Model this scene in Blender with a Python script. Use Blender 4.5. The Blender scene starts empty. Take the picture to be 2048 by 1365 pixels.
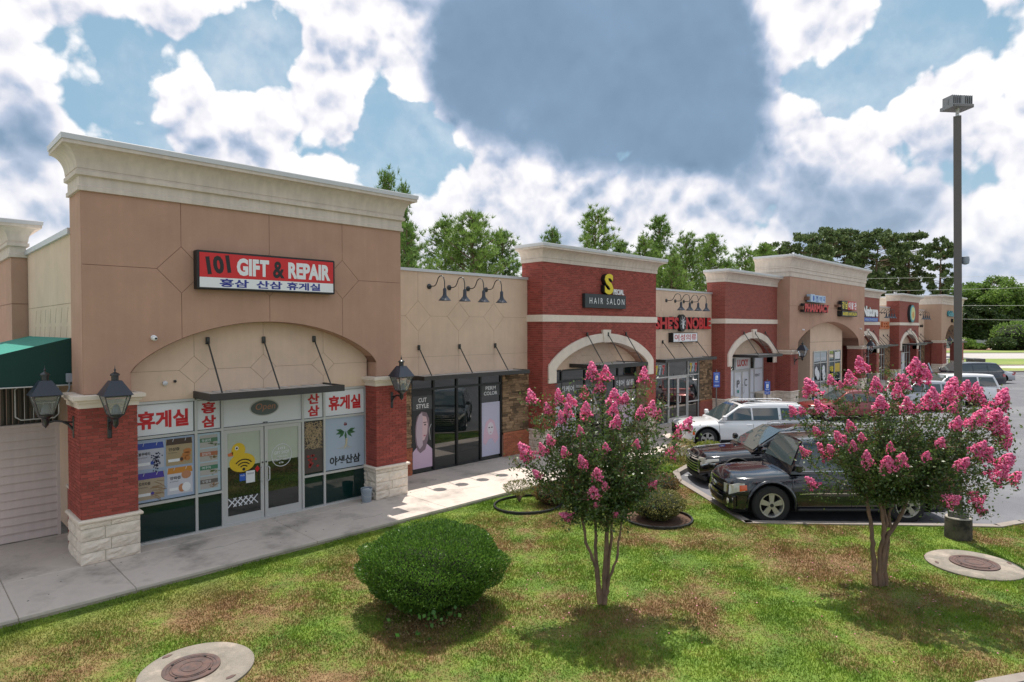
import bpy, math, random
import numpy as np
from mathutils import Vector, Matrix
random.seed(7); RNG = np.random.default_rng(7)
S = bpy.context.scene; COL = S.collection
# ---------------------------------------------------------------- camera
CAM = Vector((-2.6817, -14.3245, 4.53)); YAW, PITCH, ROLL, FPX = math.radians(45.0), math.radians(-1.1), math.radians(-0.1), 1265.0
cf = Vector((math.sin(YAW)*math.cos(PITCH), math.cos(YAW)*math.cos(PITCH), math.sin(PITCH)))
cr = Vector((math.cos(YAW), -math.sin(YAW), 0)); cu = cr.cross(cf)
cr2 = cr*math.cos(ROLL)+cu*math.sin(ROLL); cu2 = -cr*math.sin(ROLL)+cu*math.cos(ROLL)
cam = bpy.data.objects.new('camera', bpy.data.cameras.new('camera')); COL.objects.link(cam)
M3 = Matrix((cr2, cu2, -cf)).transposed(); cam.matrix_world = Matrix.Translation(CAM) @ M3.to_4x4()
cam.data.sensor_width = 36; cam.data.lens = 36*FPX/2048; cam.data.clip_start = .1; cam.data.clip_end = 3000
S.camera = cam
# ---------------------------------------------------------------- light and sky
SUNV = Vector((1.22, 1.26, 5.35)).normalized()
sun = bpy.data.objects.new('sun', bpy.data.lights.new('sun', 'SUN')); COL.objects.link(sun)
sun.data.energy = 3.3; sun.data.angle = math.radians(.53); sun.data.color = (1, .94, .85)
sun.rotation_euler = SUNV.to_track_quat('Z', 'Y').to_euler()
S.view_settings.view_transform = 'Standard'; S.view_settings.look = 'None'; S.view_settings.gamma = 1; S.view_settings.exposure = 0.75
S.view_settings.use_curve_mapping = False
S.render.engine = 'CYCLES'
try:
    S.cycles.max_bounces = 6; S.cycles.transparent_max_bounces = 4; S.cycles.diffuse_bounces = 3; S.cycles.glossy_bounces = 3
except Exception: pass

def raydir(u, v): return (cf + cr2*((u-1024)/FPX) - cu2*((v-682.5)/FPX)).normalized()
def world_sky():
    w = bpy.data.worlds.new('World'); S.world = w; w.use_nodes = True; w.cycles.sampling_method = 'MANUAL'; w.cycles.sample_map_resolution = 512
    nt = w.node_tree; nt.nodes.clear(); N = nt.nodes.new; L = nt.links.new
    out = N('ShaderNodeOutputWorld'); bg = N('ShaderNodeBackground'); bg.inputs[1].default_value = .15
    sky = N('ShaderNodeTexSky'); sky.sky_type = 'NISHITA'; sky.sun_disc = False
    sky.sun_elevation = math.asin(SUNV.z); sky.sun_rotation = math.atan2(SUNV.x, SUNV.y); sky.air_density = 1.0; sky.dust_density = 1.6; sky.altitude = 200
    tc = N('ShaderNodeTexCoord'); nrm = N('ShaderNodeVectorMath'); nrm.operation = 'NORMALIZE'; L(tc.outputs['Generated'], nrm.inputs[0]); D = nrm.outputs[0]
    def math_(op, a, b=None, clamp=False):
        n = N('ShaderNodeMath'); n.operation = op; n.use_clamp = clamp
        for i, x in enumerate((a, b)):
            if x is None: continue
            if isinstance(x, (int, float)): n.inputs[i].default_value = x
            else: L(x, n.inputs[i])
        return n.outputs[0]
    def vadd(a, b, op='ADD'):
        n = N('ShaderNodeVectorMath'); n.operation = op; L(a, n.inputs[0])
        if isinstance(b, tuple): n.inputs[1].default_value = b
        else: L(b, n.inputs[1])
        return n.outputs[0]
    def vscale(a, s):
        n = N('ShaderNodeVectorMath'); n.operation = 'SCALE'; L(a, n.inputs[0]); n.inputs['Scale'].default_value = s; return n.outputs[0]
    def noise(vec, sc, det, rough, off=(0, 0, 0)):
        n = N('ShaderNodeTexNoise'); n.inputs['Scale'].default_value = sc; n.inputs['Detail'].default_value = det; n.inputs['Roughness'].default_value = rough
        L(vadd(vec, off) if off != (0, 0, 0) else vec, n.inputs[0]); return n
    def vor(vec, sc, sm=.6):
        n = N('ShaderNodeTexVoronoi'); n.feature = 'F1'; n.inputs['Scale'].default_value = sc; L(vec, n.inputs['Vector']); return n.outputs['Distance']
    def rng(v, a, b, c=0, d=1, smooth=True):
        m = N('ShaderNodeMapRange'); m.interpolation_type = 'SMOOTHSTEP' if smooth else 'LINEAR'; L(v, m.inputs[0])
        for i, q in enumerate((a, b, c, d)): m.inputs[i+1].default_value = q
        return m.outputs[0]
    warp = vscale(vadd(noise(D, 5.0, 6, .6).outputs['Color'], (.5, .5, .5), 'SUBTRACT'), .07)
    n2 = N('ShaderNodeVectorMath'); n2.operation = 'NORMALIZE'; L(vadd(D, warp), n2.inputs[0]); W = n2.outputs[0]
    def blobs(lst):
        tot = None
        for (u, v, r, wt) in lst:
            d = raydir(u, v); dp = N('ShaderNodeVectorMath'); dp.operation = 'DOT_PRODUCT'; L(W, dp.inputs[0]); dp.inputs[1].default_value = d
            g = math_('MULTIPLY', math_('EXPONENT', math_('MULTIPLY', math_('SUBTRACT', 1.0, dp.outputs['Value']), -2*(FPX/r)**2*1.0)), wt)
            tot = g if tot is None else math_('ADD', tot, g)
        return tot
    white = [(40,120,150,1.0),(130,230,90,.9),(190,250,50,.6),(290,15,110,.7),(420,15,70,.55),(60,20,130,.7),(350,150,62,1.2),(385,235,75,1.1),(330,215,45,.8),
        (500,215,48,.9),(565,165,70,1.0),(620,60,100,1.0),(740,60,100,1.0),(860,40,110,.9),(600,270,105,1.3),(690,290,65,1.1),(480,275,55,.9),(430,330,65,1.0),(520,340,80,1.0),
        (60,400,95,1.1),(900,410,90,1.2),(1010,340,85,1.2),(1130,370,95,1.2),(1180,290,30,.7),(960,470,110,1.0),(870,400,60,.5),(1080,420,70,.5),(1230,400,60,.5),(1250,430,120,1.2),(1400,440,130,1.2),(1550,400,110,1.2),
        (1700,45,70,1.0),(1740,20,50,.8),(1620,70,60,.8),(1570,150,38,.9),(1620,240,95,1.2),(1720,230,95,1.1),(1860,130,60,1.1),(1950,200,115,1.2),(2010,70,80,1.3),(1800,330,160,1.3),(1960,420,150,1.2),(1620,490,140,1.0),(885,262,34,.9),(250,560,170,.5),(700,600,220,.7),(1100,520,170,.8),(1350,560,200,.9),(1700,560,200,.8),(2000,540,160,.8),(-200,300,250,.7),(2250,300,250,.8),(600,-150,200,.8),(1200,-200,260,1.0),(1800,-150,160,.8),
        (900,110,110,1.0),(1020,130,140,1.2),(1150,110,160,1.4),(1290,140,150,1.4),(1400,180,120,1.2),(1500,240,80,1.0),(1340,290,90,.8),(1250,30,150,1.2),(1100,20,130,1.2),(1420,40,90,1.0)]
    gaps = [(262,185,80,1.0),(250,110,45,.6),(430,130,48,.9),(470,70,55,.7),(560,50,45,.7),(480,160,30,.6),(790,235,75,1.0),(830,330,60,.9),(735,330,25,.3),(470,245,20,.6),(235,390,45,.9),(270,470,60,.6),(860,290,45,.7),(1650,165,42,.9),(1705,160,42,.8),(1900,40,60,.9),(1840,30,50,.8),(1790,170,30,.5),(580,390,60,.6),(1040,285,38,.8),(950,300,36,.8),(850,215,30,.5),(1240,350,30,.5),(750,160,32,.5),(1740,140,32,.6),(1500,30,25,.4),(870,370,30,.4),(10,320,30,.3),(1330,400,25,.2),(1600,130,30,.6),(1560,80,28,.5)]
    dark = [(1000,40,130,.8),(1130,60,140,.9),(1270,60,150,.9),(1390,90,110,.8),(930,150,100,.6),(1050,180,110,.8),(1180,190,120,1.0),(1320,210,120,1.0),(1450,235,85,.8),(1300,290,70,.35),(40,215,90,.40),(70,260,60,.28),(1620,430,110,.45),(1800,410,100,.40),(1480,340,90,.35),(1980,330,90,.3),(120,10,80,.25),(1700,500,150,.3),(40,330,70,.25)]
    B = math_('SUBTRACT', math_('MINIMUM', blobs(white), 1.5), math_('MULTIPLY', blobs([(u, v, r*1.22, w) for u, v, r, w in gaps]), 1.15)); Dk = blobs(dark)
    def puffs(vec, fine=True):
        f = math_('MULTIPLY', math_('SUBTRACT', noise(vec, 6.0, 9 if fine else 6, .56).outputs['Fac'], .5), 2.1)
        vw = vadd(vec, vscale(vadd(noise(vec, 14, 3, .5).outputs['Color'], (.5, .5, .5), 'SUBTRACT'), .05))
        a = math_('MULTIPLY', math_('SUBTRACT', .42, vor(vw, 11)), .95); b = math_('MULTIPLY', math_('SUBTRACT', .42, vor(vw, 27)), .50)
        return math_('ADD', math_('ADD', f, a), math_('ADD', b, math_('MULTIPLY', math_('SUBTRACT', .42, vor(vw, 60)), .20)) if fine else b)
    p0 = puffs(D); p1 = puffs(vadd(D, (SUNV.x*.022-.004, SUNV.y*.022-.004, SUNV.z*.022)), True)
    big = noise(D, 2.2, 5, .5, off=(3.1, .4, 1.2)).outputs['Fac']
    field = math_('ADD', math_('ADD', B, math_('MULTIPLY', p0, 1.35)), math_('MULTIPLY', math_('SUBTRACT', big, .50), .6))
    vd = N('ShaderNodeVectorMath'); vd.operation = 'DOT_PRODUCT'; L(D, vd.inputs[0]); vd.inputs[1].default_value = cf
    field = math_('ADD', field, rng(vd.outputs['Value'], .72, .50, 0, .72))          # broken cloud carried on out of view, added there for whiter fill light
    alpha = rng(field, .30, .66); thick = rng(field, .55, 2.0, 0, 1)
    b = math_('ADD', .97, math_('MULTIPLY', math_('SUBTRACT', p0, p1), .80))
    b = math_('SUBTRACT', b, math_('MULTIPLY', thick, .24))
    soft = noise(D, 3.6, 7, .55, off=(.7, 2.2, .1)).outputs['Fac']; b = math_('ADD', b, math_('MULTIPLY', math_('SUBTRACT', soft, .5), .32))
    dk = rng(Dk, .22, 1.1, 0, 1)
    # inside the dark bank the puffs lose contrast
    b = math_('SUBTRACT', b, math_('MULTIPLY', dk, .58)); bl = N('ShaderNodeMix'); L(math_('MULTIPLY', dk, .88), bl.inputs[0]); L(b, bl.inputs[2]); L(math_('ADD', .12, math_('MULTIPLY', soft, .42)), bl.inputs[3]); b = math_('MINIMUM', math_('MAXIMUM', bl.outputs[0], .12), 1.05)
    ramp = N('ShaderNodeValToRGB'); L(b, ramp.inputs[0]); e = ramp.color_ramp.elements
    e[0].position = .1; e[0].color = (.14, .21, .31, 1); e[1].position = 1.0; e[1].color = (.90, .885, .89, 1)
    for p, c in ((.36, (.20, .295, .42)), (.58, (.40, .47, .60)), (.78, (.70, .70, .755))): x = e.new(p); x.color = (*c, 1)
    alpha = math_('MAXIMUM', alpha, rng(noise(D, 4.5, 8, .6, off=(1.3, .2, 2.0)).outputs['Fac'], .42, .78, .0, .55))      # thin veil over the blue
    cl = vscale(ramp.outputs[0], CLOUDK)
    mixs = N('ShaderNodeMix'); mixs.data_type = 'RGBA'; mixs.inputs[0].default_value = .85; L(sky.outputs[0], mixs.inputs[6]); mixs.inputs[7].default_value = (.215*CLOUDK, .36*CLOUDK, .455*CLOUDK, 1)
    mix = N('ShaderNodeMix'); mix.data_type = 'RGBA'; L(alpha, mix.inputs[0]); L(mixs.outputs[2], mix.inputs[6]); L(cl, mix.inputs[7])
    sx = N('ShaderNodeSeparateXYZ'); L(D, sx.inputs[0]); mh = N('ShaderNodeMix'); mh.data_type = 'RGBA'; L(rng(sx.outputs[2], 0, .24, .50, 0, False), mh.inputs[0]); L(mix.outputs[2], mh.inputs[6]); mh.inputs[7].default_value = (.56*CLOUDK, .61*CLOUDK, .68*CLOUDK, 1)
    L(mh.outputs[2], bg.inputs[0]); L(bg.outputs[0], out.inputs[0])
CLOUDK = 4.9
world_sky()

# ---------------------------------------------------------------- helpers
def tag(o, label=None, cat=None, group=None, kind=None):
    if label: o['label'] = label
    if cat: o['category'] = cat
    if group: o['group'] = group
    if kind: o['kind'] = kind
    return o
def empty(name, loc=(0,0,0), rz=0, label=None, cat=None, group=None, parent=None):
    o = bpy.data.objects.new(name, None); COL.objects.link(o); o.location = loc; o.rotation_euler = (0, 0, rz); o.empty_display_size = .1
    if parent: o.parent = parent
    return tag(o, label, cat, group)
def link(name, me, parent=None, loc=None, rot=None, kind=None):
    o = bpy.data.objects.new(name, me); COL.objects.link(o)
    if parent: o.parent = parent
    if loc is not None: o.location = loc
    if rot is not None: o.rotation_euler = rot
    if kind: o['kind'] = kind
    return o
def dup(root, loc=None, rz=None, label=None):
    c = root.copy(); COL.objects.link(c)
    if loc is not None: c.location = loc
    if rz is not None: c.rotation_euler.z = rz
    if label: c['label'] = label
    for ch in root.children:
        d = ch.copy(); COL.objects.link(d); d.parent = c
        for g in ch.children:
            h = g.copy(); COL.objects.link(h); h.parent = d
    return c
class MB:
    def __init__(s): s.v = []; s.f = []
    def add(s, vs, fs):
        k = len(s.v); s.v += [tuple(p) for p in vs]; s.f += [tuple(i+k for i in f) for f in fs]; return s
    def box(s, x0, x1, y0, y1, z0, z1):
        return s.add([(x0,y0,z0),(x1,y0,z0),(x1,y1,z0),(x0,y1,z0),(x0,y0,z1),(x1,y0,z1),(x1,y1,z1),(x0,y1,z1)], [(0,3,2,1),(4,5,6,7),(0,1,5,4),(1,2,6,5),(2,3,7,6),(3,0,4,7)])
    def cbox(s, x0, x1, y0, y1, z0, z1, b):      # box whose edges are chamfered by b
        v = []; 
        for z, i in ((z0, b), (z0+b, 0), (z1-b, 0), (z1, b)):
            xa, xb, ya, yb = x0+i, x1-i, y0+i, y1-i; c = b if not i else b*.6
            v += [(xa+c,ya,z),(xb-c,ya,z),(xb,ya+c,z),(xb,yb-c,z),(xb-c,yb,z),(xa+c,yb,z),(xa,yb-c,z),(xa,ya+c,z)]
        f = [tuple(range(7,-1,-1)), tuple(range(24,32))]
        for l in range(3):
            for k in range(8): f.append((l*8+k, l*8+(k+1)%8, (l+1)*8+(k+1)%8, (l+1)*8+k))
        return s.add(v, f)
    def prism(s, poly, a, b, ax='y'):            # poly in the plane normal to ax, extruded from a to b
        n = len(poly)
        A = sum(poly[i][0]*poly[(i+1)%n][1]-poly[(i+1)%n][0]*poly[i][1] for i in range(n))
        if A < 0: poly = poly[::-1]
        P = {'y': lambda p, t: (p[0], t, p[1]), 'x': lambda p, t: (t, p[0], p[1]), 'z': lambda p, t: (p[0], p[1], t)}[ax]
        v = [P(p, a) for p in poly]+[P(p, b) for p in poly]
        fr, bk = tuple(range(n)), tuple(range(2*n-1, n-1, -1)); sd = [(i, i+n, (i+1)%n+n, (i+1)%n) for i in range(n)]
        fs = [fr, bk]+sd
        if (ax == 'y') != (a < b): fs = [f[::-1] for f in fs]
        return s.add(v, fs)
    def tube(s, pts, r, n=6, caps=True):
        pts = [Vector(p) for p in pts]; rs = r if isinstance(r, (list, tuple)) else [r]*len(pts); k0 = len(s.v); up = Vector((0, 0, 1)); prev = None
        for i, p in enumerate(pts):
            t = (pts[min(i+1, len(pts)-1)]-pts[max(i-1, 0)]).normalized()
            if prev is None: a = t.cross(up if abs(t.z) < .9 else Vector((1, 0, 0))).normalized()
            else: a = (prev-t*prev.dot(t)).normalized()
            prev = a; b = t.cross(a)
            for j in range(n):
                q = 2*math.pi*j/n; s.v.append(tuple(p+(a*math.cos(q)+b*math.sin(q))*rs[i]))
        for i in range(len(pts)-1):
            for j in range(n):
                s.f.append((k0+i*n+j, k0+i*n+(j+1)%n, k0+(i+1)*n+(j+1)%n, k0+(i+1)*n+j))
        if caps: s.f.append(tuple(k0+j for j in range(n-1, -1, -1))); s.f.append(tuple(k0+(len(pts)-1)*n+j for j in range(n)))
        return s
    def lathe(s, prof, n=16, c=(0,0,0), ax='z', cap=True):     # prof: (radius, height)
        k0 = len(s.v)
        for r, h in prof:
            for j in range(n):
                q = 2*math.pi*j/n; x, y = r*math.cos(q), r*math.sin(q)
                s.v.append({'z': (c[0]+x, c[1]+y, c[2]+h), 'y': (c[0]+x, c[1]+h, c[2]-y), 'x': (c[0]+h, c[1]+x, c[2]+y)}[ax])
        for i in range(len(prof)-1):
            for j in range(n): s.f.append((k0+i*n+j, k0+i*n+(j+1)%n, k0+(i+1)*n+(j+1)%n, k0+(i+1)*n+j))
        if cap: s.f.append(tuple(k0+j for j in range(n-1, -1, -1))); s.f.append(tuple(k0+(len(prof)-1)*n+j for j in range(n)))
        return s
    def mesh(s, name, m, smooth=None):
        me = bpy.data.meshes.new(name); me.from_pydata(s.v, [], s.f); me.validate(); me.materials.append(m)
        if smooth:
            me.polygons.foreach_set('use_smooth', [True]*len(me.polygons)); me.set_sharp_from_angle(angle=math.radians(smooth))
        me.update(); return me
    def build(s, name, m, parent=None, smooth=None, kind=None):
        return link(name, s.mesh(name, m, smooth), parent, kind=kind)
def npmesh(name, V, F, m, smooth=False):
    V = np.asarray(V, np.float32); F = np.asarray(F, np.int32); me = bpy.data.meshes.new(name); k = F.shape[1]
    me.vertices.add(len(V)); me.vertices.foreach_set('co', V.ravel()); me.loops.add(F.size); me.loops.foreach_set('vertex_index', F.ravel())
    me.polygons.add(len(F)); me.polygons.foreach_set('loop_start', np.arange(len(F), dtype=np.int32)*k)
    me.materials.append(m); me.update(calc_edges=True)
    if smooth: me.polygons.foreach_set('use_smooth', [True]*len(F))
    return me
# ---------------------------------------------------------------- materials
def mat(name, col, rough=.8, metal=0, var=.0, vs=3.0, bump=0, bs=60, spec=.5, rnd=0, col2=None, c2s=1.5, c2t=(.45, .65), streak=0, alpha=None, trans=0, emit=0, coat=0, noisecoord='Object'):
    m = bpy.data.materials.new(name); m.use_nodes = True; nt = m.node_tree; N = nt.nodes.new; L = nt.links.new; b = nt.nodes['Principled BSDF']
    b.inputs['Base Color'].default_value = (*col, 1); b.inputs['Roughness'].default_value = rough; b.inputs['Metallic'].default_value = metal
    b.inputs['Specular IOR Level'].default_value = spec; b.inputs['Coat Weight'].default_value = coat
    geo = N('ShaderNodeNewGeometry'); pos = geo.outputs['Position']; src = None
    def noise(sc, det=4, scale=(1,1,1)):
        mp = N('ShaderNodeMapping'); mp.inputs['Scale'].default_value = scale; L(pos, mp.inputs[0])
        n = N('ShaderNodeTexNoise'); n.inputs['Scale'].default_value = sc; n.inputs['Detail'].default_value = det; n.inputs['Roughness'].default_value = .5 if det < 5 else .66; L(mp.outputs[0], n.inputs[0]); return n.outputs['Fac']
    def mixc(fac, a, bb):
        x = N('ShaderNodeMix'); x.data_type = 'RGBA'
        if isinstance(fac, float): x.inputs[0].default_value = fac
        else: L(fac, x.inputs[0])
        for i, c in ((6, a), (7, bb)):
            if isinstance(c, tuple): x.inputs[i].default_value = (*c, 1)
            else: L(c, x.inputs[i])
        return x.outputs[2]
    def mr(v, a, b_, c, d):
        x = N('ShaderNodeMapRange'); L(v, x.inputs[0])
        for i, q in enumerate((a, b_, c, d)): x.inputs[i+1].default_value = q
        return x.outputs[0]
    src = tuple(col)
    if col2: src = mixc(mr(noise(c2s, 6), c2t[0], c2t[1], 0, 1), src, tuple(col2))
    mul = None
    if var: mul = mr(noise(vs, 9), .3, .7, 1-var, 1+var)
    if streak:
        st = mr(noise(1.0, 4, (9, 9, .5)), .35, .7, 1-streak, 1+streak*.4)
        if mul is None: mul = st
        else:
            x = N('ShaderNodeMath'); x.operation = 'MULTIPLY'; L(mul, x.inputs[0]); L(st, x.inputs[1]); mul = x.outputs[0]
    if rnd:
        oi = N('ShaderNodeObjectInfo'); ad = N('ShaderNodeMath'); ad.operation = 'ADD'; L(geo.outputs['Random Per Island'], ad.inputs[0]); L(oi.outputs['Random'], ad.inputs[1])
        fr = N('ShaderNodeMath'); fr.operation = 'FRACT'; L(ad.outputs[0], fr.inputs[0]); r = mr(fr.outputs[0], 0, 1, 1-rnd, 1+rnd)
        if mul is None: mul = r
        else:
            x = N('ShaderNodeMath'); x.operation = 'MULTIPLY'; L(mul, x.inputs[0]); L(r, x.inputs[1]); mul = x.outputs[0]
    if mul is not None:
        v = N('ShaderNodeVectorMath'); v.operation = 'SCALE'
        if isinstance(src, tuple): v.inputs[0].default_value = src
        else: L(src, v.inputs[0])
        L(mul, v.inputs['Scale']); src = v.outputs[0]
    if not isinstance(src, tuple): L(src, b.inputs['Base Color'])
    if bump:
        bp = N('ShaderNodeBump'); bp.inputs['Strength'].default_value = bump; bp.inputs['Distance'].default_value = .01; L(noise(bs, 3), bp.inputs['Height']); L(bp.outputs[0], b.inputs['Normal'])
    if trans: b.inputs['Transmission Weight'].default_value = trans
    if emit: b.inputs['Emission Color'].default_value = (*col, 1); b.inputs['Emission Strength'].default_value = emit
    return m
def leafmat(name, c1, c2, rough=.5, trans=.35, spec=.4):
    m = bpy.data.materials.new(name); m.use_nodes = True; nt = m.node_tree; N = nt.nodes.new; L = nt.links.new; b = nt.nodes['Principled BSDF']; out = nt.nodes['Material Output']
    geo = N('ShaderNodeNewGeometry'); r = N('ShaderNodeValToRGB'); L(geo.outputs['Random Per Island'], r.inputs[0]); r.color_ramp.elements[0].color = (*c1, 1); r.color_ramp.elements[1].color = (*c2, 1)
    L(r.outputs[0], b.inputs['Base Color']); b.inputs['Roughness'].default_value = rough; b.inputs['Specular IOR Level'].default_value = spec
    t = N('ShaderNodeBsdfTranslucent'); h = N('ShaderNodeHueSaturation'); h.inputs['Value'].default_value = 1.5; L(r.outputs[0], h.inputs['Color']); L(h.outputs[0], t.inputs[0])
    mx = N('ShaderNodeMixShader'); mx.inputs[0].default_value = trans; L(b.outputs[0], mx.inputs[1]); L(t.outputs[0], mx.inputs[2]); L(mx.outputs[0], out.inputs[0]); return m
def brickmat(name, col, mortar):
    m = bpy.data.materials.new(name); m.use_nodes = True; nt = m.node_tree; N = nt.nodes.new; L = nt.links.new; b = nt.nodes['Principled BSDF']
    geo = N('ShaderNodeNewGeometry'); sp = N('ShaderNodeSeparateXYZ'); L(geo.outputs['Position'], sp.inputs[0]); ad = N('ShaderNodeMath'); L(sp.outputs[0], ad.inputs[0]); L(sp.outputs[1], ad.inputs[1])
    cb = N('ShaderNodeCombineXYZ'); L(ad.outputs[0], cb.inputs[0]); L(sp.outputs[2], cb.inputs[1])
    t = N('ShaderNodeTexBrick'); L(cb.outputs[0], t.inputs[0]); t.inputs['Scale'].default_value = 1; t.inputs['Brick Width'].default_value = .2032; t.inputs['Row Height'].default_value = .0677; t.inputs['Mortar Size'].default_value = .0055
    t.inputs['Color1'].default_value = (*col, 1); t.inputs['Color2'].default_value = (col[0]*.72, col[1]*.65, col[2]*.65, 1); t.inputs['Mortar'].default_value = (*mortar, 1)
    L(t.outputs[0], b.inputs['Base Color']); b.inputs['Roughness'].default_value = .85
    bp = N('ShaderNodeBump'); bp.invert = True; bp.inputs['Distance'].default_value = .008; bp.inputs['Strength'].default_value = .6; L(t.outputs['Fac'], bp.inputs['Height']); L(bp.outputs[0], b.inputs['Normal']); return m
STUC = mat('tan_stucco', (.455,.27,.195), .92, var=.09, vs=1.1, streak=.035, bump=.25, bs=140)
STUC_G = mat('tan_stucco_joint', (.22,.115,.08), .95)
BEIGE = mat('beige_stucco', (.66,.485,.365), .92, var=.08, vs=1.1, streak=.035, bump=.25, bs=140)
BEIGE_G = mat('beige_stucco_joint', (.30,.20,.14), .95)
TRIM = mat('cornice_stucco', (.63,.54,.47), .9, var=.09, vs=1.5, streak=.10, bump=.2, bs=120)
CAST = mat('cast_stone', (.72,.62,.53), .85, var=.08, vs=3, bump=.2, bs=90)
COPING = mat('coping_metal', (.55,.55,.57), .45, metal=.3, var=.03)
BRICK = mat('red_brick', (.30,.060,.045), .85, rnd=.22, var=.10, vs=2, bump=.4, bs=90)
MORTAR = mat('brick_mortar', (.36,.20,.15), .95, var=.1)
BRICKT = brickmat('red_brickwork', (.30,.062,.046), (.34,.17,.13))
BRICK2 = mat('orange_brick', (.38,.12,.06), .85, rnd=.2, bump=.4, bs=90)
LIME = mat('split_limestone', (.70,.61,.52), .9, var=.14, vs=7, bump=.9, bs=22, rnd=.08)
LIMEJ = mat('stone_mortar', (.42,.37,.29), .95, var=.15, vs=8)
LEDGE = mat('ledge_stone', (.24,.155,.09), .9, rnd=.6, var=.2, vs=9, bump=.7, bs=40)
LEDGE_D = mat('ledge_gap', (.05,.035,.025), .95)
ALU = mat('storefront_aluminium', (.52,.52,.52), .4, metal=.35)
ALUK = mat('black_aluminium', (.012,.012,.014), .35)
GLASS = mat('dark_glass', (.008,.012,.012), .02, spec=1.0, coat=.6)
GLASS2 = mat('green_dark_glass', (.004,.022,.020), .04, spec=.5)
BLIND = mat('blind_behind_glass', (.42,.45,.38), .08, var=.05)
WFILM = mat('white_window_film', (.66,.69,.76), .35)
BRONZE = mat('dark_bronze_metal', (.045,.042,.042), .5, metal=.2, var=.1)
PAN = mat('canopy_deck_metal', (.50,.49,.48), .5, metal=.2, var=.15, vs=5)
BLACKM = mat('black_cast_metal', (.014,.016,.020), .32, spec=.6, coat=.2)
BLUEBLK = mat('blue_black_metal', (.018,.024,.040), .35, spec=.6)
LGLASS = mat('lantern_glass', (.75,.78,.80), .05, trans=.85)
WALK = mat('sidewalk_concrete', (.56,.485,.435), .92, var=.12, vs=1.6, col2=(.21,.185,.165), c2s=.8, c2t=(.50,.70), bump=.4, bs=60)
WALKD = mat('old_concrete', (.34,.31,.28), .95, var=.15, vs=2, col2=(.10,.095,.085), c2s=1.1, c2t=(.48,.66), bump=.4, bs=50)
KERB = mat('kerb_concrete', (.27,.235,.21), .92, var=.15, vs=2, col2=(.20,.17,.15), c2s=2)
KERBR = mat('kerb_stained', (.24,.12,.09), .92, var=.2)
ASPH = mat('asphalt', (.125,.125,.14), .9, var=.14, vs=.7, bump=.5, bs=90, col2=(.17,.17,.185), c2s=.25)
ROADF = mat('far_road', (.40,.37,.36), .9, var=.05)
PAINTW = mat('lot_paint', (.5,.5,.5), .7, var=.2, vs=3)
WHITE = mat('white_panel', (.78,.78,.80), .45)
SIDING = mat('painted_siding', (.60,.50,.47), .7, var=.05, vs=2, streak=.06)
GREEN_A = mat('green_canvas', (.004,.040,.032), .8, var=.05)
GREEN_T = mat('green_canvas_sunlit', (.02,.22,.17), .8, var=.1)  # lighter copy of the canvas: sun on the slope put into the colour
ROOFW = mat('white_roof', (.72,.70,.66), .8, var=.05)
RUST = mat('rusty_iron', (.115,.066,.055), .8, var=.25, vs=8, bump=.5, bs=30, col2=(.07,.05,.05), c2s=6)
POLE = mat('pole_paint', (.115,.105,.10), .55, var=.05)
GREYP = mat('grey_plastic', (.25,.29,.34), .5)
RED = mat('sign_red', (.60,.012,.016), .45); REDT = mat('letter_red', (.50,.016,.02), .5); WLET = mat('letter_white', (.76,.76,.78), .5)
BLUE = mat('letter_blue', (.020,.028,.26), .5); BLK = mat('letter_black', (.010,.010,.012), .5); YEL = mat('letter_yellow', (.72,.56,.01), .45)
DKG = mat('sign_charcoal', (.022,.028,.032), .5); SBLUE = mat('sign_blue', (.02,.09,.42), .5)
def flat(name, c, r=.5): return mat(name, c, r)
# ---------------------------------------------------------------- text
def text_mesh(body, bold=0.0):
    cu_ = bpy.data.curves.new('lettering', 'FONT'); cu_.body = body; cu_.size = 1; cu_.offset = bold; cu_.resolution_u = 3; cu_.align_x = 'LEFT'; cu_.space_line = 1.0
    o = bpy.data.objects.new('tmp', cu_); COL.objects.link(o); dg = bpy.context.evaluated_depsgraph_get(); dg.update()
    me = bpy.data.meshes.new_from_object(o.evaluated_get(dg)); bpy.data.objects.remove(o); bpy.data.curves.remove(cu_); return me
TXC = {}
def text(name, body, box, y, m, parent, bold=.0, depth=.004, slant=0, face='y', rot=0):
    """lettering fitted to box=(x0,x1,z0,z1); its face stands at y, its back depth behind"""
    key = (body, bold)
    if key not in TXC:
        me0 = text_mesh(body, bold); V = np.array([v.co[:2] for v in me0.vertices]); F = [tuple(p.vertices) for p in me0.polygons]; TXC[key] = (V, F); bpy.data.meshes.remove(me0)
    V, F = TXC[key]
    if len(V) == 0: return None
    lo, hi = V.min(0), V.max(0); x0, x1, z0, z1 = box; U = (V-lo)/(hi-lo+1e-9)
    X = x0+U[:,0]*(x1-x0); Z = z0+U[:,1]*(z1-z0)
    if slant: X = X+slant*(Z-z0)
    if rot:
        cx_, cz_ = (x0+x1)/2, (z0+z1)/2; c, s_ = math.cos(rot), math.sin(rot); X, Z = cx_+(X-cx_)*c-(Z-cz_)*s_, cz_+(X-cx_)*s_+(Z-cz_)*c
    n = len(V)
    pf = (lambda x, t, z: (x, t, z)) if face == 'y' else (lambda x, t, z: (t, x, z))
    vs = [pf(x, y, z) for x, z in zip(X, Z)]; fs = list(F)
    if depth > .006:
        vs += [pf(x, y+depth, z) for x, z in zip(X, Z)]; from collections import Counter
        E = Counter()
        for f in F:
            for a, b in zip(f, f[1:]+f[:1]): E[(a, b)] += 1
        for (a, b) in list(E):
            if (b, a) not in E: fs.append((b, a, a+n, b+n))
        fs += [tuple(i+n for i in f[::-1]) for f in F]
    me = bpy.data.meshes.new(name); me.from_pydata(vs, [], fs); me.materials.append(m); me.update()
    return link(name, me, parent)
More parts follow.
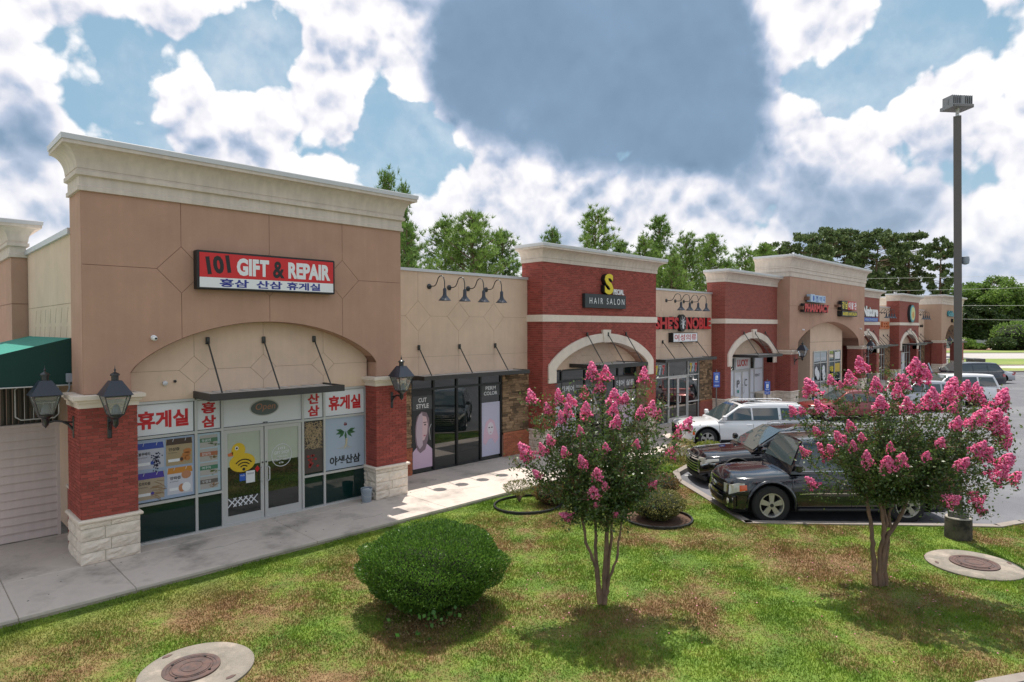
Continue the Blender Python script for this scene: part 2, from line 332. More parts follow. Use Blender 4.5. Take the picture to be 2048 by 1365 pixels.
def disc(cx_, cz_, rx, rz, y, n=24, a0=0, a1=2*math.pi, depth=.003, full=True):
    pts = [(cx_+rx*math.cos(a0+(a1-a0)*i/n), cz_+rz*math.sin(a0+(a1-a0)*i/n)) for i in range(n if full else n+1)]
    return MB().prism(pts, y, y+depth)
def blobp(pts, y, depth=.003): return MB().prism(pts, y, y+depth)
def ell(cx_, cz_, rx, rz, n=20): return [(cx_+rx*math.cos(2*math.pi*i/n), cz_+rz*math.sin(2*math.pi*i/n)) for i in range(n)]
# ================================================================ THE BUILDING
BLD = empty('strip_mall', (0,0,0), label='long single-storey shopping strip with tan stucco towers, red brick bays and pale cornices', cat='building')
def inset(poly, d):
    n = len(poly); A = sum(poly[i][0]*poly[(i+1)%n][1]-poly[(i+1)%n][0]*poly[i][1] for i in range(n))
    if A < 0: poly = poly[::-1]
    out = []
    for i in range(n):
        p0, p1, p2 = Vector(poly[i-1]), Vector(poly[i]), Vector(poly[(i+1)%n]); a = (p1-p0).normalized(); b = (p2-p1).normalized()
        na, nb = Vector((-a.y, a.x)), Vector((-b.y, b.x)); h = (na+nb); h = h/max(.3, h.length_squared)*2 if h.length > 1e-6 else na
        out.append(tuple(p1+h*d))
    return out
def eifs(parent, cols, ztop, h, a, b, bottom, y, m, diam=None, h2=None, gap=.007, t=.012, name='stucco_panel'):
    """stucco panels between recessed joints: vertical joints at cols[1:-1], a horizontal joint at h, diamonds where they cross"""
    pol = []; n = len(cols)-1; inner = set(range(1, n))
    if diam is not None: inner = set(diam)
    for i in range(n):
        x1, x2 = cols[i], cols[i+1]; d1, d2 = i in inner, (i+1) in inner
        up = [(x1, ztop), (x2, ztop)]
        up += [(x2, h+b), (x2-a, h)] if d2 else [(x2, h)]
        up += [(x1+a, h), (x1, h+b)] if d1 else [(x1, h)]
        pol.append(up)
        lo = ([(x1+a, h), ] if d1 else [(x1, h)])+([(x2-a, h), (x2, h-b)] if d2 else [(x2, h)])
        if h2 is not None:
            lo2 = [(x1, h2), (x2, h2)]+[(x, bottom(x)) for x in np.linspace(x2, x1, 2)]; pol.append(lo2); lo += [(x2, h2), (x1, h2)]
        else:
            K = 12; lo += [(x, bottom(x)) for x in np.linspace(x2, x1, K)]
        if d1: lo.append((x1, h-b))
        pol.append(lo)
    for i in inner: 
        x = cols[i]; pol.append([(x, h+b), (x+a, h), (x, h-b), (x-a, h)])
    for p in pol:
        # drop duplicate points
        q = [p[0]]
        for c in p[1:]:
            if abs(c[0]-q[-1][0])+abs(c[1]-q[-1][1]) > .004: q.append(c)
        if abs(q[0][0]-q[-1][0])+abs(q[0][1]-q[-1][1]) < .004: q.pop()
        MB().prism(inset(q, gap/2), y-t, y).build(name, m, parent)
def sweepU(prof, x0, x1, yf, yb):
    """profile (out, z) carried round the left side, front and right side of a block"""
    mb = MB(); pts = []
    for o, z in prof: pts.append([(x0-o, yb, z), (x0-o, yf-o, z), (x1+o, yf-o, z), (x1+o, yb, z)])
    v = [p for r in pts for p in r]; f = []
    for i in range(len(prof)-1):
        for k in range(3): f.append((i*4+k, i*4+k+1, (i+1)*4+k+1, (i+1)*4+k))
    n = len(prof); f.append(tuple(i*4 for i in range(n))); f.append(tuple(i*4+3 for i in range(n-1, -1, -1)))
    return mb.add(v, f)
def cornice(parent, x0, x1, yf, yb, zc, zk, style, back=True):
    H = zk-zc-.11; o = .33 if style == 1 else .36
    if style == 1: P = [(0,0),(.055,0),(.055,.08),(.025,.10),(.025,.27),(.09,.29),(.09,.37),(.055,.375),(.06,.42)]; c0, z0 = .07, .42
    elif style == 2: P = [(0,0),(.045,0),(.045,.13),(.03,.14)]; c0, z0 = .05, .15
    else: P = [(0,0),(.045,0),(.045,.27),(.09,.28),(.09,.50),(.13,.51),(.13,.59),(.09,.60)]; c0, z0 = .10, .62
    z1 = H-.07
    for k in range(9):
        q = k/8*math.pi/2; P.append((c0+(o-c0)*(1-math.cos(q)), z0+(z1-z0)*math.sin(q)))
    P += [(o, z1), (o, H), (0, H)]
    sweepU([(a, zc+b) for a, b in P], x0, x1, yf, yb).build('cornice', TRIM, parent, smooth=30)
    mb = MB(); sweep = sweepU([(0, zk-.11), (o+.02, zk-.11), (o+.028, zk-.015), (o+.02, zk), (0, zk)], x0, x1, yf, yb); mb.v, mb.f = sweep.v, sweep.f
    mb.box(x0-o, x1+o, yf-o, yb, zk-.02, zk-.004); mb.build('coping', COPING, parent)
BW, BH, J = .1937, .0582, .0095
BRN = {}
def brick_me(w, m=None):
    k = (round(w, 3), m)
    if k not in BRN: BRN[k] = MB().cbox(-w/2, w/2, -.012, .004, -BH/2, BH/2, .003).mesh('brick', m or BRICK)
    return BRN[k]
def brick_face(x0, x1, z0, z1, skip=None, soldier=False):
    """list of (centre, width) along a face"""
    out = []; n = int(round((z1-z0)/(BH+J))); row = (z1-z0)/n
    for r in range(n):
        z = z0+row*(r+.5); x = x0+(0 if r % 2 == 0 else -(BW+J)/2)
        while x < x1-.01:
            a, b = max(x, x0), min(x+BW, x1)
            if b-a > .03 and not (skip and skip((a+b)/2, z)): out.append(((a+b)/2, z, b-a))
            x += BW+J
    return out
def brick_objs(parent, lst, y=None, x=None, single=True, mats=None):
    """bricks standing proud of the mortar, on a face y=const (or x=const)"""
    if single:
        for c, z, w in lst:
            o = link('brick', brick_me(w, mats), parent)
            if y is not None: o.location = (c, y, z)
            else: o.location = (x, c, z); o.rotation_euler = (0, 0, -math.pi/2)
    else:
        mb = MB()
        for c, z, w in lst:
            e = random.uniform(-.0015, .0015)
            if y is not None: mb.box(c-w/2, c+w/2, y-.011+e, y+.003, z-BH/2, z+BH/2)
            else: mb.box(x-.011+e, x+.003, c-w/2, c+w/2, z-BH/2, z+BH/2)
        mb.build('brick', mats or BRICK, parent, kind='stuff')
def stones_on(parent, x0, x1, y, z0, z1, rows, seed=0, xaxis=False, single=True, ends=.03):
    rg = random.Random(seed); hs = rows; tot = sum(hs); z = z0; mbj = MB()
    for ri, h in enumerate(hs):
        hh = (z1-z0)*h/tot; L_ = x1-x0; k = max(1, round(L_/(.42 if ri % 2 else .5))); cuts = [x0-ends]+sorted(x0+L_*(i+(.0 if ri % 2 else .35)*(-1)**i*.6+(0 if ri % 2 else 0))/k for i in range(1, k))+[x1+ends]
        for a, b in zip(cuts, cuts[1:]):
            if b-a < .06: continue
            # rock-faced block: coarse grid with ragged bulging front
            nx, nz = max(3, int((b-a)/.09)), 4; g = .006; vs = []; fs = []
            for j in range(nz+1):
                for i in range(nx+1):
                    u, w = i/nx, j/nz; edge = i in (0, nx) or j in (0, nz)
                    out = (.012+rg.uniform(0, .012)) if edge else (.038+rg.uniform(-.014, .018))
                    X = a+g+(b-a-2*g)*u+(0 if edge and i in (0, nx) else rg.uniform(-.008, .008)); Z = z+g+(hh-2*g)*w+(0 if j in (0, nz) else rg.uniform(-.008, .008))
                    vs.append((X, y-out, Z) if not xaxis else (y-out, X, Z))
            for j in range(nz):
                for i in range(nx):
                    q = j*(nx+1)+i; fs.append((q, q+1, q+nx+2, q+nx+1))
            m = len(vs); ring = [(a+g, z+g), (b-g, z+g), (b-g, z+hh-g), (a+g, z+hh-g)]
            vs += [((X, y+.01, Z) if not xaxis else (y+.01, X, Z)) for X, Z in ring]; c = [0, nx, (nz+1)*(nx+1)-1, nz*(nx+1)]
            bot = list(range(0, nx+1)); rgt = [j*(nx+1)+nx for j in range(nz+1)]; top = [nz*(nx+1)+i for i in range(nx, -1, -1)]; lft = [j*(nx+1) for j in range(nz, -1, -1)]
            for sd, (p, q) in zip((bot, rgt, top, lft), ((m, m+1), (m+1, m+2), (m+2, m+3), (m+3, m))): fs.append(tuple(sd[::-1])+(p, q))
            (MB().add(vs, fs)).build('stone', LIME, parent) if single else mbj.add(vs, fs)
        z += hh
    if not single: mbj.build('stone', LIME, parent, kind='stuff')
def pier(x0, x1, y0, y1, zb=.85, zt=3.02, bricks='single', stone='single', left=True, right=True, seed=1, capo=.13):
    p = MB().box(x0+.004, x1-.004, y0+.004, y1, 0, zt).build('brick_pier', MORTAR if bricks else BRICKT, BLD)
    if bricks:
        fr = brick_face(x0, x1, zb+.03, zt); sg = bricks == 'single'
        brick_objs(p, fr, y=y0+.002, single=sg)
        if left: brick_objs(p, brick_face(y0+.01, y1, zb+.03, zt), x=x0+.002, single=sg and len(fr) < 150)
    b = MB().box(x0-.01, x1+.01, y0-.01, y1, 0, zb-.03).build('stone_base', LIMEJ, BLD)
    stones_on(b, x0, x1, y0, 0, zb-.03, (1.1, 1.1, 1.15, .6), seed, single=stone == 'single')
    if left: stones_on(b, y0+.02, y1, x0, 0, zb-.03, (1.1, 1.1, 1.15, .6), seed+5, xaxis=True, single=stone == 'single', ends=0)
    # bullnose on top of the base
    prof = [(0, zb-.05), (.04, zb-.05)]+[(.04+.035*math.cos(q), zb-.012+.038*math.sin(q)) for q in np.linspace(-1.4, 1.5, 8)]+[(0, zb+.028)]
    sweepU(prof, x0, x1, y0, y1).build('bullnose', CAST, b, smooth=40)
    if capo:
        sweepU([(0, zt), (.03, zt), (.03, zt+.09), (.065, zt+.10), (.07, zt+.14), (.10, zt+.155), (.13, zt+.165), (.13, zt+.235), (0, zt+.25)], x0, x1, y0, y1).build('pier_cap', CAST, BLD)
        MB().box(x0-.10, x1+.10, y0-.10, y1, zt+.20, zt+.243).build('pier_cap_top', CAST, BLD)
    return p
def superarch(cx_, hw, zs, rise):
    R = (hw*hw+rise*rise)/(2*rise)
    def f(x):
        d = min(abs(x-cx_), hw); c = zs+rise-(R-math.sqrt(max(0, R*R-d*d))); e = zs+rise*math.sqrt(max(0, 1-(d/hw)**2)); return .62*c+.38*e
    return f
def arch_wall(x0, x1, y0, y1, ztop, zbot, a0, a1, f, m, name, parent=BLD, n=40):
    poly = [(x0, zbot), (x0, ztop), (x1, ztop), (x1, zbot), (a1, zbot)]+[(x, f(x)) for x in np.linspace(a1, a0, n)]+[(a0, zbot)]
    return MB().prism(poly, y0, y1).build(name, m, parent)
def storefront(xs, zs, y, fm, gm, doors=(), skipz=(), name='storefront_frame', pane_over=None, w=.055, d=.11, base=True):
    """mullions at xs, rails at zs; doors = column indices that are door leaves up to zs[k]"""
    mb = MB(); 
    for x in xs: mb.box(x-w/2, x+w/2, y-d/2, y+d/2, zs[0], zs[-1])
    for i in range(len(xs)-1):
        for k, z in enumerate(zs):
            if (i, k) in skipz: continue
            mb.box(xs[i]+w/2, xs[i+1]-w/2, y-d/2+.002, y+d/2-.002, max(z-w/2, 0.0) if k else 0, z+w/2)
    fr = mb.build(name, fm, BLD)
    for i in range(len(xs)-1):
        k = 0
        while k < len(zs)-1:
            k2 = k+1
            while (i, k2) in skipz: k2 += 1
            if (i, 'door') in doors and k == 0:
                k = k2; continue
            g = gm
            if pane_over and (i, k) in pane_over: g = pane_over[(i, k)]
            MB().box(xs[i]+w/2-.005, xs[i+1]-w/2+.005, y-.008, y+.008, zs[k]+w/2-.03, zs[k2]-w/2+.005).build('pane', g, fr); k = k2
    return fr
def door(x0, x1, z1, y, fm, gm, hand=1, st=.085, blind=None, kick=.22, hcol=None):
    d = MB(); d.box(x0+.006, x0+st, y-.03, y+.02, .02, z1-.006); d.box(x1-st, x1-.006, y-.03, y+.02, .02, z1-.006); d.box(x0+st, x1-st, y-.028, y+.018, z1-.09, z1-.006); d.box(x0+st, x1-st, y-.028, y+.018, .02, kick)
    o = d.build('door', fm, BLD); 
    if blind: MB().box(x0+st, x1-st, y-.005, y+.004, blind, z1-.09).build('blind', BLIND, o); zt_ = blind
    else: zt_ = z1-.09
    MB().box(x0+st, x1-st, y-.005, y+.004, kick, zt_).build('pane', gm, o)
    hx = x1-.07 if hand > 0 else x0+.07; s_ = -1 if hand > 0 else 1
    MB().tube([(hx, y-.03, .92), (hx, y-.10, .92), (hx+s_*.02, y-.11, .94), (hx+s_*.02, y-.11, 1.22), (hx, y-.10, 1.25), (hx, y-.03, 1.25)], .013, 6).build('handle', hcol or COPING, o)
    MB().lathe([(.02, 0), (.02, -.015)], 10, (hx+.03*hand, y-.03, 1.36), 'y').build('lock', BLACKM, o)
    return o

# ---- gift shop tower (x 0..7.53)
SL, SR, SY = .08, 7.45, .12; A1 = superarch(3.772, 2.885, 3.64, 1.06)
core = arch_wall(SL+.012, SR-.012, SY+.012, 1.12, 7.25, 3.25, .887, 6.657, A1, STUC_G, 'stucco_wall')
def a1b(x): return A1(x) if .887 <= x <= 6.657 else 3.27
cols1 = [SL, 1.86, 3.77, 5.665, SR]
def strip1(parent):
    # lower panels beside the arch reach down to the pier caps
    def bot(x): return A1(x)+.004
    n = len(cols1)-1; h, a, b = 5.79, .47, .49
    for i in range(n):
        x1, x2 = cols1[i], cols1[i+1]; d1, d2 = i > 0, i < n-1
        if d1 and i == 2: pass
        up = [(x1, 7.22), (x2, 7.22)]+([(x2, h+b), (x2-a, h)] if d2 else [(x2, h)])+([(x1+a, h), (x1, h+b)] if d1 else [(x1, h)])
        MB().prism(inset(up, .005), SY, SY+.013).build('stucco_panel', STUC, parent)
        lo = ([(x1+a, h)] if d1 else [(x1, h)])+([(x2-a, h), (x2, h-b)] if d2 else [(x2, h)])
        if i == 0: lo += [(x2, bot(x2))]+[(x, bot(x)) for x in np.linspace(x2, .89, 14)][1:]+[(.89, 3.27), (x1, 3.27)]
        elif i == n-1: lo += [(x2, 3.27), (6.654, 3.27)]+[(x, bot(x)) for x in np.linspace(6.654, x1, 14)]
        else: lo += [(x, bot(x)) for x in np.linspace(x2, x1, 16)]
        if d1: lo.append((x1, h-b))
        MB().prism(inset(lo, .005), SY, SY+.013).build('stucco_panel', STUC, parent)
    for x in cols1[1:-1]: MB().prism(inset([(x, h+b), (x+a, h), (x, h-b), (x-a, h)], .005), SY, SY+.013).build('stucco_panel', STUC, parent)
strip1(core)
MB().box(SL, SL+.013, SY+.02, 1.12, 3.27, 7.22).build('stucco_return', STUC, BLD); MB().box(SR-.013, SR, SY+.02, 1.12, 3.27, 7.22).build('stucco_return', STUC, BLD)
mb = MB(); mb.box(.887, .899, SY+.005, 1.1, 3.27, 3.645); mb.box(6.645, 6.657, SY+.005, 1.1, 3.27, 3.645)
xs_ = np.linspace(.89, 6.654, 41)
for p, q in zip(xs_, xs_[1:]): mb.add([(p, SY+.004, A1(p)-.002), (q, SY+.004, A1(q)-.002), (q, 1.1, A1(q)-.002), (p, 1.1, A1(p)-.002)], [(0, 1, 2, 3)])
mb.build('arch_soffit', STUC, BLD, smooth=30)
cornice(BLD, SL, SR, SY, 1.14, 7.20, 8.175, 1)
pier(0, .965, 0, 1.10, bricks='single', seed=3); pier(6.565, 7.53, 0, 1.10, bricks='joined', seed=11)
tym = MB().box(.95, 6.6, .51, .70, 3.0, 4.78).build('tympanum', BEIGE_G, BLD)
eifs(tym, [.95, 2.22, 3.77, 5.32, 6.6], 4.78, 3.64, .31, .30, lambda x: 3.01, .51, BEIGE)
zs1 = [0, .83, 2.25, 2.98]
sf1 = storefront([.97, 2.245, 2.81, 4.76, 5.345, 6.56], zs1, .55, ALU, GLASS2, doors=((2, 'door'),), skipz=((2, 1),))
door(2.84, 3.775, 2.22, .55, ALU, GLASS, 1, blind=1.35); door(3.785, 4.73, 2.22, .55, ALU, GLASS, -1, blind=1.35)
MB().box(.96, 6.57, .47, .63, -.0, .045).build('sill', ALU, BLD)
MB().box(.02, .30, 1.11, 1.40, 0, 1.28).build('brick_knee', BRICKT, BLD); MB().box(0, .32, 1.105, 1.42, 1.28, 1.33).build('knee_cap', TRIM, BLD)
MB().box(.3, 7.2, .75, 1.1, 0, 3.0).build('shop_interior', BLK, BLD)
# ---- west side of the building
ww = MB().box(.112, .4, 1.12, 6.45, 2.5, 6.5).build('west_wall', BEIGE_G, BLD)
for z0, z1 in ((4.36, 5.07), (5.08, 6.48)): MB().box(.10, .113, 1.125, 6.45, z0, z1).build('stucco_panel', BEIGE, ww)
for k in range(7):                                     # diagonal relief strips cut in the stucco
    for r in range(2):
        y = 1.5+.62*k+r*.12; z = 5.0-.40*r; MB().prism([(y, z), (y+.012, z), (y+.14, z-.32), (y+.128, z-.32)], .097, .101, 'x').build('stucco_scoring', BEIGE_G, ww)
MB().box(.04, .46, 1.14, 6.5, 6.48, 6.60).build('coping', COPING, BLD)
tw = MB().box(-.24, .30, 6.5, 13.5, 0, 6.45).build('stucco_wall', STUC, BLD)
MB().box(-.246, -.238, 6.5, 13.5, 5.20, 5.215).build('stucco_joint', STUC_G, tw); MB().box(-.24, .12, 6.492, 6.502, 5.20, 5.215).build('stucco_joint', STUC_G, tw)
cornice(BLD, -.24, .05, 6.5, 13.5, 6.42, 7.37, 1)
MB().box(.3, 84, 2.1, 22, 5.7, 5.85).build('roof', ROOFW, BLD); MB().box(.3, 84, 2.2, 22, 0, 5.7).build('rear_wall', BEIGE, BLD)
# ---- linking low walls, with stone-clad storefronts
def low_wall(x0, x1, cols, zjoin=4.94, single=True):
    c = MB().box(x0, x1, 1.762, 2.05, 2.98, 6.34).build('stucco_wall', BEIGE_G, BLD)
    eifs(c, [x0]+cols+[x1], 6.34, zjoin, .48, .48, lambda x: 3.0, 1.762, BEIGE, h2=3.65)
    MB().box(x0-.02, x1+.02, 1.70, 2.1, 6.33, 6.42).build('coping', COPING, BLD)
def ledge(x0, x1, y, z0=.85, z1=2.98, seed=1, brick=True):
    c = MB().box(x0, x1, y, y+.25, z0, z1).build('ledge_wall', LEDGE_D, BLD); rg = random.Random(seed); mb = MB(); z = z0
    while z < z1-.02:
        h = min(rg.choice((.05, .065, .08, .10)), z1-z); x = x0
        while x < x1-.02:
            w = min(rg.uniform(.14, .38), x1-x); o = rg.uniform(.015, .05); mb.cbox(x+.003, x+w-.003, y-o, y+.01, z+.003, z+h-.003, .006); x += w
        z += h
    mb.build('ledge_stone', LEDGE, c, kind='stuff')
    b = MB().box(x0, x1, y-.06, y+.25, 0, z0).build('brick_plinth', MORTAR if brick else BRICKT, BLD)
    if brick: brick_objs(b, brick_face(x0, x1, 0, z0-.07), y=y-.06, single=True, mats=BRICK2)
    MB().box(x0, x1, y-.075, y+.02, z0-.065, z0).build('brick_sill', BRICK2, b)
low_wall(7.44, 14.2, [9.24, 10.89, 12.5]); low_wall(21.66, 28.2, [23.3, 25.0, 26.6])
low_wall(55.1, 61.0, [56.6, 58.1, 59.6]); low_wall(67.8, 73.6, [69.2, 70.6, 72.2])
ledge(7.5, 8.93, 1.72, seed=4); ledge(12.86, 14.2, 1.72, seed=5); ledge(21.7, 22.6, 1.72, seed=6); ledge(26.88, 28.2, 1.72, seed=7, brick=False); ledge(59.4, 61, 1.72, seed=8, brick=False); ledge(72.2, 73.5, 1.72, seed=9, brick=False)
storefront([8.96, 9.83, 10.80, 11.86, 12.83], [0, 2.62, 2.96], 1.78, ALUK, GLASS, w=.07)
sfl2 = storefront([22.62, 23.95, 25.78, 26.86], [0, .88, 2.22, 2.96], 1.78, ALU, GLASS, doors=((1, 'door'),), skipz=((1, 1),))
door(23.98, 24.86, 2.19, 1.78, ALU, GLASS, 1); door(24.87, 25.75, 2.19, 1.78, ALU, GLASS, -1)
MB().box(7.5, 14.1, 1.95, 2.05, 0, 3).build('shop_interior', BLK, BLD); MB().box(21.7, 28.1, 1.95, 2.05, 0, 3).build('shop_interior', BLK, BLD)
storefront([55.2, 56.6, 57.6, 58.6, 59.4], [0, .9, 2.25, 2.96], 1.78, ALU, GLASS); storefront([67.9, 69.3, 70.7, 72.1], [0, .9, 2.25, 2.96], 1.78, ALU, GLASS)
# ---- red brick bays
def brick_bay(x0, x1, hair=False, real=False, single_trim=True, stone_single=False):
    cx_ = (x0+x1)/2; hw = min(3.46, (x1-x0)/2-.27); hi = hw-.42; zs, rs = 3.12, 1.22; fo = superarch(cx_, hw, zs, rs); fi = superarch(cx_, hi, 3.0, 1.0); Y0 = 1.0
    w = arch_wall(x0+.003, x1-.003, Y0+.004 if real else Y0, 2.02, 7.0, 0, cx_-hi, cx_+hi, fi, MORTAR if real else BRICKT, 'brick_wall')
    if real:
        zsk = lambda x, z: (abs(x-cx_) < hw-.08 and z < fo(x)-.05 and z > 2.5) or (abs(x-cx_) < hi-.02 and z <= 3) or z < .83 or 4.80 < z < 5.03
        brick_objs(w, brick_face(x0, x1, .82, 7.0-.02, zsk), y=Y0+.002, single=False)
        brick_objs(w, brick_face(Y0+.01, 2.02, .82, 7.0-.02, lambda x, z: 4.80 < z < 5.03), x=x0+.001, single=False)
    # trim: arch ring as voussoir segments, keystone, legs
    N_ = 12; xs = [cx_-hw*math.cos(math.pi*i/N_) for i in range(N_+1)]; xi = [cx_-hi*math.cos(math.pi*i/N_) for i in range(N_+1)]
    ring_o = []; ring_i = []
    K = 48
    for i in range(K+1):
        q = math.pi*i/K; t = (1-math.cos(q))/2; a = cx_-hw+2*hw*t; b = cx_-hi+2*hi*t; ring_o.append((a, fo(a) if 0 < i < K else zs)); ring_i.append((b, fi(b) if 0 < i < K else 3.0))
    poly = [(cx_-hw, 2.54)]+ring_o+[(cx_+hw, 2.54), (cx_+hi, 2.54)]+ring_i[::-1]+[(cx_-hi, 2.54)]
    MB().prism(poly, Y0-.07, Y0+.35).build('arch_trim', CAST, BLD)
    MB().prism([(cx_-.17, 3.98), (cx_+.17, 3.98), (cx_+.27, 4.49), (cx_-.27, 4.49)], Y0-.11, Y0+.05).build('keystone', CAST, BLD)
    # string course
    n = 8; L_ = x1-x0
    st = MB().box(x0-.004, x1+.004, Y0-.01, 2.0, 4.81, 5.02).build('string_course', LIMEJ, BLD)
    for k in range(n): MB().box(x0-.05+(L_+.1)*k/n+.004, x0-.05+(L_+.1)*(k+1)/n-.004, Y0-.05, Y0, 4.79, 5.04).build('stone', CAST, st)
    MB().box(x0-.05, x0, Y0-.03, 2.0, 4.79, 5.04).build('stone', CAST, st); MB().box(x1, x1+.05, Y0-.03, 2.0, 4.79, 5.04).build('stone', CAST, st)
    cornice(BLD, x0, x1, Y0, 2.04, 6.95, 7.58, 2)
    # beige infill over the storefront
    ty = MB().box(cx_-hi-.02, cx_+hi+.02, 1.56, 1.7, 2.92, 4.1).build('tympanum', BEIGE_G, BLD)
    eifs(ty, [cx_-hi, cx_-1.0, cx_, cx_+1.0, cx_+hi], 4.1, 3.45, .22, .22, lambda x: 2.93, 1.56, BEIGE)
    # bases of the two legs
    for a, b in ((x0, cx_-hi), (cx_+hi, x1)):
        bs = MB().box(a-.01, b+.01, Y0-.01, 2.0, 0, .82).build('stone_base', LIMEJ, BLD)
        stones_on(bs, a, b, Y0, 0, .80, (1.1, 1.1, 1.15, .6), int(a*7) % 91, single=stone_single)
        if a == x0: stones_on(bs, Y0+.02, 2.0, a, 0, .80, (1.1, 1.1, 1.15, .6), int(a*5) % 97, xaxis=True, single=stone_single, ends=0)
        sweepU([(0, .79), (.05, .79), (.075, .83), (.05, .87), (0, .87)], a, b, Y0, 2.0).build('bullnose', CAST, bs)
    MB().box(x0+.3, x1-.3, 1.8, 2.0, 0, 3.9).build('shop_interior', BLK, BLD)
    return cx_, hi
cx2, hi2 = brick_bay(14.2, 21.66, real=True, stone_single=True)
storefront([cx2-hi2+.03, 15.9, 17.35, 18.6, 19.6, cx2+hi2-.03], [0, 2.5, 2.92], 1.6, ALUK, GLASS, w=.07)
cx3, hi3 = brick_bay(28.2, 34.85)
s3 = [cx3-hi3+.03, 29.9, 30.45, 32.4, 32.95, cx3+hi3-.03]
storefront(s3, [0, .85, 2.22, 2.92], 1.6, ALU, WFILM, doors=((2, 'door'),), skipz=((2, 1),), pane_over={(1, 2): GLASS2, (3, 2): GLASS2})
door(30.48, 31.42, 2.19, 1.6, ALU, WFILM, 1); door(31.43, 32.37, 2.19, 1.6, ALU, WFILM, -1)
for x0_, x1_ in ((cx3-hi3, 29.85), (33.0, cx3+hi3)):
    wl = MB().box(x0_, x1_, 1.05, 1.5, 0, .8).build('wing_wall', LIMEJ, BLD); stones_on(wl, x0_, x1_, 1.05, 0, .78, (1, 1, 1, .7), 31, single=False, ends=0)
    MB().box(x0_, x1_, .99, 1.55, .79, .87).build('bullnose', CAST, wl)
for a, b in ((48.55, 55.1), (61.0, 67.8)):
    c_, h_ = brick_bay(a, b); storefront([c_-h_+.03, c_-1.6, c_-.9, c_, c_+.9, c_+1.6, c_+h_-.03], [0, .85, 2.25, 2.92], 1.6, ALU, GLASS, doors=(), skipz=((2, 1), (3, 1)), pane_over={(2, 0): WFILM, (3, 0): WFILM} if a > 60 else None)
# ---- pharmacy tower
PX0, PX1, PY = 34.72, 48.6, .27
AP = superarch((PX0+PX1)/2, 5.7, 3.6, 1.35); pcx = (PX0+PX1)/2
pc = arch_wall(PX0+.012, PX1-.012, PY+.012, 1.4, 7.62, 3.26, pcx-5.7, pcx+5.7, AP, STUC_G, 'stucco_wall')
pcols = [PX0, 35.95, 37.85, 39.75, 41.65, 43.55, 45.45, 47.4, PX1]
def pbot(x): return AP(x)+.006 if abs(x-pcx) < 5.7 else 3.28
for i in range(len(pcols)-1):
    x1, x2 = pcols[i], pcols[i+1]; h = 5.86
    MB().prism(inset([(x1, 7.6), (x2, 7.6), (x2, h), (x1, h)], .006), PY, PY+.013).build('stucco_panel', STUC, pc)
    lo = [(x1, h), (x2, h)]
    if i == 0: lo += [(x2, 3.28), (x1, 3.28)]
    elif i == len(pcols)-2: lo += [(x2, 3.28), (x1, 3.28)]
    else: lo += [(x, pbot(x)) for x in np.linspace(x2, x1, 14)]
    MB().prism(inset(lo, .006), PY, PY+.013).build('stucco_panel', STUC, pc)
MB().box(PX0, PX0+.013, PY+.02, 2.3, 3.27, 7.6).build('stucco_return', STUC, BLD); MB().box(PX0, PX1, 1.3, 2.3, 5.2, 7.6).build('tower_block', STUC, BLD)
mb = MB(); xs_ = np.linspace(pcx-5.69, pcx+5.69, 41)
for p, q in zip(xs_, xs_[1:]): mb.add([(p, PY+.004, AP(p)-.003), (q, PY+.004, AP(q)-.003), (q, 2.4, AP(q)-.003), (p, 2.4, AP(p)-.003)], [(0, 1, 2, 3)])
mb.build('arch_soffit', STUC, BLD, smooth=30)
cornice(BLD, PX0, PX1, PY, 2.3, 7.55, 8.80, 3)
pier(34.62, 35.75, .15, 1.1, bricks=None, stone='joined', seed=21); pier(47.55, 48.7, .15, 1.1, bricks=None, stone='joined', seed=22)
blk_ = MB().box(39.7, 45.8, .9, 2.3, 0, 5.1).build('bay_block', BEIGE, BLD)
MB().box(39.69, 45.81, .888, .902, 3.62, 3.64).build('stucco_joint', BEIGE_G, blk_)
storefront([40.2, 41.4, 42.6], [.55, 1.0, 2.25, 3.0], .88, ALU, GLASS); storefront([43.0, 44.1, 45.3], [.55, 1.0, 2.25, 3.0], .88, ALU, GLASS)
MB().box(35.7, 48, 2.2, 2.4, 0, 5.2).build('porch_wall', BEIGE, BLD)
storefront([36.2, 37.4, 38.6, 39.6], [0, .9, 2.25, 3.0], 2.18, ALU, GLASS); storefront([45.9, 46.7, 47.5], [0, .9, 2.25, 3.0], 2.18, ALU, GLASS)
# ---- far corner tower
QX0, QX1 = 73.6, 84.0
fq = superarch(78.8, 3.3, 3.5, 1.4)
arch_wall(QX0, QX1, .27, 6, 7.0, 3.26, 75.5, 82.1, fq, mat('far_tan_stucco', (.46,.30,.21), .92, var=.05), 'stucco_wall'); cornice(BLD, QX0, QX1, .27, 6, 6.97, 7.92, 3)
pier(73.5, 75.4, .15, 1.1, bricks=None, stone='joined', seed=23); pier(82.2, 84.1, .15, 1.1, bricks=None, stone='joined', seed=24)
MB().box(QX0+.1, QX0+.3, 1.0, 5, 0, 3.2).build('side_wall', BRICKT, BLD); MB().box(75.4, 82, 2.2, 2.4, 0, 5).build('porch_wall', BEIGE, BLD)
storefront([75.6, 76.8, 78, 79.2, 80.4, 81.6], [0, .9, 2.25, 3.0], 2.1, ALU, GLASS)

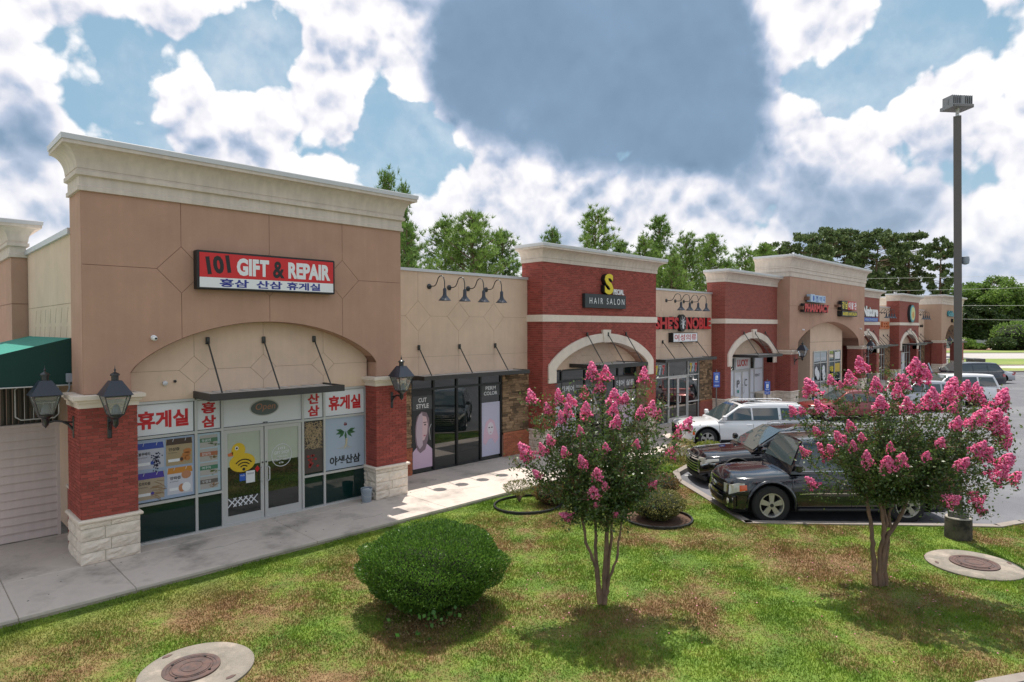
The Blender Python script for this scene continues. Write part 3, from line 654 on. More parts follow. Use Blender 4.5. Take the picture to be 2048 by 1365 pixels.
# ================================================================ things fixed to the building
def canopy(x0, x1, y0, y1, z0, z1, rods, label, rz=4.28, ry=None, seam=10):
    t = empty('canopy', ((x0+x1)/2, y1, z0), label=label, cat='canopy', group='metal canopies over the storefronts')
    ox, oy, oz = (x0+x1)/2, y1, z0
    fr = MB(); H = z1-z0; e = .05
    for (a, b, c, d) in ((x0, x1, y0, y0+e), (x0, x0+e, y0+e, y1), (x1-e, x1, y0+e, y1)): fr.box(a-ox, b-ox, c-oy, d-oy, 0, H)
    fr.box(x0+e-ox, x1-e-ox, y0+e-oy, y1-oy, H*.35, H*.5); fr.build('frame', BRONZE, t)
    n = seam; w = (x1-x0-2*e)/n
    me = MB().prism([(-w/2+.02, 0), (-w/2+.05, .045), (w/2-.09, .045), (w/2-.06, 0)], y0+e-oy+.005, y1-oy-.01).mesh('deck_pan', PAN)
    for k in range(n): link('deck_pan', me, t, loc=(x0+e+w*(k+.5)-ox, 0, H*.5+.004))
    for rx in rods:
        m = MB().tube([(rx-ox, (ry or y1)-.03-oy, rz-oz), (rx-ox-.02, y0+.10-oy, z1-oz+.01)], .019, 6); o = m.build('rod', BRONZE, t)
        MB().cbox(rx-ox-.04, rx-ox+.04, (ry or y1)-.06-oy, (ry or y1)-oy+.0, rz-oz-.08, rz-oz+.08, .01).build('bracket', BLACKM, o)
    return t
canopy(2.19, 5.35, -.50, .50, 3.02, 3.17, (2.5, 3.77, 5.06), 'dark metal canopy with three rods over the gift shop doors', ry=.50)
canopy(8.87, 13.48, .95, 1.74, 2.97, 3.10, (9.24, 10.90, 12.53), 'long dark canopy over the CUT STYLE salon windows', rz=3.95)
canopy(16.35, 19.5, 0, 1.54, 3.02, 3.17, (16.66, 18.0, 19.25), 'dark canopy under the white arch of the hair salon bay', rz=4.31, ry=.93)
canopy(22.4, 27.25, .95, 1.74, 2.98, 3.12, (23.4, 25.05, 26.6), 'dark canopy below the boxed Korean sign, over the silver glass doors', rz=3.9)
canopy(29.95, 33.1, 0, 1.54, 2.98, 3.12, (30.2, 31.55, 32.9), 'dark canopy above the LUCKY transom sign', rz=4.28, ry=.93)
canopy(50.0, 53.6, 0, 1.54, 2.98, 3.12, (50.4, 51.8, 53.2), 'dark canopy on the brick bay just past the pharmacy tower', rz=4.28, ry=.93)
canopy(55.3, 60.6, .95, 1.74, 2.98, 3.12, (56.0, 57.5, 59.0, 60.2), 'low canopy between the two farthest brick bays', rz=3.9)
canopy(62.8, 66.4, 0, 1.54, 2.98, 3.12, (63.1, 64.5, 66.0), 'dark canopy under the arch below the oval sign', rz=4.28, ry=.93)
canopy(68.0, 73.4, .95, 1.74, 2.98, 3.12, (69.0, 70.5, 72.0), 'farthest low canopy, beside the end tower', rz=3.9)
canopy(76.6, 81.0, -.7, .3, 2.98, 3.12, (77.2, 78.8, 80.4), 'canopy in the arch of the far end tower', rz=4.28, ry=.3)
def lantern(x, y, z, nrm, label):
    """wall lantern; x,y,z = centre of the bracket plate, nrm the outward direction"""
    t = empty('wall_lantern', (x, y, z), math.atan2(nrm[1], nrm[0])-(-math.pi/2), label, 'lantern', 'black lanterns on the brick piers')
    # local frame: outward = -y
    MB().cbox(-.04, .04, -.03, 0, -.22, .22, .015).build('back_plate', BLACKM, t)
    r = .46; arm = MB().tube([(0, -.02, -.05), (0, -.10, .06), (0, -.20, .13), (0, -.32, .15), (0, -r, .12)], [.026, .024, .02, .02, .022], 8); arm.tube([(0, -.02, .10), (0, -.09, .10), (0, -.15, .12)], .018, 6); arm.build('arm', BLACKM, t, smooth=50)
    h = MB().lathe([(.0, .02), (.03, .06), (.055, .09), (.055, .20), (.11, .24), (.13, .27), (.13, .30)], 8, (0, -r, 0)); h.build('cup', BLACKM, t, smooth=40)
    def sq(hw, z): return [(-hw, -r-hw, z), (hw, -r-hw, z), (hw, -r+hw, z), (-hw, -r+hw, z)]
    a, b = sq(.115, .29), sq(.215, .66); g = MB()
    for i in range(4): g.tube([a[i], b[i]], .012, 4)
    for s4 in (a, b):
        for i in range(4): g.tube([s4[i], s4[(i+1)%4]], .012, 4)
    cg = g.build('cage', BLACKM, t)
    for i in range(4):
        j = (i+1)%4; MB().add([a[i], a[j], b[j], b[i]], [(0, 1, 2, 3)]).build('glass', LGLASS, cg)
    MB().lathe([(.07, .30), (.09, .32), (.07, .42), (.03, .5)], 10, (0, -r, 0)).build('lamp_holder', GREYP, t, smooth=40)
    c, d = sq(.255, .665), sq(.095, .94); rf = MB().add(c+d, [(0, 1, 5, 4), (1, 2, 6, 5), (2, 3, 7, 6), (3, 0, 4, 7), (3, 2, 1, 0), (4, 5, 6, 7)]); rf.build('hood', BLUEBLK, t)
    MB().lathe([(.062, .93), (.062, 1.03), (.085, 1.035), (.085, 1.055), (.06, 1.08), (.02, 1.10), (.012, 1.12), (.022, 1.14), (.008, 1.17), (.002, 1.23)], 12, (0, -r, 0)).build('finial', BLACKM, t, smooth=40)
    return t
lantern(0, .52, 2.62, (-1, 0), 'black wall lantern projecting over the siding from the side of the first brick pier')
lantern(.48, 0, 2.62, (0, -1), 'black wall lantern on the front of the leftmost brick pier')
lantern(7.05, 0, 2.62, (0, -1), 'black wall lantern on the pier between the gift shop and the CUT STYLE window')
lantern(35.15, .15, 2.62, (0, -1), 'black lantern on the brick pier left of the pharmacy windows')
lantern(48.1, .15, 2.62, (0, -1), 'black lantern on the pier right of the pharmacy windows'); lantern(74.4, .15, 2.62, (0, -1), 'black lantern at the foot of the far end tower')
def gooseneck(x, y, z, label):
    t = empty('gooseneck_lamp', (x, y, z), 0, label, 'wall lamp', 'black gooseneck lamps above the storefronts')
    MB().lathe([(.085, 0), (.085, -.03), (.05, -.05)], 14, (0, 0, 0), 'y').build('wall_plate', BLACKM, t, smooth=40)
    pts = [(0, -.03, 0), (0, -.26, .0), (0, -.34, .03), (0, -.40, .11), (0, -.47, .24), (0, -.56, .30), (0, -.66, .30), (0, -.74, .24), (0, -.78, .12), (0, -.79, -.12)]
    MB().tube(pts, .016, 8).build('arm', BLACKM, t, smooth=60)
    MB().lathe([(.028, -.08), (.055, -.12), (.055, -.26), (.07, -.32), (.155, -.42), (.20, -.475), (.185, -.475), (.05, -.38)], 20, (0, -.79, 0)).build('shade', BLUEBLK, t, smooth=50)
    return t
for i, x in enumerate((9.672, 10.488, 11.300, 12.115)): gooseneck(x, 1.75, 5.88, '%s gooseneck lamp over the CUT STYLE windows' % ('leftmost', 'second from left', 'second from right', 'rightmost')[i])
for i, x in enumerate((23.75, 24.55, 25.35, 26.15)): gooseneck(x, 1.75, 5.86, '%s gooseneck lamp above the big red letters' % ('leftmost', 'second from left', 'second from right', 'rightmost')[i])
for i, x in enumerate((56.9, 57.7, 58.5, 59.3)): gooseneck(x, 1.75, 5.86, '%s gooseneck lamp left of the brick bay with the oval sign' % ('leftmost', 'second from left', 'second from right', 'rightmost')[i])
for i, x in enumerate((69.4, 70.2, 71.0, 71.8)): gooseneck(x, 1.75, 5.86, '%s gooseneck lamp right of the brick bay with the oval sign' % ('leftmost', 'second from left', 'second from right', 'rightmost')[i])
def cctv(x, y, z, label):
    t = empty('security_camera', (x, y, z), 0, label, 'camera'); MB().lathe([(.055, 0), (.055, -.03), (.03, -.05)], 14, (0, 0, 0), 'y').build('base', WHITE, t, smooth=40)
    MB().lathe([(.01, -.13), (.04, -.12), (.055, -.08), (.05, -.04), (.02, -.02)], 14, (0, 0, -.01), 'y').build('eye_ball', WHITE, t, smooth=60); MB().lathe([(.022, -.135), (.022, -.12)], 10, (.012, 0, -.015), 'y').build('lens', BLK, t)
cctv(1.31, SY, 4.36, 'white dome camera on the tan wall left of the arch'); cctv(1.02, .46, 3.02, 'white camera under the pier cap beside the first window')
cctv(36.7, PY, 4.45, 'white camera left of the pharmacy arch'); cctv(47.6, PY, 4.5, 'white camera right of the pharmacy arch')
mb = empty('floodlight', (1.62, .5, 3.38), 0, 'small twin spotlight stub above the first white window sign', 'light'); MB().lathe([(.05, 0), (.05, -.05), (.02, -.06)], 12, (0, 0, 0), 'y').build('socket', COPING, mb, smooth=30); MB().lathe([(.03, 0), (.03, -.04)], 10, (.2, 0, .03), 'y').build('cable_hole', BLK, mb)
j = empty('junction_box', (.1, 1.16, 3.55), 0, 'grey electrical box with conduit where the green awning meets the tower', 'electrical box'); MB().cbox(-.11, -.01, -.06, .06, -.09, .09, .008).build('box', GREYP, j); MB().tube([(-.06, 0, -.09), (-.06, 0, -.22), (-.10, .05, -.34)], .016, 6).build('conduit', GREYP, j)
# ---- signs
def sign(label, loc=(0,0,0), name='sign', cat='sign', group=None): return empty(name, (0,0,0), 0, label, cat, group)
s = sign('red and white light box reading 101 GIFT & REPAIR on the tan tower', name='shop_sign')
MB().cbox(2.10, 5.33, -.10, .118, 5.395, 6.225, .012).build('box', BLK, s); MB().box(2.15, 5.28, -.106, -.10, 5.655, 6.18).build('red_face', RED, s); MB().box(2.15, 5.28, -.106, -.10, 5.435, 5.653).build('white_face', WHITE, s)
text('numbers', '101', (2.29, 2.79, 5.735, 6.13), -.108, BLK, s, .05, rot=.13); text('lettering', 'GIFT', (2.93, 3.66, 5.72, 6.11), -.108, WLET, s, .05); text('ampersand', '&', (3.75, 4.03, 5.71, 6.10), -.108, BLK, s, .03); text('lettering', 'REPAIR', (4.12, 5.20, 5.72, 6.10), -.108, WLET, s, .05)
for w, a, b in (('홍삼', 2.56, 3.19), ('산삼', 3.36, 3.97), ('휴게실', 4.08, 4.93)): text('korean_lettering', w, (a, b, 5.455, 5.635), -.108, BLUE, s, .03)
s = sign('yellow S and white letters above a charcoal HAIR SALON box on red brick', name='shop_sign')
MB().cbox(16.45, 19.15, .84, .99, 5.34, 5.89, .012).build('box', DKG, s); text('lettering', 'H A I R   S A L O N', (16.72, 19.02, 5.50, 5.74), .834, WLET, s, 0)
text('big_letter', 'S', (17.66, 18.22, 5.90, 6.72), .80, YEL, s, .035, depth=.02); text('letter_backing', 'S', (17.62, 18.20, 5.90, 6.72), .825, BLK, s, .05, depth=.17); text('lettering', 'PECIAL', (18.27, 18.98, 5.905, 6.12), .815, WLET, s, .02, depth=.05)
s = sign("large red channel letters reading SHE'S NOBLE with a round emblem", name='shop_sign')
for w, a, b in (("SHE'S", 22.55, 24.65), ('NOBLE', 25.35, 27.85)): text('lettering', w, (a, b, 4.50, 5.09), 1.60, REDT, s, .04, depth=.015); text('letter_backing', w, (a-.03, b-.01, 4.49, 5.10), 1.62, BLK, s, .06, depth=.13)
MB().prism(ell(24.98, 4.80, .33, .42), 1.56, 1.75).build('emblem_disc', BLK, s)
me_ = MB()
for k in range(8):
    q = k*math.pi/4+.3; me_.tube([(24.98+.09*math.cos(q), 1.55, 4.82+.11*math.sin(q)), (24.98+.24*math.cos(q), 1.55, 4.82+.3*math.sin(q))], .012, 4)
me_.tube([(24.98+.11*math.cos(t), 1.55, 4.82+.15*math.sin(t)) for t in np.linspace(0, 6.28, 13)], .014, 4); me_.box(24.94, 25.02, 1.545, 1.555, 4.52, 4.9); me_.build('emblem', WLET, s)
s = sign('white light box with red Korean letters under the SHE\'S NOBLE letters', name='light_box_sign'); MB().cbox(23.95, 26.3, 1.5, 1.75, 3.87, 4.33, .01).build('box', BLK, s); MB().box(24.0, 26.25, 1.494, 1.50, 3.90, 4.30).build('face', WHITE, s); text('korean_lettering', '여성의류', (24.08, 26.15, 3.95, 4.26), 1.488, REDT, s, .01)
s = sign('red PHARMACY channel letters on the tan tower', name='shop_sign'); text('lettering', 'PHARMACY', (36.3, 40.4, 5.52, 6.02), -.02, REDT, s, .05, depth=.01); text('letter_backing', 'PHARMACY', (36.2, 40.4, 5.50, 6.03), 0, BLK, s, .09, depth=.20); MB().box(36.0, 36.5, .0, .27, 5.65, 5.85).build('raceway', STUC_G, s)
s = sign('pale blue boxed Korean letters above the PHARMACY letters', name='shop_sign'); MB().box(36.9, 37.5, .0, .27, 6.25, 6.45).build('raceway', STUC_G, s)
LB = flat('pale_blue', (.42,.55,.70)); MB().cbox(37.1, 37.75, -.08, .2, 6.13, 6.60, .02).build('pestle_box', LB, s); MB().prism(ell(37.5, 6.36, .13, .17), -.09, -.08).build('pestle_mark', SBLUE, s)
for k, w in enumerate('조약국'): MB().cbox(37.85+.6*k, 38.40+.6*k, -.06, .2, 6.12, 6.56, .02).build('letter_box', LB, s); text('korean_letter', w, (37.92+.6*k, 38.33+.6*k, 6.18, 6.50), -.066, SBLUE, s, .02)
s = sign('barber shop sign with yellow and red Korean letters over a yellow BARBER HAIR SALON strip', name='shop_sign')
MB().box(42.2, 42.7, 0, .27, 5.95, 6.1).build('raceway', STUC_G, s)
for k, w in enumerate('강남이발관'):
    y_ = k < 2; MB().cbox(42.75+.62*k, 43.32+.62*k, -.03, .2, 5.78, 6.38, .02).build('letter_box', BLK if y_ else REDT, s); text('korean_letter', w, (42.80+.62*k, 43.27+.62*k, 5.84, 6.33), -.036, YEL if y_ else WLET, s, .03)
MB().cbox(42.75, 45.9, -.05, .27, 5.33, 5.70, .02).build('box', BLK, s); text('lettering', 'BARBER HAIR SALON', (42.9, 45.75, 5.40, 5.63), -.056, YEL, s, .03)
s = sign('white sign lettering over a blue strip on the brick bay behind the pharmacy tower', name='shop_sign'); text('lettering', 'Nature', (50.4, 54.2, 5.45, 6.25), .86, WLET, s, .04, depth=.02); text('letter_backing', 'Nature', (50.5, 54.3, 5.43, 6.25), .88, flat('letter_grey', (.35,.38,.3)), s, .05, depth=.12); MB().cbox(50.5, 54.1, .84, 1.0, 5.06, 5.36, .01).build('blue_box', SBLUE, s); text('lettering', 'HEALTH FOOD', (50.8, 53.8, 5.13, 5.29), .832, LB, s, .0)
ORG = flat('orange_letter', (.55,.14,.04)); s = sign('orange channel letters with a small round logo between the two farthest brick bays', name='shop_sign'); text('lettering', 'LEES', (57.6, 60.4, 4.45, 5.12), 1.6, ORG, s, .04, depth=.1); MB().prism(ell(57.1, 4.75, .3, .35), 1.6, 1.75).build('logo_disc', SBLUE, s)
s = sign('tall oval sign in blue, green and yellow on the far brick bay', name='oval_sign'); MB().prism(ell(64.65, 5.87, .98, .83, 28), .80, 1.0).build('oval_box', DKG, s); MB().prism(ell(64.65, 5.87, .90, .76, 28), .79, .80).build('rim', flat('teal', (.03,.30,.36)), s); MB().prism(ell(64.75, 5.87, .70, .62, 24), .783, .79).build('face', flat('pale_green', (.55,.55,.22)), s); MB().prism(ell(64.8, 5.75, .35, .3, 16), .777, .783).build('figure', flat('ochre', (.55,.25,.04)), s)
s = sign('thin dark script lettering on the low wall right of the oval sign', name='wall_lettering'); text('lettering', 'hair studio', (70.6, 73.0, 4.62, 4.95), 1.72, BLK, s, .0, depth=.03)
s = sign('teal channel letters on the far end tower, partly hidden by the tall lamp post', name='shop_sign'); text('lettering', 'Golden Chef', (76.0, 81.5, 5.75, 6.35), .12, flat('teal_letter', (.02,.24,.30)), s, .05, depth=.12)
s = sign('small yellow sign box below the teal letters on the far end tower', name='sign_box'); MB().cbox(78.0, 79.8, .05, .26, 5.15, 5.5, .02).build('box', BLK, s); MB().box(78.05, 79.75, .044, .05, 5.19, 5.46).build('face', YEL, s)
# ================================================================ GROUND
def RW(d, r): return (CAM.x+.7071*(d+r), CAM.y+.7071*(d-r))        # depth and rightward offset from the viewpoint
GZ, LZ, AZ = -.30, -.10, -.20
def sheet(name, poly, z, m, parent=None, t=None):
    o = (MB().add([(x, y, z) for x, y in poly], [tuple(range(len(poly)))]) if t is None else MB().prism(poly, z-t, z, 'z')).build(name, m, parent)
    if not parent: o['kind'] = 'structure'
    return o
GRM = None
def lawn_material(name, blades):
    m = bpy.data.materials.new(name); m.use_nodes = True; nt = m.node_tree; N = nt.nodes.new; L = nt.links.new; b = nt.nodes['Principled BSDF']; geo = N('ShaderNodeNewGeometry')
    mp = N('ShaderNodeMapping'); mp.inputs['Scale'].default_value = (1, 1, 0); L(geo.outputs['Position'], mp.inputs[0])
    def noise(s, d, off=0, rough=.6):
        n = N('ShaderNodeTexNoise'); n.inputs['Scale'].default_value = s; n.inputs['Detail'].default_value = d; n.inputs['Roughness'].default_value = rough; n.noise_dimensions = '3D'
        mm = N('ShaderNodeMapping'); mm.inputs['Location'].default_value = (off, off*.7, off*.3); L(mp.outputs[0], mm.inputs[0]); L(mm.outputs[0], n.inputs[0]); return n.outputs['Fac']
    def ramp(v, stops):
        r = N('ShaderNodeValToRGB'); L(v, r.inputs[0]); e = r.color_ramp.elements
        e[0].position, e[0].color = stops[0][0], (*stops[0][1], 1); e[1].position, e[1].color = stops[-1][0], (*stops[-1][1], 1)
        for p, c in stops[1:-1]: q = e.new(p); q.color = (*c, 1)
        return r.outputs[0]
    green = ramp(noise(2.2, 5, 4.0), [(.3, (.085, .160, .016)), (.5, (.145, .240, .024)), (.7, (.235, .315, .042))])
    brown = ramp(noise(4.0, 5, 9.0), [(.3, (.17, .095, .042)), (.55, (.275, .170, .080)), (.75, (.37, .265, .13))])
    f1 = noise(.46, 9, 1.7, .70)
    mr = N('ShaderNodeMapRange'); L(f1, mr.inputs[0]); mr.inputs[1].default_value = .455; mr.inputs[2].default_value = .60
    # dead patches are kept to the middle of the lawn: the strips by walk and kerb stay green
    sp = N('ShaderNodeSeparateXYZ'); L(geo.outputs['Position'], sp.inputs[0])
    e1 = N('ShaderNodeMapRange'); L(sp.outputs[1], e1.inputs[0]); e1.inputs[1].default_value = -1.9; e1.inputs[2].default_value = -3.4
    if blades:                                   # single dead blades among the green ones and the other way round
        dn = N('ShaderNodeMath'); dn.operation = 'MULTIPLY_ADD'; L(geo.outputs['Random Per Island'], dn.inputs[0]); dn.inputs[1].default_value = .17; dn.inputs[2].default_value = -.085
        dn2 = N('ShaderNodeMath'); L(dn.outputs[0], dn2.inputs[0]); L(f1, dn2.inputs[1]); L(dn2.outputs[0], mr.inputs[0])
    ml = N('ShaderNodeMath'); ml.operation = 'MULTIPLY'; L(mr.outputs[0], ml.inputs[0]); L(e1.outputs[0], ml.inputs[1])
    mix = N('ShaderNodeMix'); mix.data_type = 'RGBA'; L(ml.outputs[0], mix.inputs[0]); L(green, mix.inputs[6]); L(brown, mix.inputs[7])
    v = N('ShaderNodeVectorMath'); v.operation = 'SCALE'; L(mix.outputs[2], v.inputs[0])
    if blades:
        rr = N('ShaderNodeMapRange'); L(geo.outputs['Random Per Island'], rr.inputs[0]); rr.inputs[3].default_value = .80; rr.inputs[4].default_value = 1.45; L(rr.outputs[0], v.inputs['Scale'])
    else: v.inputs['Scale'].default_value = .75
    L(v.outputs[0], b.inputs['Base Color']); b.inputs['Roughness'].default_value = .65; b.inputs['Specular IOR Level'].default_value = .3
    if blades:
        out = nt.nodes['Material Output']; t = N('ShaderNodeBsdfTranslucent'); L(v.outputs[0], t.inputs[0]); mx = N('ShaderNodeMixShader'); mx.inputs[0].default_value = .3; L(b.outputs[0], mx.inputs[1]); L(t.outputs[0], mx.inputs[2]); L(mx.outputs[0], out.inputs[0])
    return m
SOIL = lawn_material('lawn_ground', False); BLADE = lawn_material('grass_blade', True)
FARG = mat('far_grass', (.16,.23,.04), .9, var=.15, vs=.3, col2=(.22,.24,.06), c2s=.15)
sheet('ground', [(-900, -900), (1300, -900), (1300, 1300), (-900, 1300)], GZ, FARG)
# lot asphalt, the lawn's polygon cut out by lying above it
LAWN = [(-14, -1.86), (9.8, -1.86), (14.2, -1.95), (17.4, -2.1), (18.3, -2.7), (17.9, -3.9), (16.6, -3.4), (15.3, -3.65), (14.42, -4.25), (11.75, -7.70), (14.80, -11.10), (15.63, -12.05), (16.4, -12.38), (17.2, -13.2), (16.6, -14.6), (13.0, -15.6), (9.7, -14.2), (7.45, -12.88), (2.0, -10.4), (-5, -8.6), (-14, -7.6)]
sheet('parking_lot', [(8, -60), (100, -60), (100, 0), (80, 0), (78, -1.6), (9, -1.6), (8, -5)], AZ, ASPH)
sheet('access_road', [(-60, -60), (8.004, -60), (8.004, -5), (-60, -5)], AZ-.004, ASPH)
sheet('lawn', LAWN, LZ, SOIL, t=.25)
sheet('subsoil', [(-60, -1.9), (100, -1.55), (100, 30), (-60, 30)], AZ-.02, WALKD)
# sidewalk slabs
walk = MB().box(-20, 90, -1.84, 2.0, -.3, -.02).build('sidewalk', LIMEJ, kind='structure')
for i, x in enumerate([-8.2, -4.7, -1.2, .44, 3.88, 7.45, 10.9, 14.3, 17.8, 21.3, 24.8, 28.3, 31.8, 35.3, 38.8, 42.3, 45.8, 49.3, 52.8, 56.3, 59.8, 63.3, 66.8, 70.3, 73.8, 77.3, 80.8]):
    nx = [-8.2, -4.7, -1.2, .44, 3.88, 7.45, 10.9, 14.3, 17.8, 21.3, 24.8, 28.3, 31.8, 35.3, 38.8, 42.3, 45.8, 49.3, 52.8, 56.3, 59.8, 63.3, 66.8, 70.3, 73.8, 77.3, 80.8, 84.3][i+1]
    y0 = -1.86 if x < 17 else -1.60
    MB().cbox(x+.006, nx-.006, y0, -.006-.0, -.06, 0, .006).build('slab', WALK, walk); MB().cbox(x+.006, nx-.006, .006, 2.6 if x < -1 else 1.98, -.06, 0, .006).build('slab', WALK, walk)
MB().box(-20, .3, 1.99, 2.62, -.3, -.003).build('slab', WALKD, walk)
MB().box(17.6, 84, -1.78, -1.602, -.3, -.012).build('kerb', KERBR, walk)
GUM = mat('gum_spot', (.16,.15,.14), .9)
for k in range(70):
    x, y, r_ = random.uniform(-1, 16), random.uniform(-1.7, 1.2), random.uniform(.008, .022)
    MB().prism([(x+r_*math.cos(q)*random.uniform(.7, 1.2), y+r_*math.sin(q)) for q in np.linspace(0, 6.28, 9)[:-1]], .0, .0025, 'z').build('gum_spot', GUM, walk)
for (x, y) in ((1.9, -.7), (5.2, -1.1), (8.6, -.5), (12.3, .1)):
    pts = [(x, y)]
    for k in range(9): pts.append((pts[-1][0]+random.uniform(.05, .14), pts[-1][1]+random.uniform(-.07, .05)))
    MB().tube([(a, b, .0) for a, b in pts], .0035, 4).build('hairline_crack', GUM, walk)
def kerb(pts, w=.16, z=LZ+.035, m=None, name='kerb'):
    t = empty(name, (0,0,0)); t['kind'] = 'structure'
    for p, q in zip(pts, pts[1:]):
        p, q = Vector(p), Vector(q); L_ = (q-p).length; n = max(1, round(L_/2.4)); d = (q-p)/L_; nn = Vector((-d.y, d.x))*w
        for k in range(n):
            a, b = p+d*(L_*k/n+.004), p+d*(L_*(k+1)/n-.004); MB().prism([tuple(a), tuple(b), tuple(b+nn), tuple(a+nn)], AZ-.1, z, 'z').build('kerb_stone', m or KERB, t)
    return t
kerb([(17.9, -3.9), (16.6, -3.4), (15.3, -3.65), (14.42, -4.25), (11.75, -7.70), (14.80, -11.10), (15.63, -12.05), (16.4, -12.38), (17.2, -13.2)], w=.2)
kerb([(16.6, -14.6), (13.0, -15.6), (9.7, -14.2), (7.45, -12.88), (2.0, -10.4), (-5, -8.6)], w=.16)
# painted stalls and a crack in the asphalt
def stripe(p, q, w=.10, z=AZ+.004, m=None, name='stall_line'):
    p, q = Vector(p), Vector(q); d = (q-p).normalized(); n = Vector((-d.y, d.x))*w/2
    o = MB().add([(*(p-n), z), (*(q-n), z), (*(q+n), z), (*(p+n), z)], [(0, 1, 2, 3)]).build(name, m or PAINTW); o['kind'] = 'structure'; return o
stripe((13.4, -5.6), (17.2, -9.4)); stripe((15.6, -3.9), (19.2, -7.5))
for k in range(15): x = 21.6+3.7*k; stripe((x, -1.9), (x+4.1, -6.0))
TAR = mat('tar_seam', (.06,.06,.065), .7)
stripe((18, -60), (85, -9.5), .07, AZ+.004, TAR, 'tar_seam'); stripe(RW(22, 9), RW(19, 30), .03, AZ+.004, TAR, 'tar_seam')
# far side: kerb, lawn strip, drive, verge, road, verge and mulch
def band(name, d0, d1, z, m, r0=-30, r1=160, t=.14): return sheet(name, [RW(d0, r0), RW(d0, r1), RW(d1, r1), RW(d1, r0)], z, m, t=t)
band('far_kerb', 67.6, 68.1, AZ+.13, KERB, 22); band('far_verge', 68.1, 72.5, AZ+.12, FARG, 22); band('far_drive', 72.5, 79, AZ+.03, WALK, 22)
band('far_kerb', 79, 79.4, AZ+.14, KERB, 22); band('far_verge', 79.4, 95, AZ+.13, FARG, 22); band('far_road', 95, 116, AZ+.10, ROADF, 10); band('far_kerb', 116, 116.6, AZ+.22, KERB, 10); band('far_verge', 116.6, 128, AZ+.2, FARG, 10)
band('mulch_bed', 128, 142, AZ+.2, mat('pine_straw', (.30,.17,.12), .95, var=.1), 10)
# ---- lawn grass: one mass of blades
def in_poly(x, y, P):
    c = np.zeros(len(x), bool); n = len(P)
    for i in range(n):
        (x1, y1), (x2, y2) = P[i], P[(i+1) % n]
        c ^= ((y1 > y) != (y2 > y)) & (x < (x2-x1)*(y-y1)/(y2-y1+1e-12)+x1)
    return c
MHC = [(.30, -5.29, .72), (12.33, -12.02, .80)]
BED1 = [(9.30+.90*math.cos(q)*1.0+.25*math.sin(q), -2.95+.75*math.sin(q)-.25*math.cos(q)) for q in np.linspace(0, 6.283, 28)[:-1]]
BED2 = [(10.62+.80*math.cos(q), -6.02+.80*math.sin(q)) for q in np.linspace(0, 6.283, 24)[:-1]]
def grass():
    n = 1200000; d = 5.0+RNG.random(n)**1.0*19.5; r = (RNG.random(n)*2-1)*(d*.84+.3)
    keep = RNG.random(n) < np.clip((d/24.5)**.35, 0, 1); d, r = d[keep], r[keep]
    x = CAM.x+.7071*(d+r); y = CAM.y+.7071*(d-r); k = in_poly(x, y, LAWN)
    for cx_, cy_, rr in MHC: k &= (x-cx_)**2+(y-cy_)**2 > (rr-.03)**2
    k &= ~in_poly(x, y, BED2); k &= y < -1.87
    k &= np.hypot(x-14.1, y+11.47) > .25
    x, y, d = x[k], y[k], d[k]; n = len(x); h = (.018+.026*RNG.random(n)**1.5)*(1+.5*(np.sin(x*3.1)*np.sin(y*2.7+1))); w = .0045+.0005*d
    a = RNG.random(n)*6.283; ln = RNG.random(n)*.045; b = RNG.random(n)*6.283
    V = np.empty((n, 3, 3), np.float32); ca, sa = np.cos(a)*w, np.sin(a)*w
    V[:,0] = np.stack([x-ca, y-sa, np.full(n, LZ-.005)], 1); V[:,1] = np.stack([x+ca, y+sa, np.full(n, LZ-.005)], 1); V[:,2] = np.stack([x+np.cos(b)*ln, y+np.sin(b)*ln, LZ+h], 1)
    link('lawn_grass', npmesh('lawn_grass', V.reshape(-1, 3), np.arange(n*3).reshape(-1, 3), BLADE), kind='stuff')
grass()
# ================================================================ manholes, edging, bucket
def manhole(cx_, cy_, R, lx, ly, lr, rot, label):
    t = empty('manhole', (cx_, cy_, LZ), rot, label, 'manhole', 'manholes set in the lawn'); CON = bpy.data.materials.get('manhole_concrete') or mat('manhole_concrete', (.22,.195,.165), .95, var=.2, vs=5, col2=(.36,.30,.25), c2s=1.8, c2t=(.50,.66), bump=.9, bs=45)
    MB().lathe([(R*.96, -.1), (R, -.02), (R, .03), (R-.03, .05), (lr+.03, .055), (lr+.01, .04)], 48, (0, 0, 0)).build('collar', CON, t, smooth=40)
    l = MB().lathe([(lr, .03), (lr, .062), (lr-.05, .062), (lr-.055, .055), (lr-.09, .055), (lr-.095, .064), (lr*.74, .064), (lr*.73, .056), (lr*.66, .056), (lr*.65, .066), (lr*.40, .066), (lr*.39, .060), (lr*.36, .060), (lr*.35, .067), (.001, .067)], 48, (lx, ly, 0)).build('iron_lid', RUST, t, smooth=20)
    for q in (.6, 2.2, 3.7, 5.3): MB().lathe([(.018, .064), (.018, .0685)], 8, (lx+lr*.78*math.cos(q), ly+lr*.78*math.sin(q), 0)).build('lift_hole', BLK, l)
    for q, rr in ((1.9, .86), (-1.2, .86)):
        MB().prism([(rr*R*math.cos(q)+dx, rr*R*math.sin(q)+dy) for dx, dy in ((-.07, -.02), (0, -.035), (.07, .0), (.03, .03), (-.05, .02))], .046, .058, 'z').build('lift_pocket', RUST, t)
manhole(.30, -5.29, .72, -.06, .04, .36, 0, 'round concrete manhole with a rusty lid at the bottom left of the lawn')
manhole(12.33, -12.02, .80, .02, -.02, .41, .4, 'round concrete manhole beside the lamp post base')
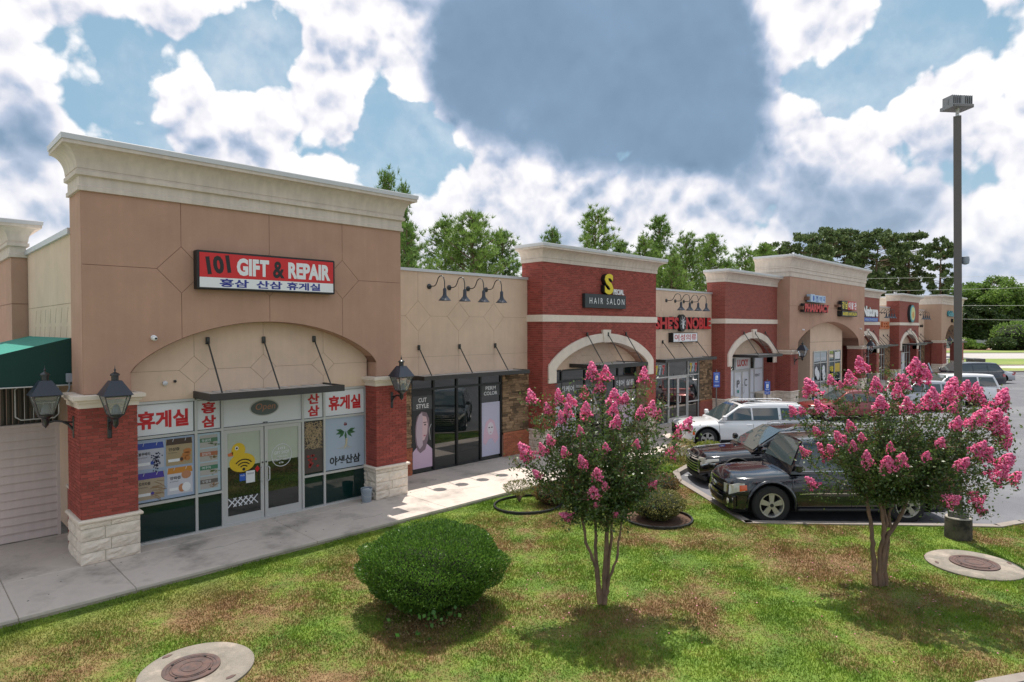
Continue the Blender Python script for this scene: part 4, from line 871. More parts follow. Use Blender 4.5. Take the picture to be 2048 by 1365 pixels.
def edging(poly, label, h=.065):
    t = MB(); n = len(poly); c = Vector((sum(p[0] for p in poly)/n, sum(p[1] for p in poly)/n)); v = []; 
    for p in poly:
        o = (Vector(p)-c).normalized()*.035; v += [(p[0], p[1], LZ), (p[0], p[1], LZ+h), (p[0]+o.x, p[1]+o.y, LZ+h), (p[0]+o.x, p[1]+o.y, LZ)]
    f = []
    for i in range(n):
        a, b = i*4, ((i+1)%n)*4
        for k in range(3): f.append((a+k, b+k, b+k+1, a+k+1))
    o = t.add(v, f).build('bed_edging', BLK); tag(o, label, 'edging', 'black plastic rings around the planting beds')
    o2 = MB().tube([(p[0], p[1], LZ+h) for p in poly+[poly[0]]], .010, 6).build('rim', BLK, o); return o
edging(BED1, 'black plastic edging ring round the thin small shrub near the walk'); edging(BED2, 'black edging ring round the speckled shrub next to the black vehicles')
sheet('mulch', BED2, LZ+.012, mat('mulch', (.10,.055,.035), .95, var=.3, vs=20, bump=1, bs=60))
b = empty('bucket', (6.30, .07, 0), 0, 'grey plastic bucket standing by the stone pier base of the gift shop', 'bucket')
MB().lathe([(.115, 0), (.118, .01), (.138, .26), (.150, .262), (.150, .275), (.140, .277), (.142, .30), (.155, .302), (.155, .315), (.146, .337), (.146, .345), (.153, .35), (.148, .362), (.138, .355), (.132, .10), (.11, .03), (.001, .03)], 28).build('shell', GREYP, b, smooth=35)
MB().tube([(-.15, 0, .27), (-.152, -.06, .22), (-.12, -.135, .17), (0, -.165, .15), (.12, -.135, .17), (.152, -.06, .22), (.15, 0, .27)], .004, 5).build('handle', COPING, b); MB().prism([(-.10, -.03), (.0, -.08), (.09, -.02), (.1, .06), (-.05, .08)], .30, .325, 'z').build('paper_scrap', WHITE, b)
# ================================================================ patio enclosure on the left
pe = empty('patio_enclosure', (0,0,0), label='low wall of pale lap siding under a green canvas awning, left of the tan tower', cat='enclosure')
z = 0.02; k = 0
while z < 2.42:
    MB().prism([(2.615, z), (2.615, z+.012), (2.655, z+.172), (2.68, z+.172), (2.68, z)], -7, .10, 'x').build('siding_board', SIDING, pe); z += .178
MB().box(-7, .10, 2.68, 2.8, 0, 2.45).build('wall_core', SIDING, pe); MB().box(-7, .12, 2.60, 2.82, 2.44, 2.50).build('top_sill', SIDING, pe); MB().box(.04, .10, 2.60, 2.66, 0, 2.44).build('corner_board', SIDING, pe)
SL_ = mat('ribbed_curtain', (.085,.075,.06), .8, streak=.2); mb = MB(); x = -7.0
while x < .08: mb.box(x, x+.05, 2.70, 2.72, 2.5, 3.6); mb.box(x+.05, x+.10, 2.75, 2.77, 2.5, 3.6); x += .10
mb.build('ribbed_curtain', SL_, pe)
for sgn in (0, 1): pass
mb = MB(); mb.tube([(-.75, 1.9, 2.75), (-.66, 1.9, 2.68), (-.1, 1.9, 2.68), (-.02, 1.9, 2.76), (-.02, 1.9, 3.32), (-.09, 1.9, 3.39), (-.66, 1.9, 3.39), (-.75, 1.9, 3.31), (-.75, 1.9, 2.75)], .013, 6); 
for x in (-.6, -.45, -.3, -.15): mb.tube([(x, 1.9, 2.68), (x, 1.9, 3.39)], .006, 4)
mb.build('wire_rack', PAINTW, pe)
aw = empty('awning', (.1, 3.8, 4.36), label='dark green canvas awning hung on the west side wall', cat='awning')
zL = 4.36-.27*3.4
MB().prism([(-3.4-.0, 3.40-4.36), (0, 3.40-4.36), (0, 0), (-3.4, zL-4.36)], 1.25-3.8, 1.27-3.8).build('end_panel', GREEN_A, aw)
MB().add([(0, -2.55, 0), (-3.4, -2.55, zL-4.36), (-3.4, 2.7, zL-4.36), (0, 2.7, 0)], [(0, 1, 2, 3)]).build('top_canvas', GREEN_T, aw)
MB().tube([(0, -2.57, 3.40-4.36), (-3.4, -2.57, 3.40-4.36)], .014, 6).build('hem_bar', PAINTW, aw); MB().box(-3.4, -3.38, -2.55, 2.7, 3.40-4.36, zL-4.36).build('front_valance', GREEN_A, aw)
# ================================================================ lamp post, posts and far fittings
t = empty('lamp_post', (14.1, -11.47, LZ), 0, 'tall square parking-lot lamp post on a stained round concrete base', 'lamp post')
BASEC = mat('stained_concrete', (.10,.085,.06), .95, var=.3, vs=6, col2=(.015,.013,.010), c2s=3.0, c2t=(.40,.58), bump=.8, bs=40); RIM_C = mat('base_rim', (.36,.33,.28), .95, var=.2, vs=8)
MB().lathe([(.255, -.2), (.26, 0), (.255, .44), (.25, .455)], 32).build('concrete_base', BASEC, t, smooth=40); MB().lathe([(.25, .455), (.24, .475), (.001, .478)], 32).build('base_top', RIM_C, t, smooth=40)
MB().cbox(-.17, .17, -.17, .17, .475, .60, .01).build('base_cover', POLE, t)
tx, ty_ = -.09, .09
mb = MB()
def sqr(cx_, cy_, hw, z, a=.15): return [(cx_+hw*math.cos(a+math.pi/4+k*math.pi/2)*1.414, cy_+hw*math.sin(a+math.pi/4+k*math.pi/2)*1.414, z) for k in range(4)]
A_, B_ = sqr(0, 0, .075, .60), sqr(tx, ty_, .072, 9.24); mb.add(A_+B_, [(0, 1, 5, 4), (1, 2, 6, 5), (2, 3, 7, 6), (3, 0, 4, 7), (4, 5, 6, 7)]); mb.build('pole', POLE, t); MB().lathe([(.06, 0), (.06, .12)], 8, (0, 0, .6)).build('collar', POLE, t)
hd = MB().lathe([(.035, 9.24), (.035, 9.42)], 8, (tx, ty_, 0)); hd.tube([(tx-.03, ty_-.02, 9.30), (tx-.08, ty_-.03, 9.45)], .02, 6); hd.build('tenon', COPING, t)
def rb(x0, x1, y0, y1, z0, z1, mb, c=(tx, ty_), a=-.785+.12):
    v = [(x0,y0,z0),(x1,y0,z0),(x1,y1,z0),(x0,y1,z0),(x0,y0,z1),(x1,y0,z1),(x1,y1,z1),(x0,y1,z1)]
    v = [(c[0]+x*math.cos(a)-y*math.sin(a), c[1]+x*math.sin(a)+y*math.cos(a), z) for x, y, z in v]; mb.add(v, [(0,3,2,1),(4,5,6,7),(0,1,5,4),(1,2,6,5),(2,3,7,6),(3,0,4,7)])
mb = MB(); rb(-.25, .25, -.16, .20, 9.40, 9.47, mb); HSG = mat('lamp_grey', (.26,.26,.27), .5, metal=.3); hdo = mb.build('lamp_housing', HSG, t); mb = MB(); rb(-.235, .235, -.175, -.16, 9.405, 9.45, mb); mb.build('lens', BLKG if 'BLKG' in globals() else GLASS, hdo)
for k in range(11):
    if k in (5,): continue
    mb = MB(); x = -.24+.046*k; rb(x, x+.014, -.14, .14, 9.47, 9.66, mb); mb.build('cooling_fin', HSG, hdo)
mb = MB(); rb(-.045, .045, -.15, .16, 9.47, 9.65, mb); rb(-.25, .25, -.02, .02, 9.47, 9.60, mb); mb.build('driver_box', HSG, hdo)
MB().lathe([(.02, 0), (.07, .02), (.08, .1), (.07, .17), (.02, .19)], 12, (.06, -.06, 6.02)).build('photocell', GREYP, t, smooth=40)
def parking_sign(x, y, h, label, posth=None):
    t = empty('parking_sign', (x, y, -.0), math.radians(-35), label, 'parking sign', 'blue parking signs on posts'); MB().box(-.025, .025, -.0, .03, 0, h).build('post', POLE, t)
    MB().cbox(-.155, .155, -.012, 0, h-.62, h-.12, .004).build('sign_plate', SBLUE, t); MB().cbox(-.155, .155, -.012, 0, h-.78, h-.64, .004).build('sign_plate', SBLUE, t)
    MB().box(-.06, .06, -.017, -.012, h-.46, h-.26).build('symbol_panel', WHITE, t); m = MB(); m.prism(ell(0, h-.30, .013, .013, 8), -.021, -.017); m.tube([(-.005, -.02, h-.33), (0, -.02, h-.38), (.025, -.02, h-.385), (.035, -.02, h-.43)], .007, 4); m.tube([(.02*math.cos(q)-.005, -.02, h-.40+.025*math.sin(q)) for q in np.linspace(2, 6, 9)], .005, 4); m.build('wheelchair_symbol', SBLUE, t)
    for a, b_ in ((h-.21, h-.17), (h-.56, h-.50), (h-.74, h-.68)): text('sign_text', 'RESERVED' if a > h-.3 else ('PARKING' if a > h-.6 else 'PERMIT'), (-.10, .10, a, b_), -.016, WHITE, t)
    return t
parking_sign(23.6, -.9, 2.70, 'blue accessible parking sign standing in front of the stone-clad wall by the white vehicle'); parking_sign(28.95, -.9, 1.98, 'blue accessible parking sign in front of the LUCKY shop')
POLW = flat('pale_blue_sleeve', (.50,.62,.72))
for (x, y, h, tilt, lb) in ((34.9, -1.0, 1.72, 0, 'upright white-topped blue post by the pharmacy porch'), (52.3, -1.0, 1.30, -.12, 'short leaning white-topped post behind the pink tree'), (59.2, -1.0, 1.2, 0, 'upright blue and white post before the far oval-sign bay'), (64.4, -1.0, 1.50, -.45, 'blue and white post leaning far to the left near the end tower')):
    t = empty('marker_post', (x, y, 0), 0, lb, 'post', 'blue marker posts along the walk'); t.rotation_euler = (tilt*.6, tilt*.6, 0); MB().box(-.05, .05, -.03, .03, 0, h*.45).build('post', SBLUE, t); MB().box(-.06, .06, -.035, .035, h*.45, h).build('sleeve', POLW, t); text('post_text', 'PARK', (-.045, .045, h*.6, h*.68), -.037, SBLUE, t)
x, y = RW(66, 46.6); t = empty('lamp_post', (x, y, AZ), 0, 'thin distant lamp post with a square head behind the tall lamp post', 'lamp post'); MB().lathe([(.12, 0), (.09, 9.0)], 8).build('pole', POLE, t); MB().cbox(-.35, .35, -.25, .25, 9.0, 9.35, .05).build('lamp_head', BRONZE, t); MB().box(-.3, .25, -.08, 0, 3.0, 3.7).build('notice', WHITE, t)
# gate enclosure and far fence
x, y = RW(76, 54.2); t = empty('gate_enclosure', (x, y, AZ), math.radians(-45), 'black railing enclosure with a dark box beside the far drive', 'railing')
for k in range(14): MB().box(-3.2+.3*k, -3.16+.3*k, -.02, .02, 0, 1.0).build('picket', BLACKM, t)
MB().box(-3.25, .8, -.03, .03, .92, .97).build('rail', BLACKM, t); MB().box(-3.25, .8, -.03, .03, .15, .22).build('rail', BLACKM, t); MB().cbox(-1.0+1.9, 2.4, -.5, .7, 0, 1.05, .05).build('dark_box', BRONZE, t); MB().box(-2.9, -1.4, .5, .8, .2, 1.0).build('notice', WHITE, t)
fn = empty('fence', (*RW(146, 75), AZ), math.radians(-45), 'long grey panel fence with scalloped top beyond the far road', 'fence'); FG = mat('grey_fence', (.33,.35,.40), .7, var=.05)
pw = 3.05; prof = [(0, 0)]+[(pw*t_/8, 1.75+.28*math.sin(math.pi*t_/8)) for t_ in range(9)]+[(pw, 0)]
pm = MB().prism(prof, -.03, .03).mesh('fence_panel', FG); km = MB().box(-.09, .09, -.09, .09, 0, 2.0).mesh('fence_post', FG)
for k in range(26): link('fence_panel', pm, fn, loc=(-30+pw*k, 0, 0)); link('fence_post', km, fn, loc=(-30+pw*k, 0, 0))
up = empty('utility_line', (0,0,0), 0, 'thin overhead cables crossing the sky at the right', 'cable')
for k, (d, za, zb_) in enumerate(((95, 11.9, 14.0), (95, 10.0, 12.2), (95, 8.2, 9.2), (95, 6.6, 6.8))):
    a, b_ = RW(d, 45), RW(d, 140); sag = [(a[0]+(b_[0]-a[0])*q, a[1]+(b_[1]-a[1])*q, za+(zb_-za)*q*2.2-1.2*math.sin(math.pi*q)) for q in np.linspace(0, 1, 14)]; MB().tube(sag, .018, 4, caps=False).build('cable', PAINTW, up)
for r_ in (44.9, 140.1):
    p_ = RW(95, r_); MB().lathe([(.16, 0), (.12, 13 if r_ < 50 else 17)], 8, (p_[0], p_[1], AZ)).build('utility_pole', BRONZE, up)
# ================================================================ window prints
def poster(label, name='window_poster', cat='poster', group=None): return empty(name, (0,0,0), 0, label, cat, group)
PRN = flat('print_white', (.68,.69,.72), .35); PRED = flat('print_red', (.52,.012,.02), .4); PBL = flat('print_pale_blue', (.34,.42,.56), .35)
YG = .537
def white_panel(x0, x1, z0, z1, txts, label, y=YG, bg=PRN):
    s = poster(label); MB().box(x0, x1, y-.004, y+.002, z0, z1).build('panel', bg, s)
    for w, b, m, bd in txts: text('korean_lettering' if ord(w[0]) > 300 else 'lettering', w, b, y-.007, m, s, bd)
    return s
white_panel(1.03, 2.20, 2.29, 2.94, [('휴게실', (1.10, 2.10, 2.42, 2.80), PRED, .04)], 'white window sign with red Korean letters, at the far left of the shopfront')
white_panel(2.28, 2.77, 2.29, 2.94, [('홍', (2.37, 2.68, 2.64, 2.90), PRED, .04), ('삼', (2.37, 2.68, 2.33, 2.60), PRED, .04)], 'narrow white sign with two stacked red Korean letters left of the gift shop door')
white_panel(4.80, 5.31, 2.29, 2.94, [('산', (4.90, 5.22, 2.64, 2.90), PRED, .04), ('삼', (4.90, 5.22, 2.33, 2.60), PRED, .04)], 'narrow white sign with two stacked red Korean letters right of the gift shop door')
white_panel(5.39, 6.52, 2.29, 2.94, [('휴게실', (5.48, 6.42, 2.42, 2.80), PRED, .04)], 'white window sign with red Korean letters, beside the right pier of the gift shop')
tr = white_panel(2.85, 4.74, 2.29, 2.94, [], 'white transom panel over the gift shop doors with an oval open sign')
MB().prism(ell(3.80, 2.66, .36, .20, 28), YG-.012, YG-.004).build('oval_sign', flat('oval_rim', (.5,.5,.48)), tr); MB().prism(ell(3.80, 2.66, .33, .175, 28), YG-.016, YG-.012).build('oval_face', flat('oval_dark', (.10,.12,.12)), tr)
text('lettering', 'Open', (3.56, 4.04, 2.57, 2.77), YG-.019, flat('faded_red', (.45,.20,.12)), tr, 0, slant=.2); MB().box(3.76, 3.87, YG-.012, YG-.004, 2.24, 2.32).build('number_plate', BLK, tr); text('numbers', '101', (3.775, 3.855, 2.255, 2.305), YG-.014, PRN, tr)
pb = poster('large pale blue poster of four food adverts beside the left pier'); MB().box(1.02, 2.21, YG-.004, YG+.002, .88, 2.20).build('panel', flat('sheet_blue', (.30,.37,.50), .3), pb)
def advert(x0, x1, z0, z1, band, bg, kind, ttl):
    MB().box(x0, x1, YG-.007, YG-.004, z0, z1).build('advert', bg, pb); a = MB().prism([(x0, z1-.13), (x0+.02, z1), (x1-.02, z1), (x1, z1-.13)], YG-.010, YG-.007).build('band', band, pb)
    for q in (.25, .72): MB().tube([(x0+(x1-x0)*q, YG-.012, z1-.06), (x0+(x1-x0)*q+.02, YG-.012, z1)], .005, 4).build('string', PRN, a)
    text('heading', ttl, (x0+.05, x0+.27, z1-.26, z1-.19), YG-.010, BLK, pb, .02); text('small_print', 'premium', (x0+.05, x0+.22, z1-.32, z1-.29), YG-.010, DKG, pb)
    MB().box(x0+.04, x0+.27, YG-.010, YG-.007, z0+.08, z0+.14).build('strip', PRN, pb); MB().prism(ell(x0+.31, z0+.12, .032, .04, 14), YG-.013, YG-.007).build('seal', band, pb)
    rg = random.Random(int(x0*100+z0*10)); m1 = MB()
    if kind == 'berry':
        for k in range(60):
            cx_, cz_ = x1-.15+rg.gauss(0, .05), z0+.16+rg.gauss(0, .09); m1.prism(ell(cx_, cz_, .014, .016, 7), YG-.012, YG-.008)
        m1.build('berries', flat('berry', (.03,.03,.08)), pb)
    elif kind == 'potato':
        for (dx, dz, a_, b_) in ((.10, .32, .085, .05), (.12, .25, .09, .045), (.10, .16, .06, .06), (.19, .17, .05, .055), (.22, .12, .03, .035)): m1.prism(ell(x1-dx, z0+dz-.03, a_, b_, 14), YG-.012, YG-.008)
        m1.build('potatoes', flat('potato', (.40,.15,.04)), pb)
    elif kind == 'onion':
        m1.prism(ell(x1-.13, z0+.40, .10, .09, 16), YG-.012, YG-.008); m1.prism(ell(x1-.22, z0+.12, .07, .09, 16), YG-.012, YG-.008); m1.build('onions', flat('onion', (.42,.19,.10)), pb); MB().prism(ell(x1-.13, z0+.13, .09, .10, 16), YG-.014, YG-.008).build('cut_onion', PRN, pb)
    else:
        for k in range(22): q = rg.uniform(-.9, .3); cx_, cz_ = x1-.13+rg.gauss(0, .05), z0+.22+rg.gauss(0, .09); m1.tube([(cx_-.07*math.cos(q), YG-.011, cz_-.07*math.sin(q)), (cx_+.07*math.cos(q), YG-.011, cz_+.07*math.sin(q))], .006, 4)
        m1.build('roots', flat('root', (.30,.20,.11)), pb)
advert(1.06, 1.60, 1.58, 2.13, flat('band_blue', (.03,.06,.30)), flat('ad_grey', (.42,.43,.50)), 'berry', '블루베리'); advert(1.64, 2.17, 1.58, 2.16, flat('band_brown', (.06,.035,.025)), flat('ad_tan', (.34,.26,.15)), 'potato', '인삼즙')
advert(1.06, 1.60, .93, 1.50, flat('band_violet', (.06,.04,.28)), flat('ad_sand', (.36,.29,.21)), 'roots', '도라지즙'); advert(1.66, 2.17, .95, 1.53, flat('band_orange', (.48,.20,.03)), flat('ad_pale', (.50,.50,.56)), 'onion', '양파즙')
pt = poster('tall narrow poster of four dried teas left of the gift shop door'); MB().box(2.28, 2.77, YG-.004, YG+.002, .88, 2.20).build('panel', flat('sheet_teal', (.36,.46,.52), .3), pt)
for k, (cc, w) in enumerate((((.08,.17,.10), '둥굴레'), ((.34,.12,.06), '감잎차'), ((.05,.17,.10), '여주차'), ((.12,.10,.09), '우엉차'))):
    z1 = 2.16-.31*k; MB().box(2.33, 2.71, YG-.007, YG-.004, z1-.28, z1).build('card', flat('card_grey', (.36,.34,.32)), pt); MB().box(2.33, 2.71, YG-.010, YG-.007, z1-.16, z1-.07).build('band', flat('tea_band_%s' % 'abcd'[k], cc), pt); text('korean_lettering', w, (2.37, 2.56, z1-.145, z1-.085), YG-.012, PRN, pt)
    rg = random.Random(k); m1 = MB()
    for i in range(16): m1.prism(ell(2.62+rg.gauss(0, .05), z1-.20+rg.gauss(0, .025), .022, .009, 6), YG-.013, YG-.010)
    m1.build('tea_leaves', flat('leaf_print_%s' % 'abcd'[k], ((.10,.15,.06), (.25,.17,.06), (.14,.18,.05), (.30,.17,.09))[k]), pt)
pp = poster('narrow photo poster of tangled ginseng roots and red berries, right of the gift shop door'); MB().box(4.80, 5.31, YG-.004, YG+.002, .90, 2.20).build('panel', flat('dark_print', (.06,.045,.04)), pp)
rg = random.Random(5); m1 = MB()
for k in range(150):
    cx_, cz_, q = rg.uniform(4.84, 5.27), rg.uniform(1.52, 2.16), rg.uniform(0, 3.14); pts = [(min(5.3, max(4.81, cx_+.09*t_*math.cos(q)+.02*math.sin(t_*5+k))), YG-.008-.0003*(k % 7), min(2.19, max(1.5, cz_+.09*t_*math.sin(q)+.02*math.cos(t_*4+k)))) for t_ in (-1, -.4, .2, .8)]; m1.tube(pts, .006, 4)
m1.build('roots', flat('ginseng', (.42,.32,.19)), pp); m1 = MB()
for k in range(12): m1.prism(ell(rg.uniform(4.9, 5.2), rg.uniform(1.0, 1.35), .04, .03, 8), YG-.010, YG-.005)
m1.build('berries', flat('berry_red', (.28,.02,.02)), pp)
pg = poster('pale blue poster of a ginseng plant with black Korean lettering, beside the right pier'); MB().box(5.39, 6.52, YG-.004, YG+.002, .88, 2.22).build('panel', flat('sky_print', (.36,.43,.53), .35), pg)
text('korean_lettering', '야생산삼', (5.50, 6.40, .98, 1.22), YG-.008, DKG, pg, .04)
LP = flat('leaf_green', (.035,.12,.045)); m1 = MB()
for q in (-2.9, -2.3, -1.6, -.9, -.25, .3, 2.8):
    c, s_ = math.cos(q), math.sin(q); cx_, cz_ = 5.97+.17*c, 1.84+.10*s_; m1.prism([(cx_-.12*c, cz_-.10*s_), (cx_+.035*s_, cz_-.045*c), (cx_+.13*c, cz_+.11*s_), (cx_-.035*s_, cz_+.045*c)], YG-.009, YG-.004)
m1.build('leaves', LP, pg); m1 = MB().tube([(5.97, YG-.007, 1.84), (5.99, YG-.007, 1.66)], .008, 4); m1.build('stem', LP, pg)
m1 = MB(); [m1.prism(ell(5.96+.03*math.cos(k), 2.03+.03*math.sin(k*2), .018, .018, 7), YG-.009, YG-.004) for k in range(7)]; m1.build('berries', flat('berry_red2', (.22,.02,.03)), pg)
m1 = MB().tube([(5.99, YG-.008, 1.66), (5.98, YG-.008, 1.5), (5.93, YG-.008, 1.38)], [.03, .025, .006], 6); [m1.tube([(5.97, YG-.007, 1.5), (5.97+dx*.5, YG-.007, 1.42), (5.97+dx, YG-.007, 1.34+abs(dx)*.3)], .004, 4) for dx in (-.25, -.16, -.08, .05, .12, .18)]; m1.build('root', flat('root_pale', (.55,.48,.33)), pg)
# on the doors
YD = .540; DY = flat('duck_yellow', (.62,.42,.02)); 
dk = poster('yellow duck sticker with a wifi mark on the left gift shop door', 'door_sticker', 'sticker'); MB().prism(ell(3.27, 1.42, .30, .22, 26), YD, YD+.003).build('body', DY, dk); MB().prism(ell(3.18, 1.72, .16, .17, 22), YD-.003, YD).build('head', DY, dk); MB().prism([(2.93, 1.66), (3.06, 1.70), (3.05, 1.60), (2.95, 1.60)], YD-.003, YD).build('beak', ORG, dk)
MB().prism(ell(3.14, 1.77, .04, .045, 14), YD-.006, YD-.003).build('eye', PRN, dk); MB().prism(ell(3.14, 1.77, .022, .025, 12), YD-.009, YD-.006).build('pupil', BLK, dk)
m1 = MB(); m1.prism(ell(3.30, 1.26, .035, .035, 12), YD-.006, YD-.002)
for r in (.10, .17, .24): m1.tube([(3.30+r*math.sin(q), YD-.005, 1.25+r*math.cos(q)) for q in np.linspace(-.85, .85, 9)], .013, 4)
m1.build('wifi_mark', BLK, dk)
st = poster('small notices and red diamond sticker below the yellow duck on the left door', 'door_notices', 'notice'); MB().box(3.20, 3.34, YD, YD+.003, .99, 1.16).build('blue_notice', SBLUE, st); MB().box(3.35, 3.56, YD, YD+.003, .92, 1.20).build('pale_notice', PRN, st); MB().prism([(3.62, 1.14), (3.68, 1.22), (3.62, 1.30), (3.56, 1.22)], YD, YD+.003).build('diamond', PRED, st); text('lettering', 'mask', (3.22, 3.32, 1.10, 1.14), YD-.003, PRN, st); text('lettering', 'notice', (3.38, 3.53, 1.12, 1.16), YD-.003, DKG, st)
lt = poster('white lattice strip across the bottom of the left gift shop door', 'lattice_strip', 'lattice'); m1 = MB()
for k in range(6):
    for sgn in (1, -1):
        xa = 2.93+.125*k; xb = xa+.19; 
        if xb < 3.73: m1.tube([(xa, YD-.004, .42 if sgn > 0 else .62), (xb, YD-.004, .62 if sgn > 0 else .42)], .013, 4)
m1.build('strips', PRN, lt)
cs = poster('round white opening-hours decal on the right gift shop door', 'door_decal', 'decal'); m1 = MB().tube([(4.22+.25*math.cos(q), YD-.002, 1.46+.27*math.sin(q)) for q in np.linspace(0, 2*math.pi, 33)], .008, 4); m1.build('ring', PRN, cs)
for w, b_ in (('101', (4.13, 4.30, 1.60, 1.66)), ('GIFT SHOP', (4.03, 4.41, 1.49, 1.57)), ('MON-SUN', (4.10, 4.36, 1.41, 1.455)), ('11:00AM - 8:00PM', (4.01, 4.43, 1.33, 1.375)), ('678', (4.15, 4.26, 1.26, 1.30))): text('lettering', w, b_, YD-.002, PRN, cs, .01)
# salon posters
YS = 1.762; SKIN = flat('print_skin', (.60,.42,.44)); HAIR = flat('print_hair', (.20,.14,.17)); PNK = flat('print_pink', (.58,.42,.55)); HAIRL = flat('print_hair_light', (.48,.38,.44))
sp = poster('tall salon poster of a woman with a straight bob under the words CUT STYLE'); MB().box(9.0, 9.80, YS-.004, YS+.002, .12, 2.58).build('panel', flat('poster_black', (.02,.02,.024)), sp); MB().box(9.0, 9.80, YS-.007, YS-.004, 1.98, 2.42).build('title_panel', flat('poster_grey', (.06,.062,.068)), sp)
text('lettering', 'CUT', (9.24, 9.56, 2.22, 2.36), YS-.01, PRN, sp, .02); text('lettering', 'STYLE', (9.16, 9.64, 2.03, 2.17), YS-.01, PRN, sp, .02)
MB().prism([(9.0, .14), (9.0, .66), (9.2, .84), (9.55, .9), (9.78, .7), (9.78, .14)], YS-.007, YS-.004).build('shoulders', PNK, sp); MB().prism([(9.12, 1.0), (9.10, 1.4), (9.18, 1.78), (9.36, 1.93), (9.56, 1.88), (9.66, 1.66), (9.66, 1.3), (9.6, 1.0), (9.5, .72), (9.3, .62), (9.18, .75)], YS-.010, YS-.007).build('hair', HAIR, sp)
MB().prism([(9.38, 1.80), (9.54, 1.75), (9.60, 1.5), (9.57, 1.22), (9.46, 1.02), (9.38, 1.0), (9.36, 1.3)], YS-.013, YS-.010).build('face', SKIN, sp); MB().prism([(9.14, 1.2), (9.16, 1.6), (9.26, 1.84), (9.38, 1.9), (9.40, 1.6), (9.38, 1.2), (9.40, .86), (9.28, .75), (9.18, .9)], YS-.016, YS-.013).build('fringe', HAIRL, sp)
m1 = MB(); m1.prism(ell(9.49, 1.50, .045, .02, 10), YS-.017, YS-.013); m1.prism([(9.42, 1.56), (9.56, 1.57), (9.55, 1.59), (9.43, 1.585)], YS-.017, YS-.013); m1.build('eye', BLK, sp); MB().prism(ell(9.47, 1.16, .045, .022, 10), YS-.017, YS-.013).build('lips', flat('lips', (.40,.10,.14)), sp); MB().tube([(9.70, YS-.01, 1.0), (9.66, YS-.01, 1.35), (9.74, YS-.01, 1.5)], .012, 4).build('scissors', COPING, sp)
sp = poster('pale lavender salon poster of a sketched face under the words PERM COLOR'); MB().box(11.92, 12.78, YS-.004, YS+.002, .12, 1.98).build('panel', flat('poster_lavender', (.48,.47,.60)), sp); MB().box(11.92, 12.78, YS-.005, YS+.002, 2.20, 2.58).build('title_panel', flat('poster_grey', (.06,.062,.068)), sp)
text('lettering', 'PERM', (12.10, 12.58, 2.41, 2.54), YS-.009, PRN, sp, .02); text('lettering', 'COLOR', (12.02, 12.66, 2.23, 2.36), YS-.009, PRN, sp, .02)
PKH = flat('print_pink_hair', (.62,.42,.52)); MB().prism([(11.98, .6), (12.02, 1.0), (12.12, 1.3), (12.32, 1.42), (12.52, 1.3), (12.60, 1.05), (12.72, .7), (12.55, .5), (12.40, .72), (12.25, .7), (12.1, .5)], YS-.008, YS-.004).build('hair', PKH, sp); MB().prism(ell(12.33, 1.06, .15, .22, 18), YS-.011, YS-.008).build('face', flat('print_face', (.66,.60,.66)), sp)
m1 = MB(); [m1.prism(ell(12.33+dx, 1.10, .04, .02, 8), YS-.014, YS-.011) for dx in (-.065, .065)]; m1.build('eyes', BLK, sp); MB().prism(ell(12.33, .93, .035, .015, 8), YS-.014, YS-.011).build('lips', flat('lips', (.40,.10,.14)), sp)
YT = 1.555
for (x0, x1, z0, z1, w, lb) in ((15.45, 16.76, 1.93, 2.45, '스킨케어', 'charcoal banner with white Korean letters at the left of the hair salon window'), (19.35, 20.9, 1.93, 2.47, '헤어 살롱', 'charcoal banner with white Korean letters at the right of the hair salon window')):
    s = poster(lb, 'window_banner', 'banner'); MB().box(x0, x1, YT-.004, YT+.004, z0, z1).build('panel', flat('banner_grey', (.10,.095,.10)), s); text('korean_lettering', w, (x0+.12, x1-.12, z0+.14, z1-.14), YT-.008, PRN, s, .02)
    MB().box(x0, x1, YT-.003, YT+.004, .3, z0-.06).build('lower_print', flat('banner_pale', (.56,.54,.60)), s); MB().prism([(x0+.3, .5), (x0+.35, 1.2), (x0+.6, 1.6), (x0+.9, 1.3), (x0+1.0, .6)], YT-.006, YT-.003).build('figure', PNK, s)
s = poster('row of 777 stickers on the transom glass above the silver doors', 'window_stickers', 'sticker')
for k, x in enumerate((22.85, 23.15, 23.45, 26.0, 26.25, 26.5)): text('seven', '7', (x, x+.24, 2.35, 2.80), 1.765, (YEL, LB, PRED)[k % 3], s, .06); text('seven_edge', '7', (x-.02, x+.26, 2.33, 2.82), 1.768, PRN, s, .10)
s = poster('white LUCKY panel with red letters above the white shop doors', 'transom_sign', 'sign'); MB().box(30.55, 32.3, 1.535, 1.545, 2.30, 2.90).build('panel', PRN, s); text('lettering', 'LUCKY', (30.75, 32.1, 2.42, 2.80), 1.53, PRED, s, .04)
YL = 1.565
for w, b_, lb in (('P', (30.80, 31.10, 1.25, 1.65), 'large thin letter P on the left white shop door'), ('C', (31.72, 32.05, 1.28, 1.68), 'large thin letter C on the right white shop door')):
    s = poster(lb, 'door_letter', 'lettering'); text('letter', w, b_, YL, BLK, s)
s = poster('REPAIR lettering and small phone picture on the window left of the LUCKY doors', 'window_print', 'lettering'); text('lettering', 'REPAIR', (29.05, 29.85, 1.60, 1.78), YL, DKG, s); MB().box(29.30, 29.55, YL-.003, YL, 1.15, 1.38).build('picture', BLK, s); text('lettering', 'data', (29.3, 29.6, 1.02, 1.08), YL, DKG, s)
s = poster('RENT lettering on the window right of the LUCKY doors', 'window_print', 'lettering'); text('lettering', 'RENT', (33.1, 33.7, 1.75, 1.90), YL, DKG, s)
s = poster('small green square decal on the left white shop door', 'door_decal', 'decal'); MB().box(30.85, 31.05, YL-.003, YL, .95, 1.12).build('decal', flat('decal_green', (.05,.30,.25)), s)
YP = .855
